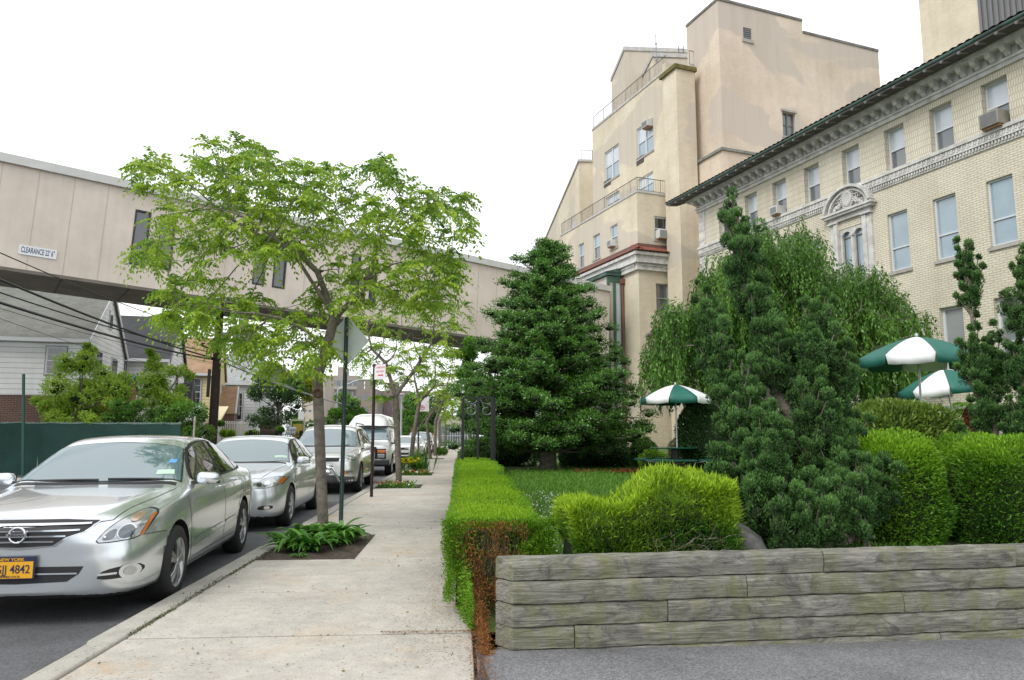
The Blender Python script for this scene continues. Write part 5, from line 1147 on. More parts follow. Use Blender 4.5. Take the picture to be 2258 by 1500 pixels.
# ================= weeping tree =================
WY=21.5; wb=aY(1700,950,WY); we=plant('weeping_tree','dome shaped weeping tree with drooping leafy strands in front of the brick wing','tree',(wb.x,WY,.4))
lobes=[(1560,720,95,130),(1475,740,55,90),(1640,640,90,120),(1730,600,80,90),(1780,545,40,70),(1850,680,100,120),(1940,700,80,110),(2010,760,55,70),(1700,560,60,70),(1590,640,60,70),(1900,620,60,60),(1800,700,120,130),(1990,750,70,80),(1920,770,90,80),(1840,790,90,70),(1700,720,100,100),(1450,800,36,50)]
g=np.random.default_rng(9); A=[]
for px,py,rx,ry in lobes:
    for i in range(int(rx*ry/95)):
        a=g.uniform(0,6.28); q=math.sqrt(g.random()); Yv=WY+g.uniform(-1.7,1.7); p=aY(px+rx*q*math.cos(a),py+ry*q*math.sin(a)*.8-10,Yv); A.append((p.x,p.y,p.z))
A=np.array(A); bp=np.array([wb.x,WY,.4])
P,par,r,ch=grow([[tuple(bp),tuple(bp+[.05,0,1.2]),tuple(bp+[-.1,0,2.8])]],A,.32,5,.45,70,.05,.008,.16)
skeleton_mesh('trunk',P-bp,par,r,mat('grey_bark',(.28,.255,.23),.9,var=.3,vs=10),we)
tips=P[(ch==0)|((ch==1)&(r<.012))]; tips=P[r<.035]; tips=np.concatenate([tips]*6)+0; tips=tips[g.permutation(len(tips))[:6800]]; tips=tips+g.normal(size=tips.shape)*.14; LV=[];LD=[];sg=[]
for p in tips:
    n=int(g.uniform(7,18)); d=np.array([g.normal()*.5,g.normal()*.5,.15]); q=p.copy()
    for k in range(n):
        d=d*.80+np.array([0,0,-.27]); nq=q+unit(d)*.085
        if k%3==0: sg.append([*(q-bp),.0035,*(nq+unit(d)*.17-bp),.004])
        q=nq
        for s in range(3): LV.append(q+g.normal(size=3)*.04); LD.append(d+g.normal(size=3)*.5+np.array([0,0,-.45]))
LV=np.array(LV);LD=np.array(LD)
nmesh('crown',leaves(LV,LD,RNG.uniform(.10,.17,len(LV)),.045,.12)-bp,4,LM_cherry,we,.08+.7*RNG.random(len(LV))+lump(LV,1.4,3)*.15)
tubes('weeping_twigs',sg,_M['twig_brown'],we,3)
# ================= street trees with pinnate leaves =================
def street_tree(label,base,trunk,lobes,Yc,Yr,na,rtrunk,step=.2,ntip=1500,LL=.27,ll=.075,seed=3,lm=None,per=2,group='young street trees along the kerb',dens=1.,knot=False):
    g=np.random.default_rng(seed); A=[]; tot=sum(l[2]*l[3] for l in lobes)
    for px,py,rx,ry in lobes:
        for i in range(max(3,int(na*rx*ry/tot))):
            a=g.uniform(0,6.28); q=math.sqrt(g.random()); Yv=Yc+g.uniform(-Yr,Yr)*math.sqrt(max(.05,1-q*q*.6)); p=aY(px+rx*q*math.cos(a),py+ry*q*math.sin(a),Yv); A.append((p.x,p.y,p.z))
    b0=np.array(base,float); e=plant('street_tree',label,'tree',tuple(b0),group)
    P,par,r,ch=grow(trunk,np.array(A),step,6,step*1.5,80,.06,.0040,rtrunk,1.75)
    skeleton_mesh('trunk',P-b0,par,r,M_bark,e,8)
    i=np.where((r<.011)&(np.arange(len(P))>3))[0]; w=np.where(ch[i]==0,6.,1.); i=g.choice(i,size=min(ntip,len(i)*4),p=w/w.sum())
    O=P[i]; pd=P[i]-P[par[i]]; D=unit(pd)*.6+g.normal(size=O.shape)*np.array([.8,.8,.35])+np.array([0,0,.15])
    V,rid=compound(O,D,g.uniform(.7,1.2,len(O))*LL,6,ll,ll*.38,.5)
    tb=g.random(len(O))*.55+lump(O,1.2,seed)*.12+.12; yl=g.random(len(O))<.07
    tint=np.where(yl[rid],.98,tb[rid]*1.25-.08+.25*g.random(len(rid)))
    nmesh('crown',V-b0,4,lm or LM_loc,e,tint)
    if knot:
        k=aY(703,868,10.05); mb=MB(); mb.lathe([(.0,-.012),(.035,-.012),(.05,-.03),(.066,-.012),(.07,.03)],14,(k.x-b0[0]+.0,k.y-b0[1]-.07,k.z-b0[2]),'y'); mb.build('branch_scar',mat('scar_wood',(.11,.065,.04),.9,var=.6,vs=30),e)
    return e
TB=gz(714,1188,-.02)
def a3(*q): return [tuple(aY(*p)) for p in q]
YT=TB.y
trunk=[a3((714,1188,YT),(706,1000,YT),(700,830,YT),(722,760,YT),(738,700,YT)),
 a3((738,700,YT),(690,625,YT-.2),(655,570,YT-.4),(600,520,YT-.6),(540,480,YT-.8)),
 a3((738,700,YT),(700,600,YT+.2),(650,550,YT+.3),(580,525,YT+.3),(520,490,YT+.5)),
 a3((738,700,YT),(800,640,YT),(822,590,YT+.2),(830,540,YT+.3),(870,480,YT+.4)),
 a3((722,760,YT),(690,740,YT-.3),(630,705,YT-.6),(560,690,YT-.8))]
lob=[(335,372,62,40),(430,420,90,60),(520,360,100,62),(600,400,80,70),(570,480,170,90),(690,420,110,62),(838,378,42,36),(850,470,110,66),(955,440,75,48),(1020,478,36,38),(900,560,120,60),(370,520,66,48),(345,560,40,30),(440,650,100,60),(385,690,50,36),(510,700,120,60),(610,740,110,60),(560,535,120,40),(700,790,60,50),(790,640,100,50),(930,650,80,50),(960,600,60,40),(780,530,110,45),(585,800,35,40)]
street_tree('leafy young tree with a forked trunk growing from the hosta bed nearest the camera',TB,trunk,lob,YT,1.25,1150,.074,.15,5600,.29,.080,seed=3,knot=True)
# further street trees
t2=gz(880,1072,-.02)
street_tree('slender forked young tree in the pit with red and white flowers',t2,[a3((880,1072,t2.y),(876,960,t2.y),(872,872,t2.y)),a3((872,872,t2.y),(850,800,t2.y),(820,770,t2.y)),a3((872,872,t2.y),(915,815,t2.y),(950,760,t2.y))],
 [(870,740,110,50),(930,700,90,40),(840,800,60,50),(960,770,60,50),(990,690,50,36),(800,690,50,40),(900,800,60,40),(850,850,30,40)],t2.y,1.6,420,.085,.26,1900,.36,.10,seed=5)
t3=gz(905,1042,-.02)
bt=[a3((905,1030,31),(912,960,31),(925,885,31),(915,840,31)),a3((925,885,31),(960,850,31),(985,850,31)),a3((912,960,31),(950,905,31),(975,890,31))]
street_tree('young tree with a broken leaning trunk and bare lower branches beside the yellow flowers',aY(905,1030,31),bt,[(930,820,70,40),(960,860,50,40),(900,790,50,40),(980,810,50,50)],31,1.6,240,.09,.36,900,.4,.12,seed=6)
for px,py,tops,sd,lb in ((949,1012,[(975,850,60,45),(990,900,50,40),(955,880,35,35)],7,'street tree with a slanting trunk just past the second sign post'),(960,1006,[(985,860,50,45),(1000,880,34,30)],8,'street tree in front of the dark planter at the far kerbside'),(969,998,[(992,880,44,44),(996,900,24,24)],9,'thin street tree near the end of the row'),(982,990,[(1002,900,34,40)],10,'farthest street tree at the end of the pavement')):
    p=gz(px,py,-.02); Yv=min(p.y,92); q=aY(px,py,Yv)
    street_tree(lb,q,[[tuple(q),tuple(aY(px+(-8 if sd==7 else 0),930,Yv))]],tops,Yv,1.8,140,.10,.5,700,.6,.20,seed=sd)
# ================= hosta bed and flowers =================
n=0; V=[];TI=[]
def strapleaf(o,az,L,w,arch,tilt=.9,ns=7):
    q=[];d=np.array([math.cos(az),math.sin(az),0]);s=np.array([-math.sin(az),math.cos(az),0])
    for k in range(ns+1):
        t=k/ns; h=tilt*L*(t-arch*t*t); wd=w*math.sin(math.pi*min(1,.06+t*.94))**.8*(1-.15*t)
        c=np.array(o)+d*L*.85*t+np.array([0,0,h]); q.append((c-s*wd/2+np.array([0,0,wd*.28]),c,c+s*wd/2+np.array([0,0,wd*.28])))
    fs=[]
    for k in range(ns):
        a,b_=q[k],q[k+1]; fs+= [[a[0],a[1],b_[1],b_[0]],[a[1],a[2],b_[2],b_[1]]]
    return fs
HBc=gz(690,1190,0); g=np.random.default_rng(4)
clumps=[(-2.06,9.45),(-1.78,9.35),(-1.55,9.85),(-1.85,10.1),(-1.5,10.25),(-2.1,10.15),(-1.68,10.0)]
for i,(cx,cy) in enumerate(clumps):
    V=[];T_=[]
    e=plant('hosta',['hosta clump nearest the kerb at the street side','hosta clump at the front middle of the tree bed','hosta clump at the front right of the tree bed','hosta clump hugging the tree trunk','hosta clump at the back right of the tree bed','hosta clump at the back beside the kerb','hosta clump in the middle of the tree bed'][i],'hosta',(cx,cy,-.02),'hostas round the foot of the nearest street tree')
    for k in range(46):
        az=g.uniform(0,6.28); f=strapleaf((g.normal()*.03,g.normal()*.03,.0),az,g.uniform(.26,.46),g.uniform(.06,.10),g.uniform(.5,1.0),g.uniform(.6,1.5)); V+=f; T_+=[g.random()]*len(f)
    nmesh('foliage',np.array(V).reshape(-1,3),4,LM_hosta,e,np.array(T_))
V=[]; 
for k in range(16): V+=strapleaf((0,0,0),g.uniform(0,6.28),g.uniform(.12,.2),.02,.9,.6)
o=nmesh('young_hosta',np.array(V).reshape(-1,3),4,LM_hosta,tint=np.full(len(V),.5)); o.location=(-1.85,8.95,-.02); tag(o,'tiny narrow leaved plant alone at the front of the tree bed','plant')
def flowers(name,x0,x1,y0,y1,n,h,cols,sz,ng):
    X=RNG.uniform(x0,x1,ng);Yq=RNG.uniform(y0,y1,ng); P=np.stack([X,Yq,RNG.uniform(-.02,h,ng)],1); mfo=nmesh(name,leaves(P,RNG.normal(size=(ng,3))+np.array([0,0,.8]),sz,sz*.5),4,LM_bush,tint=RNG.random(ng)); mfo['kind']='stuff'
    for i,c in enumerate(cols):
        X=RNG.uniform(x0,x1,n);Yq=RNG.uniform(y0,y1,n);P=np.stack([X,Yq,RNG.uniform(h*.6,h*1.15,n)],1); P=np.repeat(P,4,0); o=nmesh(name+'_blooms',leaves(P,RNG.normal(size=P.shape)+np.array([0,0,.3]),sz*.55,sz*.5),4,mat('petal_'+str(round(c[0]*100))+str(round(c[1]*100)),c,.6)); o['kind']='stuff'
flowers('begonias',-2.2,-1.2,20.0,20.8,26,.12,[(.55,.05,.05),(.75,.70,.68)],.08,500)
flowers('begonias',-2.2,-1.1,26.3,27.2,34,.14,[(.60,.06,.05),(.78,.70,.70)],.09,500)
# yellow daylilies and iris
e=plant('yellow_flower_clump','dense clump of bright yellow flowers behind the second street tree','flowers',(aY(905,1042,27.3).x,27.3,0)); n=900
P,N=sell((0,0,.25),(.38,.3,.25),2,n,0); nmesh('foliage',leaves(P,N+np.array([0,0,.6]),.14,.05),4,LM_bush,e,RNG.random(len(P)))
P,N=sell((0,0,.40),(.34,.28,.14),2,420,0); P=P[P[:,2]>.4]; P=np.repeat(P,3,0); nmesh('petals',leaves(P,RNG.normal(size=P.shape)+np.array([0,-.5,.4]),.08,.06),4,mat('yellow_petal',(.80,.62,.02),.5),e)
e=plant('iris','tall narrow iris leaves around the second sign post','iris',(aY(925,1042,27.6).x,27.6,0)); V=[]
for k in range(110): x=g.normal()*.18; V.append((x,g.normal()*.12,0,x*.25+g.normal()*.08))
V=np.array(V); P=np.stack([V[:,0],V[:,1],V[:,2]],1); D=np.stack([V[:,3],g.normal(size=len(V))*.1,np.ones(len(V))],1); nmesh('leaf_blades',leaves(P,D,g.uniform(.5,1.0,len(V)),.045,.1),4,LM_bush,e,g.random(len(V))*.6)
shrub('kerbside_planter_bush','dark leafy bush with small yellow flowers at the foot of the distant street trees',972,990,1002,28,52,LM_bush,1800,.12,seed=61)
# ================= greenery across the street =================
def bush(name,label,lobes,Y,lm,n,size,depth=.7,seed=1,cat='bush',group='bushes and trees across the street',trunkpx=None,wid=.45,jit=.25,tbias=0,core=.45):
    """crown from lobes (px,py,rx,ry) at distance Y"""
    s=Y/1680; cs=[];rs=[];g=np.random.default_rng(seed)
    for px,py,rx,ry in lobes:
        k=max(2,int(rx*ry/260)); 
        for i in range(k):
            a=g.uniform(0,6.28);q=math.sqrt(g.random())*.8; yv=Y+g.uniform(-1,1)*rx*s*depth; p=aY(px+rx*q*math.cos(a),py+ry*q*math.sin(a),yv); cs.append(p); rs.append(min(rx,ry)*s*g.uniform(.35,.6))
    C=np.array([tuple(c) for c in cs]);Rr=np.array(rs); bx=C[:,0].mean(); b0=np.array([bx,Y,0]); e=plant(name,label,cat,tuple(b0),group)
    per=max(20,int(n/len(C))); P,N=blobsurf(C,Rr,per,(1,1,.8),jit); bl=np.repeat(g.random(len(C)),per)
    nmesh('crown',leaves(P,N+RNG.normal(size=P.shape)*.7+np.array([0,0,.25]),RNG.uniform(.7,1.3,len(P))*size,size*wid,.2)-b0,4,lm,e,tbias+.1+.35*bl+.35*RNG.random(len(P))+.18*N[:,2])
    icore('dark_core',C-b0,Rr*core,e,(1,1,.8))
    if trunkpx:
        p=aY(*trunkpx,Y); zt_=C[:,2].mean(); sg=[[p.x-bx,0,-.1,.09,C[:,0].mean()-bx,0,zt_,.05]]
        for c in C[::3]: sg.append([C[:,0].mean()-bx,0,zt_-.6,.04,*(c-b0),.015])
        tubes('trunk',sg,M_bark,e,6)
    return e
bush('broadleaf_tree','bright yellow green leafy tree in front of the white house corner',[(190,860,95,60),(160,800,40,50),(190,790,22,36),(240,850,60,40),(110,890,50,26),(150,910,90,40),(240,910,70,36),(200,760,14,20)],30.5,LM_lime,14000,.13,seed=71,trunkpx=(190,960),jit=.35,core=.35,tbias=.22)
bush('broadleaf_tree','light green spindly tree in front of the dark roofed white house',[(355,880,60,50),(340,800,26,30),(395,830,30,40),(330,850,36,40),(400,880,40,36),(338,780,14,16)],31,LM_lime,9000,.12,seed=72,trunkpx=(355,960),jit=.45,tbias=.12,core=.28)
bush('ivy_thicket','dark green ivy covered thicket spilling over the end of the green fence',[(280,915,60,34),(350,915,70,36),(420,920,36,40),(430,960,36,36),(300,940,60,24)],30,LM_bush,8000,.12,seed=73)
bush('pine_tree','dark feathery pine tree beyond the utility pole',[(615,850,60,34),(590,880,60,30),(640,880,50,40),(600,920,60,26),(650,920,50,30)],47,LM_dark,7000,.22,seed=74,trunkpx=(600,960),wid=.25,tbias=.12)
bush('golden_tree','yellow tipped tree between the pine and the apartment towers',[(655,840,30,30),(672,870,26,34),(640,830,30,20)],56,LM_yel,3500,.26,seed=75,tbias=.25)
bush('broadleaf_tree','blue green tree behind the nearest street tree trunk',[(745,900,40,30),(780,910,30,26),(740,935,50,30),(790,935,40,26)],62,LM_bush,4500,.28,seed=76,trunkpx=(760,965))
bush('broadleaf_tree','distant tree above the white van roof',[(905,900,40,36),(880,930,40,30),(930,930,34,30)],100,LM_bush,3500,.40,seed=77)
bush('broadleaf_tree','distant tree over the far parked cars',[(935,915,40,40),(960,900,50,40),(975,925,36,24)],112,LM_dark,3000,.5,seed=78)
bush('broadleaf_tree','large shadowy tree behind the layered evergreen on its left side',[(1035,850,45,50),(1020,800,30,40),(1045,920,36,50),(1030,760,28,36)],30,LM_bush,7000,.15,seed=79,trunkpx=(1030,1000))
bush('privet_hedge','bright clipped privet hedge right of the utility pole across the street',[(510,958,48,14),(560,960,40,10)],34,LM_lime,3500,.10,seed=80,cat='hedge',group=None,core=.8)
bush('small_bush','small dark bush before the white porch fence across the street',[(495,932,22,12)],38,LM_bush,900,.10,seed=81,group=None)
bush('bush_row','dark bushes under the pine tree across the street',[(600,950,60,16),(655,945,40,22),(685,950,30,26)],44,LM_bush,3500,.16,seed=82,group=None)
# ================= umbrellas and round table =================
M_ug=mat('umbrella_green',(.012,.125,.095),.55,var=.12,vs=6); M_uw=mat('umbrella_white',(.78,.79,.80),.6,var=.08,vs=6); M_alu=mat('pale_pole',(.50,.52,.52),.35,.6)
def umbrella(label,top,R_=.95,h=2.4,tilt=(0,0),phase=0,base=None):
    e=empty('patio_umbrella',(top.x,top.y,top.z-h),0,label,'umbrella','green and white garden umbrellas'); e.rotation_euler=(tilt[0],tilt[1],phase*0)
    for g_ in range(8):
        a0=2*math.pi*(g_+phase)/8; ns,na=7,6; vs=[]
        for j in range(ns+1):
            t=j/ns; 
            for i in range(na+1):
                f=i/na; a=a0+(2*math.pi/8)*f; sag=1-.035*math.sin(math.pi*f)*t; chord=math.cos(math.pi/8)/math.cos((f-.5)*2*math.pi/8); r=R_*t*chord*sag
                z=h-.36*R_/.95*(t**1.55)-.012*math.sin(math.pi*f)*t; vs.append((r*math.cos(a),r*math.sin(a),z))
        for i in range(na+1):
            f=i/na; a=a0+(2*math.pi/8)*(.03+.94*f); chord=math.cos(math.pi/8)/math.cos((f-.5)*2*math.pi/8); r=R_*(.985+.012*math.sin(f*9+g_))*chord; vs.append((r*math.cos(a),r*math.sin(a),h-.36*R_/.95-.17+.02*(abs(f-.5)*2)**6+.006*math.sin(f*12+g_)))
        N_=na+1; fs=[(j*N_+i,j*N_+i+1,(j+1)*N_+i+1,(j+1)*N_+i) for j in range(ns+1) for i in range(na)]
        mb=MB(); mb.add(vs,fs); o=mb.build('canopy_panel',M_ug if g_%2 else M_uw,e,smooth=True); sm=o.modifiers.new('t','SOLIDIFY'); sm.thickness=.004
    mb=MB(); mb.tube([(0,0,min(0,gh1(top.x,top.y)-top.z+h)),(0,0,h+.02)],.02,8); mb.build('pole',M_alu,e)
    mb=MB(); mb.ball((0,0,h+.03),.03,(1,1,1.6),8); mb.build('finial',M_alu,e)
    mb=MB()
    for g_ in range(8):
        a=2*math.pi*(g_+phase)/8; mb.tube([(0,0,h-.38),(R_*.55*math.cos(a),R_*.55*math.sin(a),h-.19)],.007,4)
    mb.build('ribs',M_alu,e); return e
u1=umbrella('small looking green and white umbrella over the round green table',aY(1489,849,19.6),.94,2.4,phase=.42)
u2=umbrella('largest green and white umbrella standing above the laurel hedge',aY(2021,744,12.2),.95,2.5,phase=.62)
u3=umbrella('tilted green and white umbrella partly behind the slim juniper',aY(2083,812,15.5),.95,2.5,tilt=(0,R(-9)),phase=.3); u3.location.x+=.35
u4=umbrella('umbrella mostly hidden behind the laurel hedge',aY(1966,858,23),.95,2.4,phase=.45)
gx=aY(1489,1030,19.6); gzv=aY(1489,849,19.6).z-2.4
e=empty('picnic_table',(gx.x,19.6,gzv),0,'round green metal picnic table with curved attached benches on the lawn','table'); M_tg=mat('table_green',(.008,.075,.052),.3)
mb=MB(); mb.lathe([(0,.74),(.60,.74),(.62,.725),(.60,.71),(0,.71)],28,(0,0,0)); mb.build('table_top',M_tg,e,smooth='auto')
mb=MB(); mb.tube([(0,0,.02),(0,0,.7)],.10,10); mb.lathe([(0,.02),(.35,.02),(.35,.0),(0,0)],16); mb.build('pedestal',M_black,e)
for q in range(4):
    mb=MB(); vs=[];n=9
    for i in range(n+1):
        a=math.pi/2*q+.16+i*(math.pi/2-.32)/n+.4
        for r_,z_ in ((.80,.45),(1.08,.45),(1.08,.41),(.80,.41)): vs.append((r_*math.cos(a),r_*math.sin(a),z_))
    mb.add(vs,[(4*i+k,4*i+4+k,4*i+4+(k+1)%4,4*i+(k+1)%4) for i in range(n) for k in range(4)]+[(0,1,2,3),(4*n+3,4*n+2,4*n+1,4*n)]); mb.build('bench',M_tg,e)
    mb=MB(); a=math.pi/2*q+math.pi/4+.4; mb.tube([(0,0,.25),(.93*math.cos(a),.93*math.sin(a),.40)],.025,6); mb.build('bench_arm',M_black,e)
# ================= signs and posts =================
def perf_post(par,h,m,w=.05,holes=True):
    mb=MB(); mb.box(-w/2,w/2,-w/2,w/2,0,h); p=mb.build('post',m,par,bevel=.004,seg=1)
    if holes:
        z=.15
        while z<h-.1: MB().lathe([(0,-w/2-.0012),(.0045,-w/2-.0012)],8,(0,0,z),'y').build('post_hole',mat('hole_light',(.35,.38,.37),.6),p); z+=.0254*1.3
    return p
pp=gz(751,1178,-.02); M_gp=mat('post_green',(.028,.055,.052),.5,.3,var=.3,vs=9)
e=empty('sign_post',pp,R(-3),'dark green perforated square post carrying a diamond sign seen from behind','sign post'); perf_post(e,3.1,M_gp,.052)
mb=MB(); hd=.38; mb.prism([(0,2.76-hd),(hd*.86,2.76),(0,2.76+hd),(-hd*.86,2.76)],'y',.045,.052); sp_=mb.build('sign_panel',mat('sign_back_grey',(.66,.73,.70),.45,.05,var=.1,vs=3),e,bevel=.02 if 0 else 0)
mb=MB(); 
for z in (2.5,2.9): mb.lathe([(0,.03),(.012,.03),(.012,.044)],8,(0,0,z),'y')
mb.build('bolt',M_alu,e)
def park_sign(label,px,py,pyt,txt,m_post,w=.33,h=.40,ang=-40,full=True):
    p=gz(px,py,0); e=empty('sign_post',p,0,label,'sign post'); H_=aY(px,pyt,p.y).z; mb=MB(); mb.box(-.033,.033,-.02,.02,0,H_); mb.box(-.008,.008,-.045,-.02,0,H_); mb.build('post',m_post,e)
    s=bpy.data.objects.new('sign_panel',None); 
    mb=MB(); mb.box(0,w,-.003,.003,-h,0); o=mb.build('sign_panel',mat('sign_face',(.74,.70,.74),.4),e); o.location=(.01,-.05,H_-.02); o.rotation_euler=(0,0,R(ang)); return e,o,w,h
M_bp=mat('post_brown',(.045,.03,.028),.5,.3,var=.4,vs=8); M_red=mat('sign_red',(.55,.03,.05),.5)
e,o,w,h=park_sign('brown steel kerbside post with a red and white parking sign turned side on',819,1096,803,'',M_bp,.34,.34,-38)
text('PARKING','lettering',.062,M_red,o,(w*.58,-.0045,-.075),(R(90),0,0)); text('ANYTIME','lettering',.055,M_red,o,(w*.52,-.0045,-.165),(R(90),0,0))
mb=MB(); mb.box(.11,.25,-.0045,-.0035,-.262,-.235); mb.prism([(.24,-.225),(.285,-.248),(.24,-.272)],'y',-.0045,-.0035); mb.build('arrow',M_red,o)
mb=MB(); mb.prism([(0,0),(.06,0),(0,-.07)],'y',-.0046,-.0036); mb.build('corner_mark',mat('sign_dark_red',(.25,.02,.03),.5),o)
p2=gz(922,1006,0); p2Y=34
e=empty('sign_post',aY(922,1000,p2Y),0,'farther kerbside post with a no parking roundel above the iris leaves','sign post'); e.location.z=0; H_=aY(922,877,p2Y).z
mb=MB(); mb.box(-.035,.035,-.02,.02,0,H_); mb.build('post',M_bp,e); mb=MB(); mb.box(.02,.46,-.05,-.044,H_-.62,H_); o=mb.build('sign_panel',_M['sign_face'],e)
mb=MB(); mb.lathe([(.085,-.055),(.115,-.055)],24,(.15,0,H_-.46),'y'); mb.box(.07,.23,-.056,-.0555,H_-.475,H_-.445); mb.build('no_parking_ring',M_red,o)
text('P','lettering',.17,mat('lettering_dark',(.05,.04,.05),.5),o,(.15,-.0535,H_-.46),(R(90),0,0)); mb=MB()
for k in range(3): mb.box(.28,.42,-.053,-.0525,H_-.35-.09*k,H_-.335-.09*k)
mb.build('text_lines',mat('lettering_grey',(.25,.2,.25),.5),o)
def simple_post(label,px,py0,py1,Y,m,r=.03,name='fence_post',lean=0,tag_=None):
    a=aY(px,py1,Y);b=aY(px+lean,py0,Y); e=empty(name,(a.x,Y,RZ),0,label,'post'); mb=MB(); mb.tube([(0,0,0),(b.x-a.x,0,b.z-RZ)],r,8); mb.build('shaft',m,e)
    if tag_: g=MB(); g.box(*tag_); g.build('sign_panel',_M['sign_face'],e)
    return e
simple_post('tall dark green channel post in front of the green fence',52,825,1040,27,mat('post_dark_green',(.012,.07,.05),.5),.05)
simple_post('short leaning rusty white pipe in front of the fence end',424,918,1000,26.5,mat('pipe_white',(.42,.38,.36),.6,var=.5,vs=6),.035,'bollard_pipe',lean=6)
s=simple_post('thin dark pole with a small white sign across the street',665,905,960,40,M_gp,.03,'small_sign_post'); 
g=MB(); z=aY(665,916,40).z-RZ; g.box(-.20,.10,-.05,-.03,z-.25,z+.2); g.build('sign_panel',_M['sign_white'],s)
# street lamps in the distance
def lamp(label,px,pyt,pxe,Y):
    a=aY(px,960,Y); t=aY(px,pyt+20,Y); ee=aY(pxe,pyt,Y); e=empty('street_lamp',(a.x,Y,RZ),0,label,'street lamp'); mb=MB(); mb.tube([(0,0,0),(0,0,t.z-RZ)],[.12,.08],8); mb.build('pole',mat('lamp_grey',(.42,.45,.47),.5,.3),e)
    mb=MB(); pts=[(0,0,t.z-RZ-.1)]+[((ee.x-a.x)*k/5,0,t.z-RZ-.1+(ee.z-t.z+.1)*math.sin(k/5*math.pi/2)) for k in range(1,6)]; mb.tube(pts,.05,6); mb.build('arm',_M['lamp_grey'],e)
    mb=MB(); mb.ball((ee.x-a.x,0,ee.z-RZ),.3,(1.6,.6,.35),10); mb.build('lamp_head',_M['lamp_grey'],e)
lamp('grey street lamp whose curved arm shows beside the diamond sign',742,838,800,62); lamp('tall pale street lamp post among the far trees right of the van',884,870,884,75)
# ================= utility pole and cables =================
UY=33.; ub_=aY(468,960,UY); e=empty('utility_pole',(ub_.x,UY,RZ),0,'dark brown wooden utility pole with cables and a small lamp across the street','utility pole')
M_up=mat('creosote_wood',(.040,.026,.020),.85,var=.5,vs=5,bump=.5,bs=12); zt_=9.5; mb=MB(); mb.tube([(0,0,0),(.08,0,zt_)],[.20,.15],10); mb.build('pole',M_up,e)
def ul(px,py,dy=0): p=aY(px,py,UY+dy); return (p.x-e.location.x,p.y-UY,p.z-RZ)
mb=MB(); q=[ul(478,752),ul(490,760),ul(500,748),ul(503,735)]; mb.tube(q,.03,6); mb.build('lamp_bracket',M_black,e)
q=ul(498,742); mb=MB(); mb.box(q[0]-.17,q[0]+.17,q[1]-.2,q[1]+.2,q[2]-.16,q[2]+.16); mb.build('lamp_head',mat('lamp_box',(.45,.47,.46),.5),e,bevel=.06)
q=ul(462,830); mb=MB(); mb.tube([(q[0],q[1]-.1,q[2]-.9),(q[0]+.02,q[1]-.1,q[2]+.3)],.07,8); mb.tube([ul(452,757),ul(440,760),ul(470,772)],.04,6); mb.build('cable_box',M_black,e)
def cable(label,pts,r,m=None):
    """catenary between surveyed points (px,py,Y)"""
    P_=[aY(*p) for p in pts[:2]] if len(pts)==2 else None
    a,b=P_; sag=pts and 0.25*(b-a).length/30; n=16; mb=MB(); L=([a+(a-b)*1.5+Vector((0,0,1.2))] if pts[0][0]<0 else [])+[a+(b-a)*i/n-Vector((0,0,4*sag*(i/n)*(1-i/n))) for i in range(n+1)]
    o=mb.tube(L,r,5).build('overhead_cable',m or mat('cable_black',(.02,.02,.022),.6)); tag(o,label,'cable','overhead cables strung from the utility pole'); return o
cab=[('thick black cable highest at the left edge crossing the white house gable',(-40,600,17),(470,790,UY),.034),('thick black cable across the grey green roof at the left edge',(-40,655,17),(470,793,UY),.036),
('medium black cable between the two thick ones left of the pole',(-40,632,17),(470,778,UY),.02),('thin cable climbing to the left edge in front of the footbridge panels',(-40,540,15),(470,736,UY),.014),
('faint thin service wire just above the lower thick cable',(-40,668,18),(470,800,UY),.008),('faint thin wire over the left roof, lowest of all',(-40,688,18),(330,800,32),.007)]
for lb,a_,b_,r_ in cab: cable(lb,(a_,b_),r_)
for i,(lb,a_,b_,r_) in enumerate([('upper grey cable sagging from the pole to behind the tree trunk',(472,778,UY),(760,893,62),.03),('lower grey cable sagging from the pole to behind the tree trunk',(472,790,UY),(775,895,62),.045),('grey cable rising right of the nearest trunk',(672,896,50),(742,868,62),.035),('thin wire from the pole down past the yellow house',(472,770,UY),(640,868,55),.018),('thin wire running down behind the diamond sign to the van',(742,880,62),(800,920,75),.03)]):
    cable(lb,(a_,b_),r_,mat('cable_grey',(.26,.28,.30),.5) if i!=3 else None)
# ================= iron trellis in the hedge =================
tp=aY(1056,1012,20.2); e=empty('iron_trellis',(tp.x,20.2,.3),0,'black wrought iron trellis arch with scrolls rising from the end of the long hedge','trellis'); top=aY(1056,879,20.2).z-.3
for px,py,dy in ((1021,0,0),(1054,0,0),(1085,0,0),(1090,0,.5)):
    x=aY(px,900,20.2+dy).x-tp.x; mb=MB(); mb.box(x-.035,x+.035,dy-.03,dy+.03,-.3,top); mb.build('post',M_black,e)
x0_=aY(1021,900,20.2).x-tp.x; x1_=aY(1090,900,20.2).x-tp.x; mb=MB(); mb.box(x0_,x1_,-.025,.025,top,top+.045); mb.box(x1_-.02,x1_+.02,0,.5,top,top+.045); mb.build('top_bar',M_black,e)
xm_=(x0_+x1_)/2
for s in (-1,1):
    cx=xm_+s*(x1_-x0_)/4; mb=MB(); pts=[]
    for k in range(26):
        t=k/25; a=math.pi*.5+s*(-1)*t*math.pi*2.2; r_=.17*(1-.62*t); pts.append((cx+math.cos(a)*r_*s*-1*-1,-.0,top-.32+math.sin(a)*r_))
    mb.tube(pts,.022,6); mb.tube([(cx-.17,0,top-.04),(cx-.1,0,top-.12),(cx+.02,0,top-.15),(cx+.12,0,top-.12),(cx+.18,0,top-.04)],.02,6); mb.build('scroll',mat('iron_sheen',(.09,.095,.10),.4,.3),e)
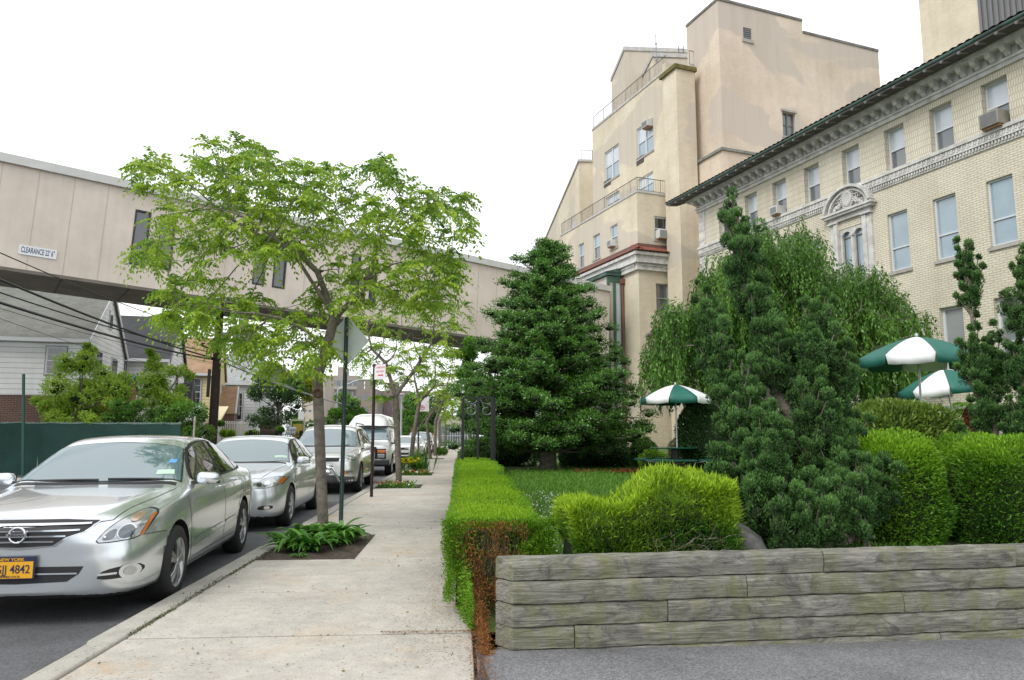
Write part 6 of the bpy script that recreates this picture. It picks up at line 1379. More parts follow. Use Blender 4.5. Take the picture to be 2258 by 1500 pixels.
# ================= vehicles =================
def paint(name,c,metal=.75,rough=.28):
    m=mat(name,c,rough,metal,coat=1.0); return m
M_silver=paint('silver_paint',(.75,.79,.83),.8,.22); M_silver2=paint('cool_silver_paint',(.71,.75,.79)); M_silver3=paint('pearl_silver_paint',(.76,.77,.76)); M_white=paint('white_paint',(.72,.73,.74),0,.35); M_dkcar=paint('dark_grey_paint',(.05,.05,.055),.5); M_brcar=paint('brown_grey_paint',(.14,.12,.11),.5)
M_trim=mat('black_plastic',(.018,.018,.02),.5); M_rub=mat('tyre_rubber',(.014,.014,.015),.75,bump=.2,bs=60); M_chr=mat('chrome',(.75,.76,.78),.10,1.0); M_alloy=mat('alloy',(.42,.43,.45),.32,.9); M_wgl=mat('windscreen',(.10,.16,.185),.02,0,spec=.9,ior=2.0); M_sgl=mat('side_glass',(.010,.014,.013),.02,0,spec=.8,ior=1.75)
M_lens=mat('lamp_clear',(.50,.52,.54),.10,.7,coat=1); M_ldark=mat('lamp_reflector',(.20,.215,.23),.12,.9); M_amber=mat('amber_lens',(.55,.15,.02),.2,coat=1); M_pl=mat('plate_orange',(.72,.36,.015),.5); M_pln=mat('plate_navy',(.015,.02,.06),.5); M_seam=mat('seam_dark',(.035,.037,.04),.6); M_patchr=mat('park_lamp',(.60,.42,.33),.12,.6,coat=1)
def chaik(p,n=2,closed=True):
    p=[Vector(q) for q in p]
    for _ in range(n):
        o=[]; m=len(p)
        for i in range(m if closed else m-1):
            a,b=p[i],p[(i+1)%m]; o+=[a*.78+b*.22,a*.22+b*.78]
        p=o if closed else [p[0]]+o+[p[-1]]
    return p
def bodymesh(st,cutters,paintm,sub=2,top=1.0):
    st=np.array(st,float); rings=[]
    for (y,zb,w,zs,wb,wr,zr,zt) in st:
        half=[(0,zb),(w*.6,zb),(w-.06,zb+.008),(w-.018,zb+.10),(w-.004,zb+.28*(zs-zb)+.06),(w,zb+.62*(zs-zb)),(w-.022,zs-.10),(wb+.022,zs-.022),(wb-.005,zs+.008),
          (wb+(wr-wb)*.5+.012,zs+(zr-zs)*.5),(wr+.004,zr-.012),(wr-.05,zr+.55*(zt-zr)*.7),(wr*.55,zt-.012),(0,zt)]
        ring=[(x,y,z) for x,z in half]+[(-x,y,z) for x,z in half[-2:0:-1]]; rings.append(ring)
    n=len(rings[0]); vs=[v for r in rings for v in r]; fs=[(i*n+k,i*n+(k+1)%n,(i+1)*n+(k+1)%n,(i+1)*n+k) for i in range(len(rings)-1) for k in range(n)]
    # end caps as strips between mirrored points
    for r0,flip in ((0,False),((len(rings)-1)*n,True)):
        h=n//2
        for k in range(h):
            a,b=r0+k,r0+k+1; c,d=r0+(n-k-1)%n,r0+(n-k)%n
            f=[a,b,c,d] ; f=[q for i,q in enumerate(f) if q not in f[:i]]
            if len(f)>=3: fs.append(tuple(f[::-1] if not flip else f))
    me=bpy.data.meshes.new('tmp'); me.from_pydata(vs,[],fs); me.validate(); bm=bmesh.new(); bm.from_mesh(me); bmesh.ops.recalc_face_normals(bm,faces=bm.faces); bm.to_mesh(me); bm.free()
    o=link('tmp',me); s=o.modifiers.new('s','SUBSURF'); s.levels=sub; s.render_levels=sub
    cs=[]
    for i,(yc,zc,r) in enumerate(cutters):
        for s_ in (1,-1):
            mb=MB(); xa,xb=(.52,1.3); x0,x1=(xa,xb) if s_>0 else (-xb,-xa)
            m_=28; ring=[(yc+r*math.cos(2*math.pi*k/m_),zc+r*math.sin(2*math.pi*k/m_)) for k in range(m_)]; mb.prism(ring,'x',x0,x1); c=mb.build('cut',M_trim); bm=bmesh.new(); bm.from_mesh(c.data); bmesh.ops.recalc_face_normals(bm,faces=bm.faces); bm.to_mesh(c.data); bm.free(); cs.append(c)
            q=o.modifiers.new('b','BOOLEAN'); q.operation='DIFFERENCE'; q.object=c; q.solver='EXACT'
    dg=bpy.context.evaluated_depsgraph_get(); ev=o.evaluated_get(dg); me2=bpy.data.meshes.new_from_object(ev)
    for c in cs: bpy.data.objects.remove(c)
    bpy.data.objects.remove(o); me2.materials.clear(); me2.materials.append(paintm); me2.materials.append(M_trim)
    for p in me2.polygons:
        c=p.center; ins=any(math.hypot(c.y-a,c.z-b)<r*1.004 and abs(c.x)<(2) and abs(p.normal.x)<.35 and (c.y-a)*p.normal.y+(c.z-b)*p.normal.z<0 and math.hypot(c.y-a,c.z-b)>r*.9 for a,b,r in cutters)
        ins2=any(math.hypot(c.y-a,c.z-b)<r and abs(abs(c.x)-.52)<.01 for a,b,r in cutters)
        p.material_index=1 if (ins or ins2 or (p.normal.z<-.75 and c.z<.4)) else 0
        p.use_smooth=not(ins or ins2)
    return me2
def patch(par,name,bvh,poly,view,off,m,res=.035,mirror=False,smooth=True):
    poly=[Vector((p[0],p[1])) for p in poly]; b=[]
    for a,c in zip(poly,poly[1:]+poly[:1]):
        k=max(1,int((c-a).length/res)); b+=[a+(c-a)*i/k for i in range(k)]
    xs=[p.x for p in b]; ys=[p.y for p in b]; pts=list(b); nb=len(b)
    x=min(xs)+res*.5
    while x<max(xs):
        y=min(ys)+res*.5
        while y<max(ys):
            pts.append(Vector((x,y))); y+=res
        x+=res
    r=geometry.delaunay_2d_cdt(pts,[(i,(i+1)%nb) for i in range(nb)],[list(range(nb))],1,1e-6)
    V2,F_=r[0],r[2]; V=[]
    for v in V2:
        if view=='side': o_,d_=Vector((1.6,v.x,v.y)),Vector((-1,0,0))
        elif view=='front': o_,d_=Vector((v.x,-1.5,v.y)),Vector((0,1,0))
        elif view=='top': o_,d_=Vector((v.x,v.y,3)),Vector((0,0,-1))
        elif view=='rear': o_,d_=Vector((v.x,8,v.y)),Vector((0,-1,0))
        h=bvh.ray_cast(o_,d_)
        if h[0] is None: V.append(None)
        else:
            nn=h[1] if h[1].dot(d_)<0 else -h[1]; V.append(h[0]+nn*off)
    for sgn in ((1,-1) if mirror else (1,)):
        idx={};vs=[];fs=[]
        for f in F_:
            if any(V[i] is None for i in f): continue
            q=[]
            for i in f:
                if i not in idx: idx[i]=len(vs); vs.append((V[i].x*sgn,V[i].y,V[i].z))
                q.append(idx[i])
            fs.append(tuple(q))
        me=bpy.data.meshes.new(name); me.from_pydata(vs,[],fs); bm=bmesh.new(); bm.from_mesh(me)
        bmesh.ops.recalc_face_normals(bm,faces=bm.faces)
        for f in bm.faces:
            d_={'side':Vector((sgn,0,0)),'front':Vector((0,-1,0)),'top':Vector((0,0,1)),'rear':Vector((0,1,0))}[view]
            if f.normal.dot(d_)<0: f.normal_flip()
        bm.to_mesh(me); bm.free(); me.materials.append(m)
        if smooth: me.shade_smooth()
        o=link(name,me,par)
def line(par,name,bvh,pts,view,w,off,m,mirror=False):
    pts=[Vector(p) for p in pts]; L=[];Rr=[]
    for i,p in enumerate(pts):
        d=(pts[min(i+1,len(pts)-1)]-pts[max(0,i-1)]).normalized(); n=Vector((-d.y,d.x)); L.append(p+n*w/2); Rr.append(p-n*w/2)
    patch(par,name,bvh,L+Rr[::-1],view,off,m,.05,mirror)
def circle(c,r,n=20,sx=1): return [(c[0]+r*sx*math.cos(2*math.pi*i/n),c[1]+r*math.sin(2*math.pi*i/n)) for i in range(n)]
def wheel(par,x,y,r,style='spoke',s=1,wd=.205,spokes=6,m=None):
    m=m or M_alloy; rr=r*.66; w=empty('wheel',(x,y,r)); w.parent=par; 
    mb=MB(); mb.lathe([(rr,0),(rr+.012,-.004),(r*.86,-.004),(r*.965,.012),(r,.04),(r,wd-.04),(r*.96,wd),(rr,wd)],36,(0,0,0),'x'); o=mb.build('tyre',M_rub,w,smooth=True); o.scale=(-s,1,1)
    mb=MB(); mb.lathe([(rr+.003,.0),(rr-.006,.004),(rr-.018,.02),(rr-.03,.06),(rr-.03,wd)],36,(0,0,0),'x'); mb.lathe([(0,.075),(rr,.075)],24,(0,0,0),'x') ; o=mb.build('rim',m,w,smooth=True); o.scale=(-s,1,1)
    mb=MB(); mb.lathe([(0,.072),(rr-.03,.072)],24,(0,0,0),'x'); o=mb.build('brake_disc',mat('brake_dark',(.03,.03,.032),.6,.3),w); o.scale=(-s,1,1)
    mb=MB()
    for k in range(spokes):
        a=2*math.pi*k/spokes+.2
        for da,wid in ((-.15,.046),(.15,.046)) if style=='double' else ((0,.062 if style!='thin' else .04),):
            a1=a+da*.5; a2=a+da*1.25; q=[]
            for (rad,aa,wi,dx) in ((.03,a1,wid*1.0,-.0),(rr*.55,(a1+a2)/2,wid*.85,-.002),(rr-.004,a2,wid*1.15,.012)):
                c,s__=math.cos(aa),math.sin(aa); q.append([(dx,rad*c-wi/2*s__,rad*s__+wi/2*c),(dx,rad*c+wi/2*s__,rad*s__-wi/2*c),(dx+.03,rad*c+wi/2*s__,rad*s__-wi/2*c),(dx+.03,rad*c-wi/2*s__,rad*s__+wi/2*c)])
            vs=[v for g_ in q for v in g_]; mb.add(vs,[(4*i+j,4*i+(j+1)%4,4*i+4+(j+1)%4,4*i+4+j) for i in range(2) for j in range(4)]+[(3,2,1,0),(8,9,10,11)])
    mb.lathe([(0,-.012),(.032,-.010),(.04,.0),(.04,.03)],16,(0,0,0),'x'); o=mb.build('spokes',m,w,bevel=.005,seg=1); o.scale=(-s,1,1)
def mirror(par,x,y,z,s,m,w=.22,h=.135,d=.13,cap=None):
    bm=bmesh.new(); bmesh.ops.create_cube(bm,size=1); bmesh.ops.subdivide_edges(bm,edges=bm.edges,cuts=3,use_grid_fill=True)
    for v in bm.verts:
        q=v.co.copy(); nrm=(abs(q.x*2)**3.2+abs(q.y*2)**3.2+abs(q.z*2)**3.2)**(1/3.2); q/=nrm; q*=1.0
        v.co=Vector((q.x*w*s,q.y*d+(.03*abs(q.x)*2),q.z*h*(1-.25*(q.x*2*.5+.5)*.6)))
    me=bpy.data.meshes.new('mirror'); bm.to_mesh(me); bm.free(); me.materials.append(cap or m); me.shade_smooth(); o=link('mirror',me,par); o.location=(x+s*w/2,y,z)
    mb=MB(); mb.box(-w*.48,w*.48,d*.40,d*.53,-h*.4,h*.4); mb.build('mirror_face',M_trim,o); mb=MB(); mb.box(-s*w*.45,-s*(w*.45+.13),.0,.06,-h*.42,-h*.2); mb.build('mirror_arm',M_trim,o)
def handle(par,bvh,y,z,m,mirror_=True):
    for s in (1,-1):
        h=bvh.ray_cast(Vector((s*1.6,y,z)),Vector((-s,0,0)))
        if h[0] is None: continue
        x=h[0].x; mb=MB(); mb.tube([(x+s*.004,y-.09,z),(x+s*.035,y-.06,z),(x+s*.036,y+.06,z),(x+s*.004,y+.09,z)],.012,6); mb.build('door_handle',m,par,smooth=True)
def vehicle(label,cat,x,y,rz,st,arches,paintm,feat,group,name='parked_car',sub=2,zroad=RZ):
    e=empty(name,(x,y,zroad),rz,label,cat,group); me=bodymesh(st,arches,paintm,sub); o=link('body',me,e); bvh=BVHTree.FromPolygons([v.co for v in me.vertices],[tuple(p.vertices) for p in me.polygons]); feat(e,bvh); return e,bvh
PK='cars parked along the kerb'
SED=[(0.0,.27,.46,.62,.42,.34,.70,.765),(.045,.22,.68,.66,.62,.46,.755,.80),(.17,.185,.80,.715,.745,.54,.81,.842),(.45,.17,.873,.80,.80,.61,.87,.897),(.97,.17,.90,.872,.832,.665,.932,.958),(1.25,.17,.90,.91,.835,.70,.962,.99),(1.38,.17,.90,.93,.835,.725,.975,1.008),(1.55,.17,.90,.94,.838,.70,1.085,1.12),(2.12,.17,.90,.955,.838,.60,1.37,1.425),(2.42,.17,.90,.962,.838,.582,1.41,1.462),(2.9,.17,.90,.975,.838,.578,1.415,1.47),(3.35,.17,.90,.99,.832,.565,1.385,1.445),(3.72,.17,.895,1.0,.82,.56,1.29,1.355),(4.12,.18,.885,1.01,.81,.60,1.105,1.14),(4.38,.19,.87,1.01,.79,.64,1.045,1.075),(4.62,.22,.83,.98,.75,.62,1.03,1.05),(4.78,.26,.74,.88,.68,.52,.97,1.0),(4.82,.34,.60,.78,.55,.42,.88,.93)]
def ws_poly(b=1.38,t=2.10,wb_=.715,wt=.565,f=0.): 
    P_=[(-wb_,b+.07+f),(-wb_*.6,b+.02),(0,b-.02),(wb_*.6,b+.02),(wb_,b+.07+f),(wt,t-.03),(wt*.5,t),(0,t+.01),(-wt*.5,t),(-wt,t-.03)]; return P_
def grow_poly(p,d):
    c=Vector((sum(q[0] for q in p)/len(p),sum(q[1] for q in p)/len(p))); return [tuple(Vector(q)+(Vector(q)-c).normalized()*d) for q in p]
def plate(par,bvh,x,z,txt,state=True,w=.31,tilt=0,yofs=0):
    h=bvh.ray_cast(Vector((x,-1.5,z)),Vector((0,1,0))); y=h[0].y-.035+yofs
    mb=MB(); mb.box(-w/2-.012,w/2+.012,-.006,.02,-.085,.085); p=mb.build('number_plate_frame',M_pln,par,bevel=.004); p.location=(x,y,z)
    mb=MB(); mb.box(-w/2,w/2,-.0085,-.006,-.076,.046); mb.build('plate_face',M_pl,p); 
    text(txt,'plate_letters',.088,M_pln,p,(.012,-.0105,-.012),(R(90),0,0),.0006,sx=.80,font_b=.0005)
    if state: text('NEW YORK','plate_state',.030,M_pl,p,(0,-.0095,.061),(R(90),0,0),.0006,sx=1.15,font_b=.0006); text('EMPIRE STATE','plate_motto',.019,M_pln,p,(0,-.0105,-.064),(R(90),0,0),.0006,sx=1.15)
def feat_sedanA(e,b):
    W_=ws_poly(1.40,2.06,.735,.585); patch(e,'windscreen_seal',b,grow_poly(W_,.022),'top',.003,M_trim,.05); patch(e,'windscreen',b,W_,'top',.006,M_wgl,.05)
    D_=[(1.60,.995),(1.80,1.165),(2.02,1.305),(2.25,1.372),(2.55,1.397),(2.9,1.40),(3.3,1.365),(3.62,1.265),(3.86,1.125),(3.90,1.065),(3.82,1.035),(3.2,1.018),(2.4,1.0)]
    patch(e,'window_trim',b,chaik(D_,1),'side',.004,M_trim,.05,True)
    patch(e,'window_chrome',b,chaik(grow_poly(D_,.012),1),'side',.0025,M_chr,.05,True)
    patch(e,'side_window',b,[(1.68,1.015),(1.86,1.165),(2.08,1.30),(2.3,1.352),(2.62,1.378),(2.66,1.02)],'side',.008,M_sgl,.05,True)
    patch(e,'side_window',b,[(2.76,1.022),(2.73,1.38),(3.0,1.376),(3.3,1.345),(3.46,1.30),(3.52,1.045)],'side',.008,M_sgl,.05,True)
    patch(e,'side_window',b,[(3.57,1.05),(3.515,1.275),(3.64,1.225),(3.80,1.12),(3.82,1.075)],'side',.008,M_sgl,.04,True)
    # seams
    for pts in ([(1.28,.93),(1.32,.82),(1.36,.55),(1.42,.25)],[(2.70,1.0),(2.71,.7),(2.68,.25)],[(3.56,1.03),(3.60,.88),(3.52,.72),(3.38,.60)],[(1.42,.255),(2.68,.25),(3.3,.255)]): line(e,'door_seam',b,pts,'side',.010,.0015,M_seam,True)
    line(e,'door_moulding',b,[(1.52,.455),(2.66,.485)],'side',.035,.010,M_silver,True); line(e,'door_moulding',b,[(2.74,.487),(3.30,.50)],'side',.035,.010,M_silver,True); line(e,'sill_line',b,[(1.45,.30),(3.25,.31)],'side',.006,.001,M_seam,True)
    line(e,'bonnet_seam',b,[(-.745,1.33),(-.70,.9),(-.63,.45),(-.60,.2),(-.50,.105),(-.2,.062),(0,.055),(.2,.062),(.50,.105),(.60,.2),(.63,.45),(.70,.9),(.745,1.33)],'top',.008,.0015,M_seam)
    line(e,'cowl',b,[(-.72,1.40),(-.4,1.355),(0,1.335),(.4,1.355),(.72,1.40)],'top',.05,.004,M_trim)
    for a_,c_ in (((-.55,1.40),(.02,1.385)),((.10,1.40),(.60,1.42))): 
        mb=MB(); P_=[]
        for t in (0,.25,.5,.75,1): 
            q=Vector(a_)*(1-t)+Vector(c_)*t; h=b.ray_cast(Vector((q.x,q.y,3)),Vector((0,0,-1)))[0]; P_.append(h+Vector((0,0,.018)))
        mb.tube(P_,.009,5); mb.build('wiper',M_trim,e)
    line(e,'bumper_seam',b,[(.20,.66),(.55,.645),(.66,.64)],'side',.006,.0015,M_seam,True)
    # grille
    G=[(-.52,.785),(-.3,.80),(0,.802),(.3,.80),(.52,.785),(.45,.715),(.33,.675),(.24,.615),(0,.605),(-.24,.615),(-.33,.675),(-.45,.715)]
    patch(e,'grille_surround',b,grow_poly(G,.020),'front',.004,M_chr,.04); patch(e,'grille',b,G,'front',.007,M_trim,.04)
    for z,w_ in ((.764,.48),(.724,.42),(.684,.33),(.645,.25)): line(e,'grille_bar',b,[(-w_,z),(-w_*.5,z+.002),(0,z+.003),(w_*.5,z+.002),(w_,z)],'front',.012,.016,M_chr)
    h=b.ray_cast(Vector((0,-1,.70)),Vector((0,1,0)))[0]; mb=MB(); n=28; mb.lathe([(.056+.009*math.cos(t*math.pi/4),.009*math.sin(t*math.pi/4)) for t in range(8)],n,(0,h.y-.03,.70),'y',close=True); mb.box(-.072,.072,h.y-.045,h.y-.028,.685,.715); em=mb.build('badge',M_chr,e,smooth='auto'); text('NISSAN','badge_lettering',.026,M_trim,em,(0,h.y-.0465,.70),(R(90),0,0),.0005,sx=1.25,font_b=.0004)
    # lower bumper
    LG=[(-.47,.455),(0,.462),(.47,.455),(.44,.40),(.36,.345),(0,.335),(-.36,.345),(-.44,.40)]
    patch(e,'lower_grille',b,LG,'front',.004,M_trim,.04); line(e,'grille_bar',b,[(-.43,.405),(0,.41),(.43,.405)],'front',.012,.012,M_silver)
    for s in (1,-1):
        Fq=[(s*.56,.345),(s*.58,.40),(s*.66,.43),(s*.80,.445),(s*.83,.40),(s*.80,.35)]
        patch(e,'fog_lamp_recess',b,chaik(Fq,1),'front',.003,M_trim,.03); line(e,'fog_bar',b,[(s*.57,.385),(s*.69,.39)],'front',.016,.009,M_silver)
        patch(e,'fog_lamp_cover',b,circle((s*.755,.395),.058,20,.95),'front',.010,M_silver,.02); patch(e,'fog_lamp_disc',b,circle((s*.757,.395),.034,16,.95),'front',.014,M_lens,.02)
        H=[(s*.535,.625),(s*.585,.70),(s*.65,.775),(s*.71,.825),(s*.75,.838),(s*.815,.81),(s*.81,.72),(s*.79,.645),(s*.66,.63)]
        patch(e,'headlight_gasket',b,chaik(grow_poly(H,.010),1),'front',.004,M_trim,.03)
        patch(e,'headlight',b,chaik(H,1),'front',.008,M_lens,.03)
        patch(e,'headlight_bowl',b,circle((s*.715,.69),.054,20,.95),'front',.012,M_chr,.02); patch(e,'headlight_projector',b,circle((s*.715,.69),.046,20,.95),'front',.015,M_ldark,.02)
        patch(e,'headlight_bowl',b,chaik([(s*.57,.638),(s*.61,.70),(s*.66,.72),(s*.655,.645)],2),'front',.012,M_ldark,.02)
        patch(e,'park_lamp',b,circle((s*.735,.785),.032,16,.95),'front',.013,M_patchr,.02)
        patch(e,'amber_marker',b,[(s*.785,.65),(s*.797,.72),(s*.798,.80),(s*.813,.80),(s*.810,.72),(s*.797,.65)],'front',.012,M_amber,.02)
    plate(e,b,-.02,.462,'GJJ 4842')
    for s in (1,-1):
        for yy in (.97,3.72): wheel(e,s*.895,yy,.325,'double',s,.20,5)
        mirror(e,s*.84,1.63,1.03,s,M_silver)
    handle(e,b,2.50,.90,M_silver); handle(e,b,3.40,.93,M_silver)
    mb=MB(); mb.box(.46,.60,1.60,1.68,0,.001) if 0 else None
    patch(e,'registration_sticker',b,[(.50,1.50),(.66,1.53),(.64,1.60),(.49,1.57)],'top',.009,mat('sticker_pale',(.45,.62,.50),.5),.04); patch(e,'inspection_sticker',b,[(.55,1.70),(.62,1.715),(.61,1.78),(.545,1.765)],'top',.009,mat('sticker_blue',(.10,.32,.62),.5),.04)
vehicle('silver four door saloon with an orange front number plate, nearest the camera','car',-3.35,6.05,R(4.2),SED,[(.97,.335,.365),(3.72,.335,.365)],M_silver,feat_sedanA,PK,sub=3)
def sedan2(st): return [(y,zb,w*1.012,zs+.005,wb*1.01,wr*1.02,zr,zt) for (y,zb,w,zs,wb,wr,zr,zt) in st]
def feat_sedanB(e,b):
    W_=ws_poly(1.38,2.06,.75,.60); patch(e,'windscreen_seal',b,grow_poly(W_,.02),'top',.003,M_trim,.06); patch(e,'windscreen',b,W_,'top',.006,M_wgl,.06)
    D_=[(1.60,.995),(1.80,1.165),(2.02,1.305),(2.25,1.372),(2.55,1.397),(2.9,1.40),(3.3,1.365),(3.62,1.265),(3.86,1.125),(3.90,1.065),(3.2,1.018),(2.4,1.0)]
    patch(e,'window_trim',b,chaik(D_,1),'side',.004,M_trim,.06,True)
    patch(e,'side_window',b,[(1.68,1.015),(1.86,1.165),(2.08,1.30),(2.3,1.352),(2.62,1.378),(2.66,1.02)],'side',.008,M_sgl,.06,True); patch(e,'side_window',b,[(2.76,1.022),(2.73,1.38),(3.0,1.376),(3.3,1.345),(3.70,1.20),(3.80,1.06)],'side',.008,M_sgl,.06,True)
    for pts in ([(1.28,.93),(1.32,.82),(1.36,.55),(1.42,.25)],[(2.70,1.0),(2.71,.7),(2.68,.25)],[(3.56,1.03),(3.60,.88),(3.42,.65)]): line(e,'door_seam',b,pts,'side',.010,.0015,M_seam,True)
    line(e,'bonnet_seam',b,[(-.74,1.33),(-.68,.9),(-.62,.45),(-.58,.2),(-.4,.09),(0,.06),(.4,.09),(.58,.2),(.62,.45),(.68,.9),(.74,1.33)],'top',.008,.0015,M_seam)
    line(e,'cowl',b,[(-.72,1.38),(0,1.32),(.72,1.38)],'top',.05,.004,M_trim)
    G=[(-.42,.745),(0,.77),(.42,.745),(.36,.66),(0,.645),(-.36,.66)]; patch(e,'grille_surround',b,grow_poly(G,.015),'front',.004,M_chr,.05); patch(e,'grille',b,G,'front',.006,M_trim,.05)
    for z in (.73,.70,.67): line(e,'grille_bar',b,[(-.38,z),(.38,z)],'front',.010,.012,M_chr)
    patch(e,'lower_grille',b,[(-.42,.43),(.42,.43),(.36,.33),(-.36,.33)],'front',.004,M_trim,.05)
    for s in (1,-1):
        H=[(s*.47,.655),(s*.53,.74),(s*.63,.79),(s*.76,.815),(s*.868,.79),(s*.84,.70),(s*.68,.665)]
        patch(e,'headlight_gasket',b,grow_poly(H,.009),'front',.004,M_trim,.04); patch(e,'headlight',b,H,'front',.008,M_lens,.04); patch(e,'headlight_projector',b,circle((s*.68,.725),.036),'front',.013,M_chr,.025); patch(e,'headlight_bowl',b,circle((s*.58,.71),.034),'front',.013,M_ldark,.025)
        patch(e,'amber_marker',b,[(s*.80,.71),(s*.815,.79),(s*.862,.785),(s*.838,.705)],'front',.012,M_amber,.03)
        patch(e,'fog_lamp_recess',b,chaik([(s*.56,.34),(s*.60,.40),(s*.78,.40),(s*.77,.34)],1),'front',.003,M_trim,.04); patch(e,'fog_lamp',b,circle((s*.70,.37),.026,14,1.5),'front',.010,M_chr,.03)
        for yy in (.97,3.75): wheel(e,s*.905,yy,.325,'spoke',s,.20,7)
        mirror(e,s*.85,1.63,1.03,s,M_silver2)
    plate(e,b,0,.50,'',False); handle(e,b,2.50,.90,M_silver2); handle(e,b,3.40,.93,M_silver2); patch(e,'registration_sticker',b,[(.50,1.50),(.70,1.53),(.68,1.60),(.49,1.57)],'top',.009,_M['sticker_pale'],.06)
vehicle('second silver saloon in the row, half hidden by the nearest tree trunk','car',-3.62,11.6,R(2.0),sedan2(SED),[(.97,.335,.365),(3.75,.335,.365)],M_silver2,feat_sedanB,PK)
SUVS=[(0.0,.32,.50,.72,.46,.38,.86,.92),(.05,.27,.74,.78,.68,.52,.92,.965),(.2,.25,.88,.85,.82,.62,.975,1.01),(.5,.24,.96,.94,.89,.70,1.03,1.06),(.95,.24,.995,1.0,.92,.76,1.085,1.115),(1.2,.24,.995,1.03,.925,.80,1.12,1.15),(1.32,.24,.995,1.045,.925,.82,1.14,1.18),(1.5,.24,.995,1.055,.925,.79,1.27,1.31),(2.05,.24,.995,1.07,.925,.70,1.63,1.70),(2.4,.24,.995,1.08,.925,.685,1.68,1.755),(3.2,.24,.995,1.10,.925,.68,1.695,1.775),(4.0,.24,.99,1.12,.92,.67,1.675,1.755),(4.6,.25,.975,1.14,.91,.655,1.62,1.70),(4.92,.27,.95,1.14,.88,.64,1.45,1.52),(5.10,.30,.90,1.08,.83,.62,1.15,1.2),(5.18,.36,.78,.98,.74,.6,1.0,1.05)]
def feat_suv(e,b):
    W_=ws_poly(1.32,1.98,.83,.67); patch(e,'windscreen_seal',b,grow_poly(W_,.02),'top',.003,M_trim,.07); patch(e,'windscreen',b,W_,'top',.006,M_wgl,.07)
    D_=[(1.55,1.12),(1.85,1.45),(2.1,1.60),(2.5,1.65),(3.4,1.66),(4.2,1.63),(4.65,1.55),(4.75,1.22),(3.5,1.17)]
    patch(e,'window_trim',b,chaik(D_,1),'side',.004,M_trim,.08,True)
    for P_ in ([(1.66,1.14),(1.90,1.42),(2.15,1.57),(2.6,1.62),(2.62,1.16)],[(2.74,1.165),(2.72,1.625),(3.55,1.63),(3.60,1.19)],[(3.72,1.20),(3.68,1.62),(4.3,1.58),(4.58,1.5),(4.64,1.25)]): patch(e,'side_window',b,P_,'side',.008,M_sgl,.08,True)
    for pts in ([(1.30,1.03),(1.38,.8),(1.45,.3)],[(2.68,1.1),(2.69,.7),(2.66,.3)],[(3.66,1.15),(3.62,.7)]): line(e,'door_seam',b,pts,'side',.008,.0015,M_seam,True)
    line(e,'bonnet_seam',b,[(-.84,1.28),(-.76,.8),(-.68,.4),(-.62,.2),(-.3,.08),(0,.06),(.3,.08),(.62,.2),(.68,.4),(.76,.8),(.84,1.28)],'top',.009,.0015,M_seam); line(e,'cowl',b,[(-.8,1.32),(0,1.26),(.8,1.32)],'top',.05,.004,M_trim)
    patch(e,'grille',b,[(-.55,.905),(0,.91),(.55,.905),(.52,.81),(-.52,.81)],'front',.005,M_trim,.05); patch(e,'grille',b,[(-.40,.71),(.40,.71),(.30,.56),(-.30,.56)],'front',.005,M_trim,.05)
    patch(e,'lower_bumper',b,[(-.9,.43),(-.4,.47),(0,.48),(.4,.47),(.9,.43),(.88,.30),(0,.28),(-.88,.30)],'front',.006,mat('bumper_dark_grey',(.07,.072,.075),.5),.06)
    for s in (1,-1):
        H=[(s*.58,.82),(s*.60,.90),(s*.74,.975),(s*.86,1.0),(s*.93,.97),(s*.92,.86),(s*.80,.81)]
        patch(e,'headlight',b,chaik(H,1),'front',.008,M_lens,.04); patch(e,'headlight_projector',b,circle((s*.79,.89),.055),'front',.013,M_chr,.03); patch(e,'headlight_bowl',b,circle((s*.675,.87),.045),'front',.013,M_chr,.03)
        patch(e,'fog_lamp_recess',b,chaik([(s*.58,.50),(s*.62,.58),(s*.86,.60),(s*.84,.50)],1),'front',.008,M_lens,.04); patch(e,'fog_lamp',b,circle((s*.68,.54),.035,14,1.3),'front',.013,M_amber,.03)
        for yy in (1.0,4.0): wheel(e,s*.985,yy,.37,'thin',s,.23,6)
        mirror(e,s*.93,1.68,1.16,s,M_silver3,.24,.18,.15)
        mb=MB(); mb.tube([(s*.66,2.2,1.72),(s*.65,2.4,1.80),(s*.64,4.2,1.79),(s*.63,4.4,1.72)],.02,6); mb.build('roof_rail',M_alloy,e,smooth=True)
        mb=MB(); mb.tube([(s*.20,-.20,.70),(s*.42,-.22,.66),(s*.50,-.20,.52),(s*.56,-.14,.36),(s*.62,-.04,.30)],.032,10); mb.build('push_bar',M_chr,e,smooth=True)
        mb=MB(); mb.lathe([(0,-.09),(.06,-.08),(.085,-.03),(.07,.04)],16,(s*.30,-.16,.56),'y'); mb.build('spot_lamp',M_chr,e,smooth=True)
    mb=MB(); mb.tube([(-.5,-.2,.50),(.5,-.2,.50)],.022,8); mb.build('push_bar',M_chr,e,smooth=True)
    handle(e,b,2.48,.98,M_chr); handle(e,b,3.45,1.0,M_chr)
    mb=MB(); mb.tube([(-.5,3.6,1.76),(-.5,3.62,1.86),(-.5,3.75,1.76)],[.03,.015,.03],6); mb.build('roof_aerial',mat('lime_tag',(.45,.55,.03),.5),e)
vehicle('silver crossover with chrome push bar and roof rails, third in the parked row','car',-3.55,18.95,R(1.0),SUVS,[(1.0,.38,.42),(4.0,.38,.42)],M_silver3,feat_suv,PK)
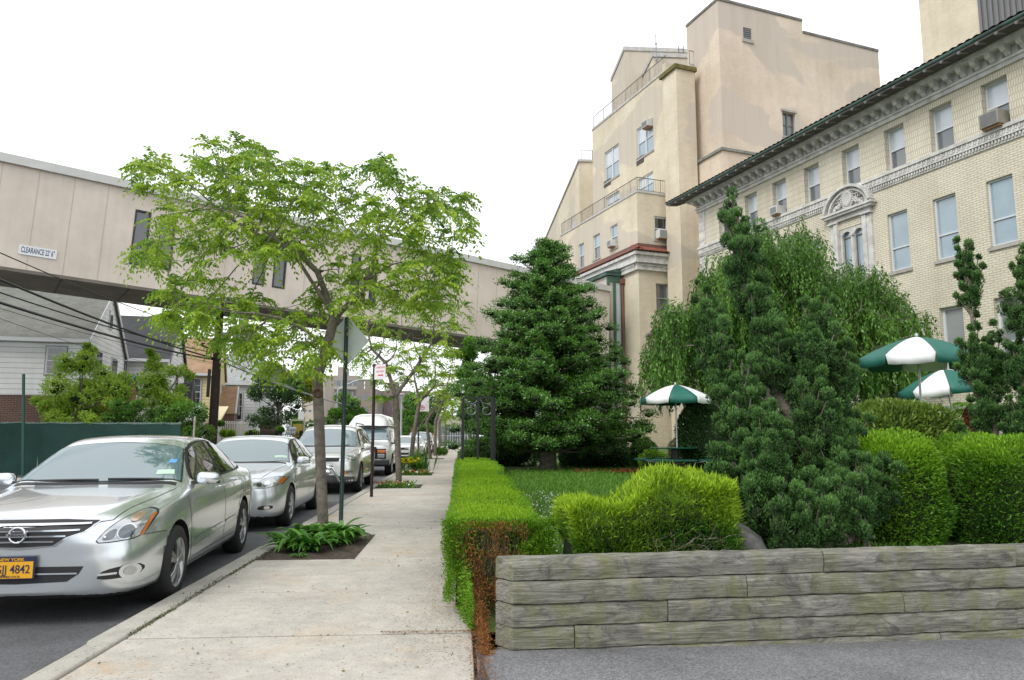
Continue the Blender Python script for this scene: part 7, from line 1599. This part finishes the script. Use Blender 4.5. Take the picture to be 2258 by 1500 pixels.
VANS=[(0.0,.42,.60,.75,.58,.5,1.00,1.06),(.05,.36,.84,.85,.80,.66,1.06,1.10),(.25,.34,.96,.98,.90,.74,1.11,1.14),(.7,.32,1.0,1.05,.93,.80,1.17,1.20),(.95,.32,1.0,1.08,.93,.82,1.20,1.25),(1.5,.32,1.0,1.12,.94,.76,1.72,1.78),(1.75,.32,1.0,1.12,.94,.76,1.80,1.86),(2.5,.32,1.0,1.12,.94,.76,1.82,1.88),(4.5,.32,1.0,1.12,.94,.76,1.82,1.88),(5.3,.34,.99,1.1,.93,.74,1.78,1.84),(5.42,.42,.9,1.0,.88,.7,1.7,1.75)]
def feat_van(e,b):
    W_=ws_poly(.96,1.48,.85,.72); patch(e,'windscreen_seal',b,grow_poly(W_,.02),'top',.004,M_trim,.08); patch(e,'windscreen',b,W_,'top',.008,M_wgl,.08)
    for P_ in ([(1.25,1.16),(1.60,1.66),(2.10,1.68),(2.12,1.16)],[(2.3,1.18),(2.3,1.66),(3.5,1.66),(3.5,1.18)],[(3.62,1.18),(3.62,1.66),(5.0,1.64),(5.0,1.18)]): patch(e,'side_window',b,P_,'side',.008,M_sgl,.1,True)
    for pts in ([(1.1,1.05),(1.15,.45)],[(2.2,1.7),(2.2,.45)],[(3.56,1.7),(3.56,.45)]): line(e,'door_seam',b,pts,'side',.01,.0015,M_seam,True)
    patch(e,'grille',b,[(-.82,.98),(.82,.98),(.84,.62),(-.84,.62)],'front',.006,M_trim,.06); mb=MB(); mb.box(-.50,.50,-.06,.0,.66,1.06); mb.build('grille_block',M_trim,e,bevel=.03)
    mb=MB(); mb.prism([(-.14,.40),(-.14,.58),(.1,.60),(.1,.36)],'x',-.97,.97); mb.build('bumper',M_trim,e,bevel=.03)
    for s in (1,-1):
        mb=MB(); mb.box(s*.55,s*.80,-.035,.03,.66,.80); mb.build('headlight',M_lens,e,bevel=.015); mb=MB(); mb.box(s*.54,s*.82,-.03,.03,.84,.94); mb.build('indicator',M_amber,e,bevel=.01)
        for yy in (.95,4.35): wheel(e,s*.98,yy,.37,'thin',s,.24,5,M_white)
        mirror(e,s*1.0,1.35,1.26,s,M_trim,.22,.30,.12)
    plate(e,b,.28,.50,'',False,yofs=-.15); text('08','plate_number',.10,M_pln,e,(.28,-.22,.5),(R(90),0,0),.001)
    # raised fibreglass roof
    mb=MB(); prof=[(-.80,1.82),(-.74,2.02),(-.60,2.22),(-.35,2.30),(.35,2.30),(.60,2.22),(.74,2.02),(.80,1.82)]; ys=[(1.35,.90,.0),(1.62,.94,.62),(2.1,.97,.95),(2.6,1,1),(5.0,1,1),(5.3,.98,.85)]; vs=[]
    for y_,sx_,k in ys: vs+=[(x*sx_,y_ + (0),1.82+(z-1.82)*k) for x,z in prof]
    n=8; mb.add(vs,[(i*n+j,i*n+j+1,(i+1)*n+j+1,(i+1)*n+j) for i in range(5) for j in range(7)]+[tuple(range(n)),tuple(range(5*n+7,5*n-1,-1))]); mb.build('raised_roof',M_white,e,smooth='auto')
    mb=MB(); mb.tube([(-.78,1.40,1.79),(0,1.30,1.82),(.78,1.40,1.79)],.02,6); mb.build('roof_gutter',M_trim,e)
vehicle('white raised roof passenger van with black grille and bumper','van',-3.52,27.3,0,VANS,[(.95,.38,.43),(4.35,.38,.43)],M_white,feat_van,PK,name='parked_van')
def feat_small(wb=(1.38,2.06,.72,.58),Dp=None,r=.32,ys=(.97,3.7),pm_=M_white,xw=.89):
    def f(e,b):
        W_=ws_poly(*wb); patch(e,'windscreen',b,W_,'top',.006,M_wgl,.1); D2=Dp or [(1.62,1.0),(2.02,1.30),(2.4,1.38),(3.3,1.36),(3.85,1.10)]
        patch(e,'side_window',b,D2,'side',.006,M_sgl,.1,True); patch(e,'grille',b,[(-.45,.76),(.45,.76),(.38,.63),(-.38,.63)],'front',.005,M_trim,.08); patch(e,'lower_grille',b,[(-.45,.46),(.45,.46),(.38,.34),(-.38,.34)],'front',.005,M_trim,.08)
        for s in (1,-1):
            patch(e,'headlight',b,[(s*.56,.65),(s*.62,.76),(s*.80,.82),(s*.86,.70),(s*.75,.65)],'front',.008,M_lens,.06)
            for yy in ys: wheel(e,s*xw,yy,r,'spoke',s,.2,5)
            mirror(e,s*.84,1.63,1.02,s,pm_)
    return f
def hatch(st): return [(y if y<3.3 else 3.3+(y-3.3)*.62,zb,w,zs,wb,wr,(zr if y<3.3 or y>4.5 else max(zr,1.25)),(zt if y<3.3 or y>4.5 else max(zt,1.32))) for (y,zb,w,zs,wb,wr,zr,zt) in st]
vehicle('small white hatchback behind the raised roof van','car',-3.45,44.5,0,hatch(SED),[(.97,.335,.365),(3.1,.335,.365)],M_white,feat_small(ys=(.97,3.1),Dp=[(1.62,1.0),(2.02,1.30),(2.4,1.38),(3.3,1.34),(3.5,1.08)]),PK,sub=1)
vehicle('pale blue grey saloon behind the white hatchback','car',-3.3,49.6,0,SED,[(.97,.335,.365),(3.7,.335,.365)],M_silver2,feat_small(),PK,sub=1)
vehicle('dark grey sport utility car behind the pale blue grey saloon','car',-3.2,55.8,0,[(y,zb,w*.97,zs,wb*.97,wr*.97,zr,zt) for (y,zb,w,zs,wb,wr,zr,zt) in SUVS],[(1.0,.38,.42),(4.0,.38,.42)],M_dkcar,feat_small((1.32,1.98,.8,.65),[(1.66,1.14),(2.15,1.57),(4.3,1.58),(4.64,1.25)],.37,(1.,4.),M_dkcar,.95),PK,sub=1)
vehicle('brown grey pickup like car deep in the row','car',-3.2,62,0,[(y,zb,w*.97,zs,wb*.97,wr*.97,zr,zt) for (y,zb,w,zs,wb,wr,zr,zt) in SUVS],[(1.0,.38,.42),(4.0,.38,.42)],M_brcar,feat_small((1.32,1.98,.8,.65),[(1.66,1.14),(2.15,1.57),(4.3,1.58),(4.64,1.25)],.37,(1.,4.),M_brcar,.95),PK,sub=1)
vehicle('silver car second from the far end of the row','car',-3.2,69,0,SED,[(.97,.335,.365),(3.7,.335,.365)],M_silver,feat_small(),PK,sub=1)
vehicle('white car at the far end of the parked row','car',-3.2,78,0,SED,[(.97,.335,.365),(3.7,.335,.365)],M_white,feat_small(),PK,sub=1)
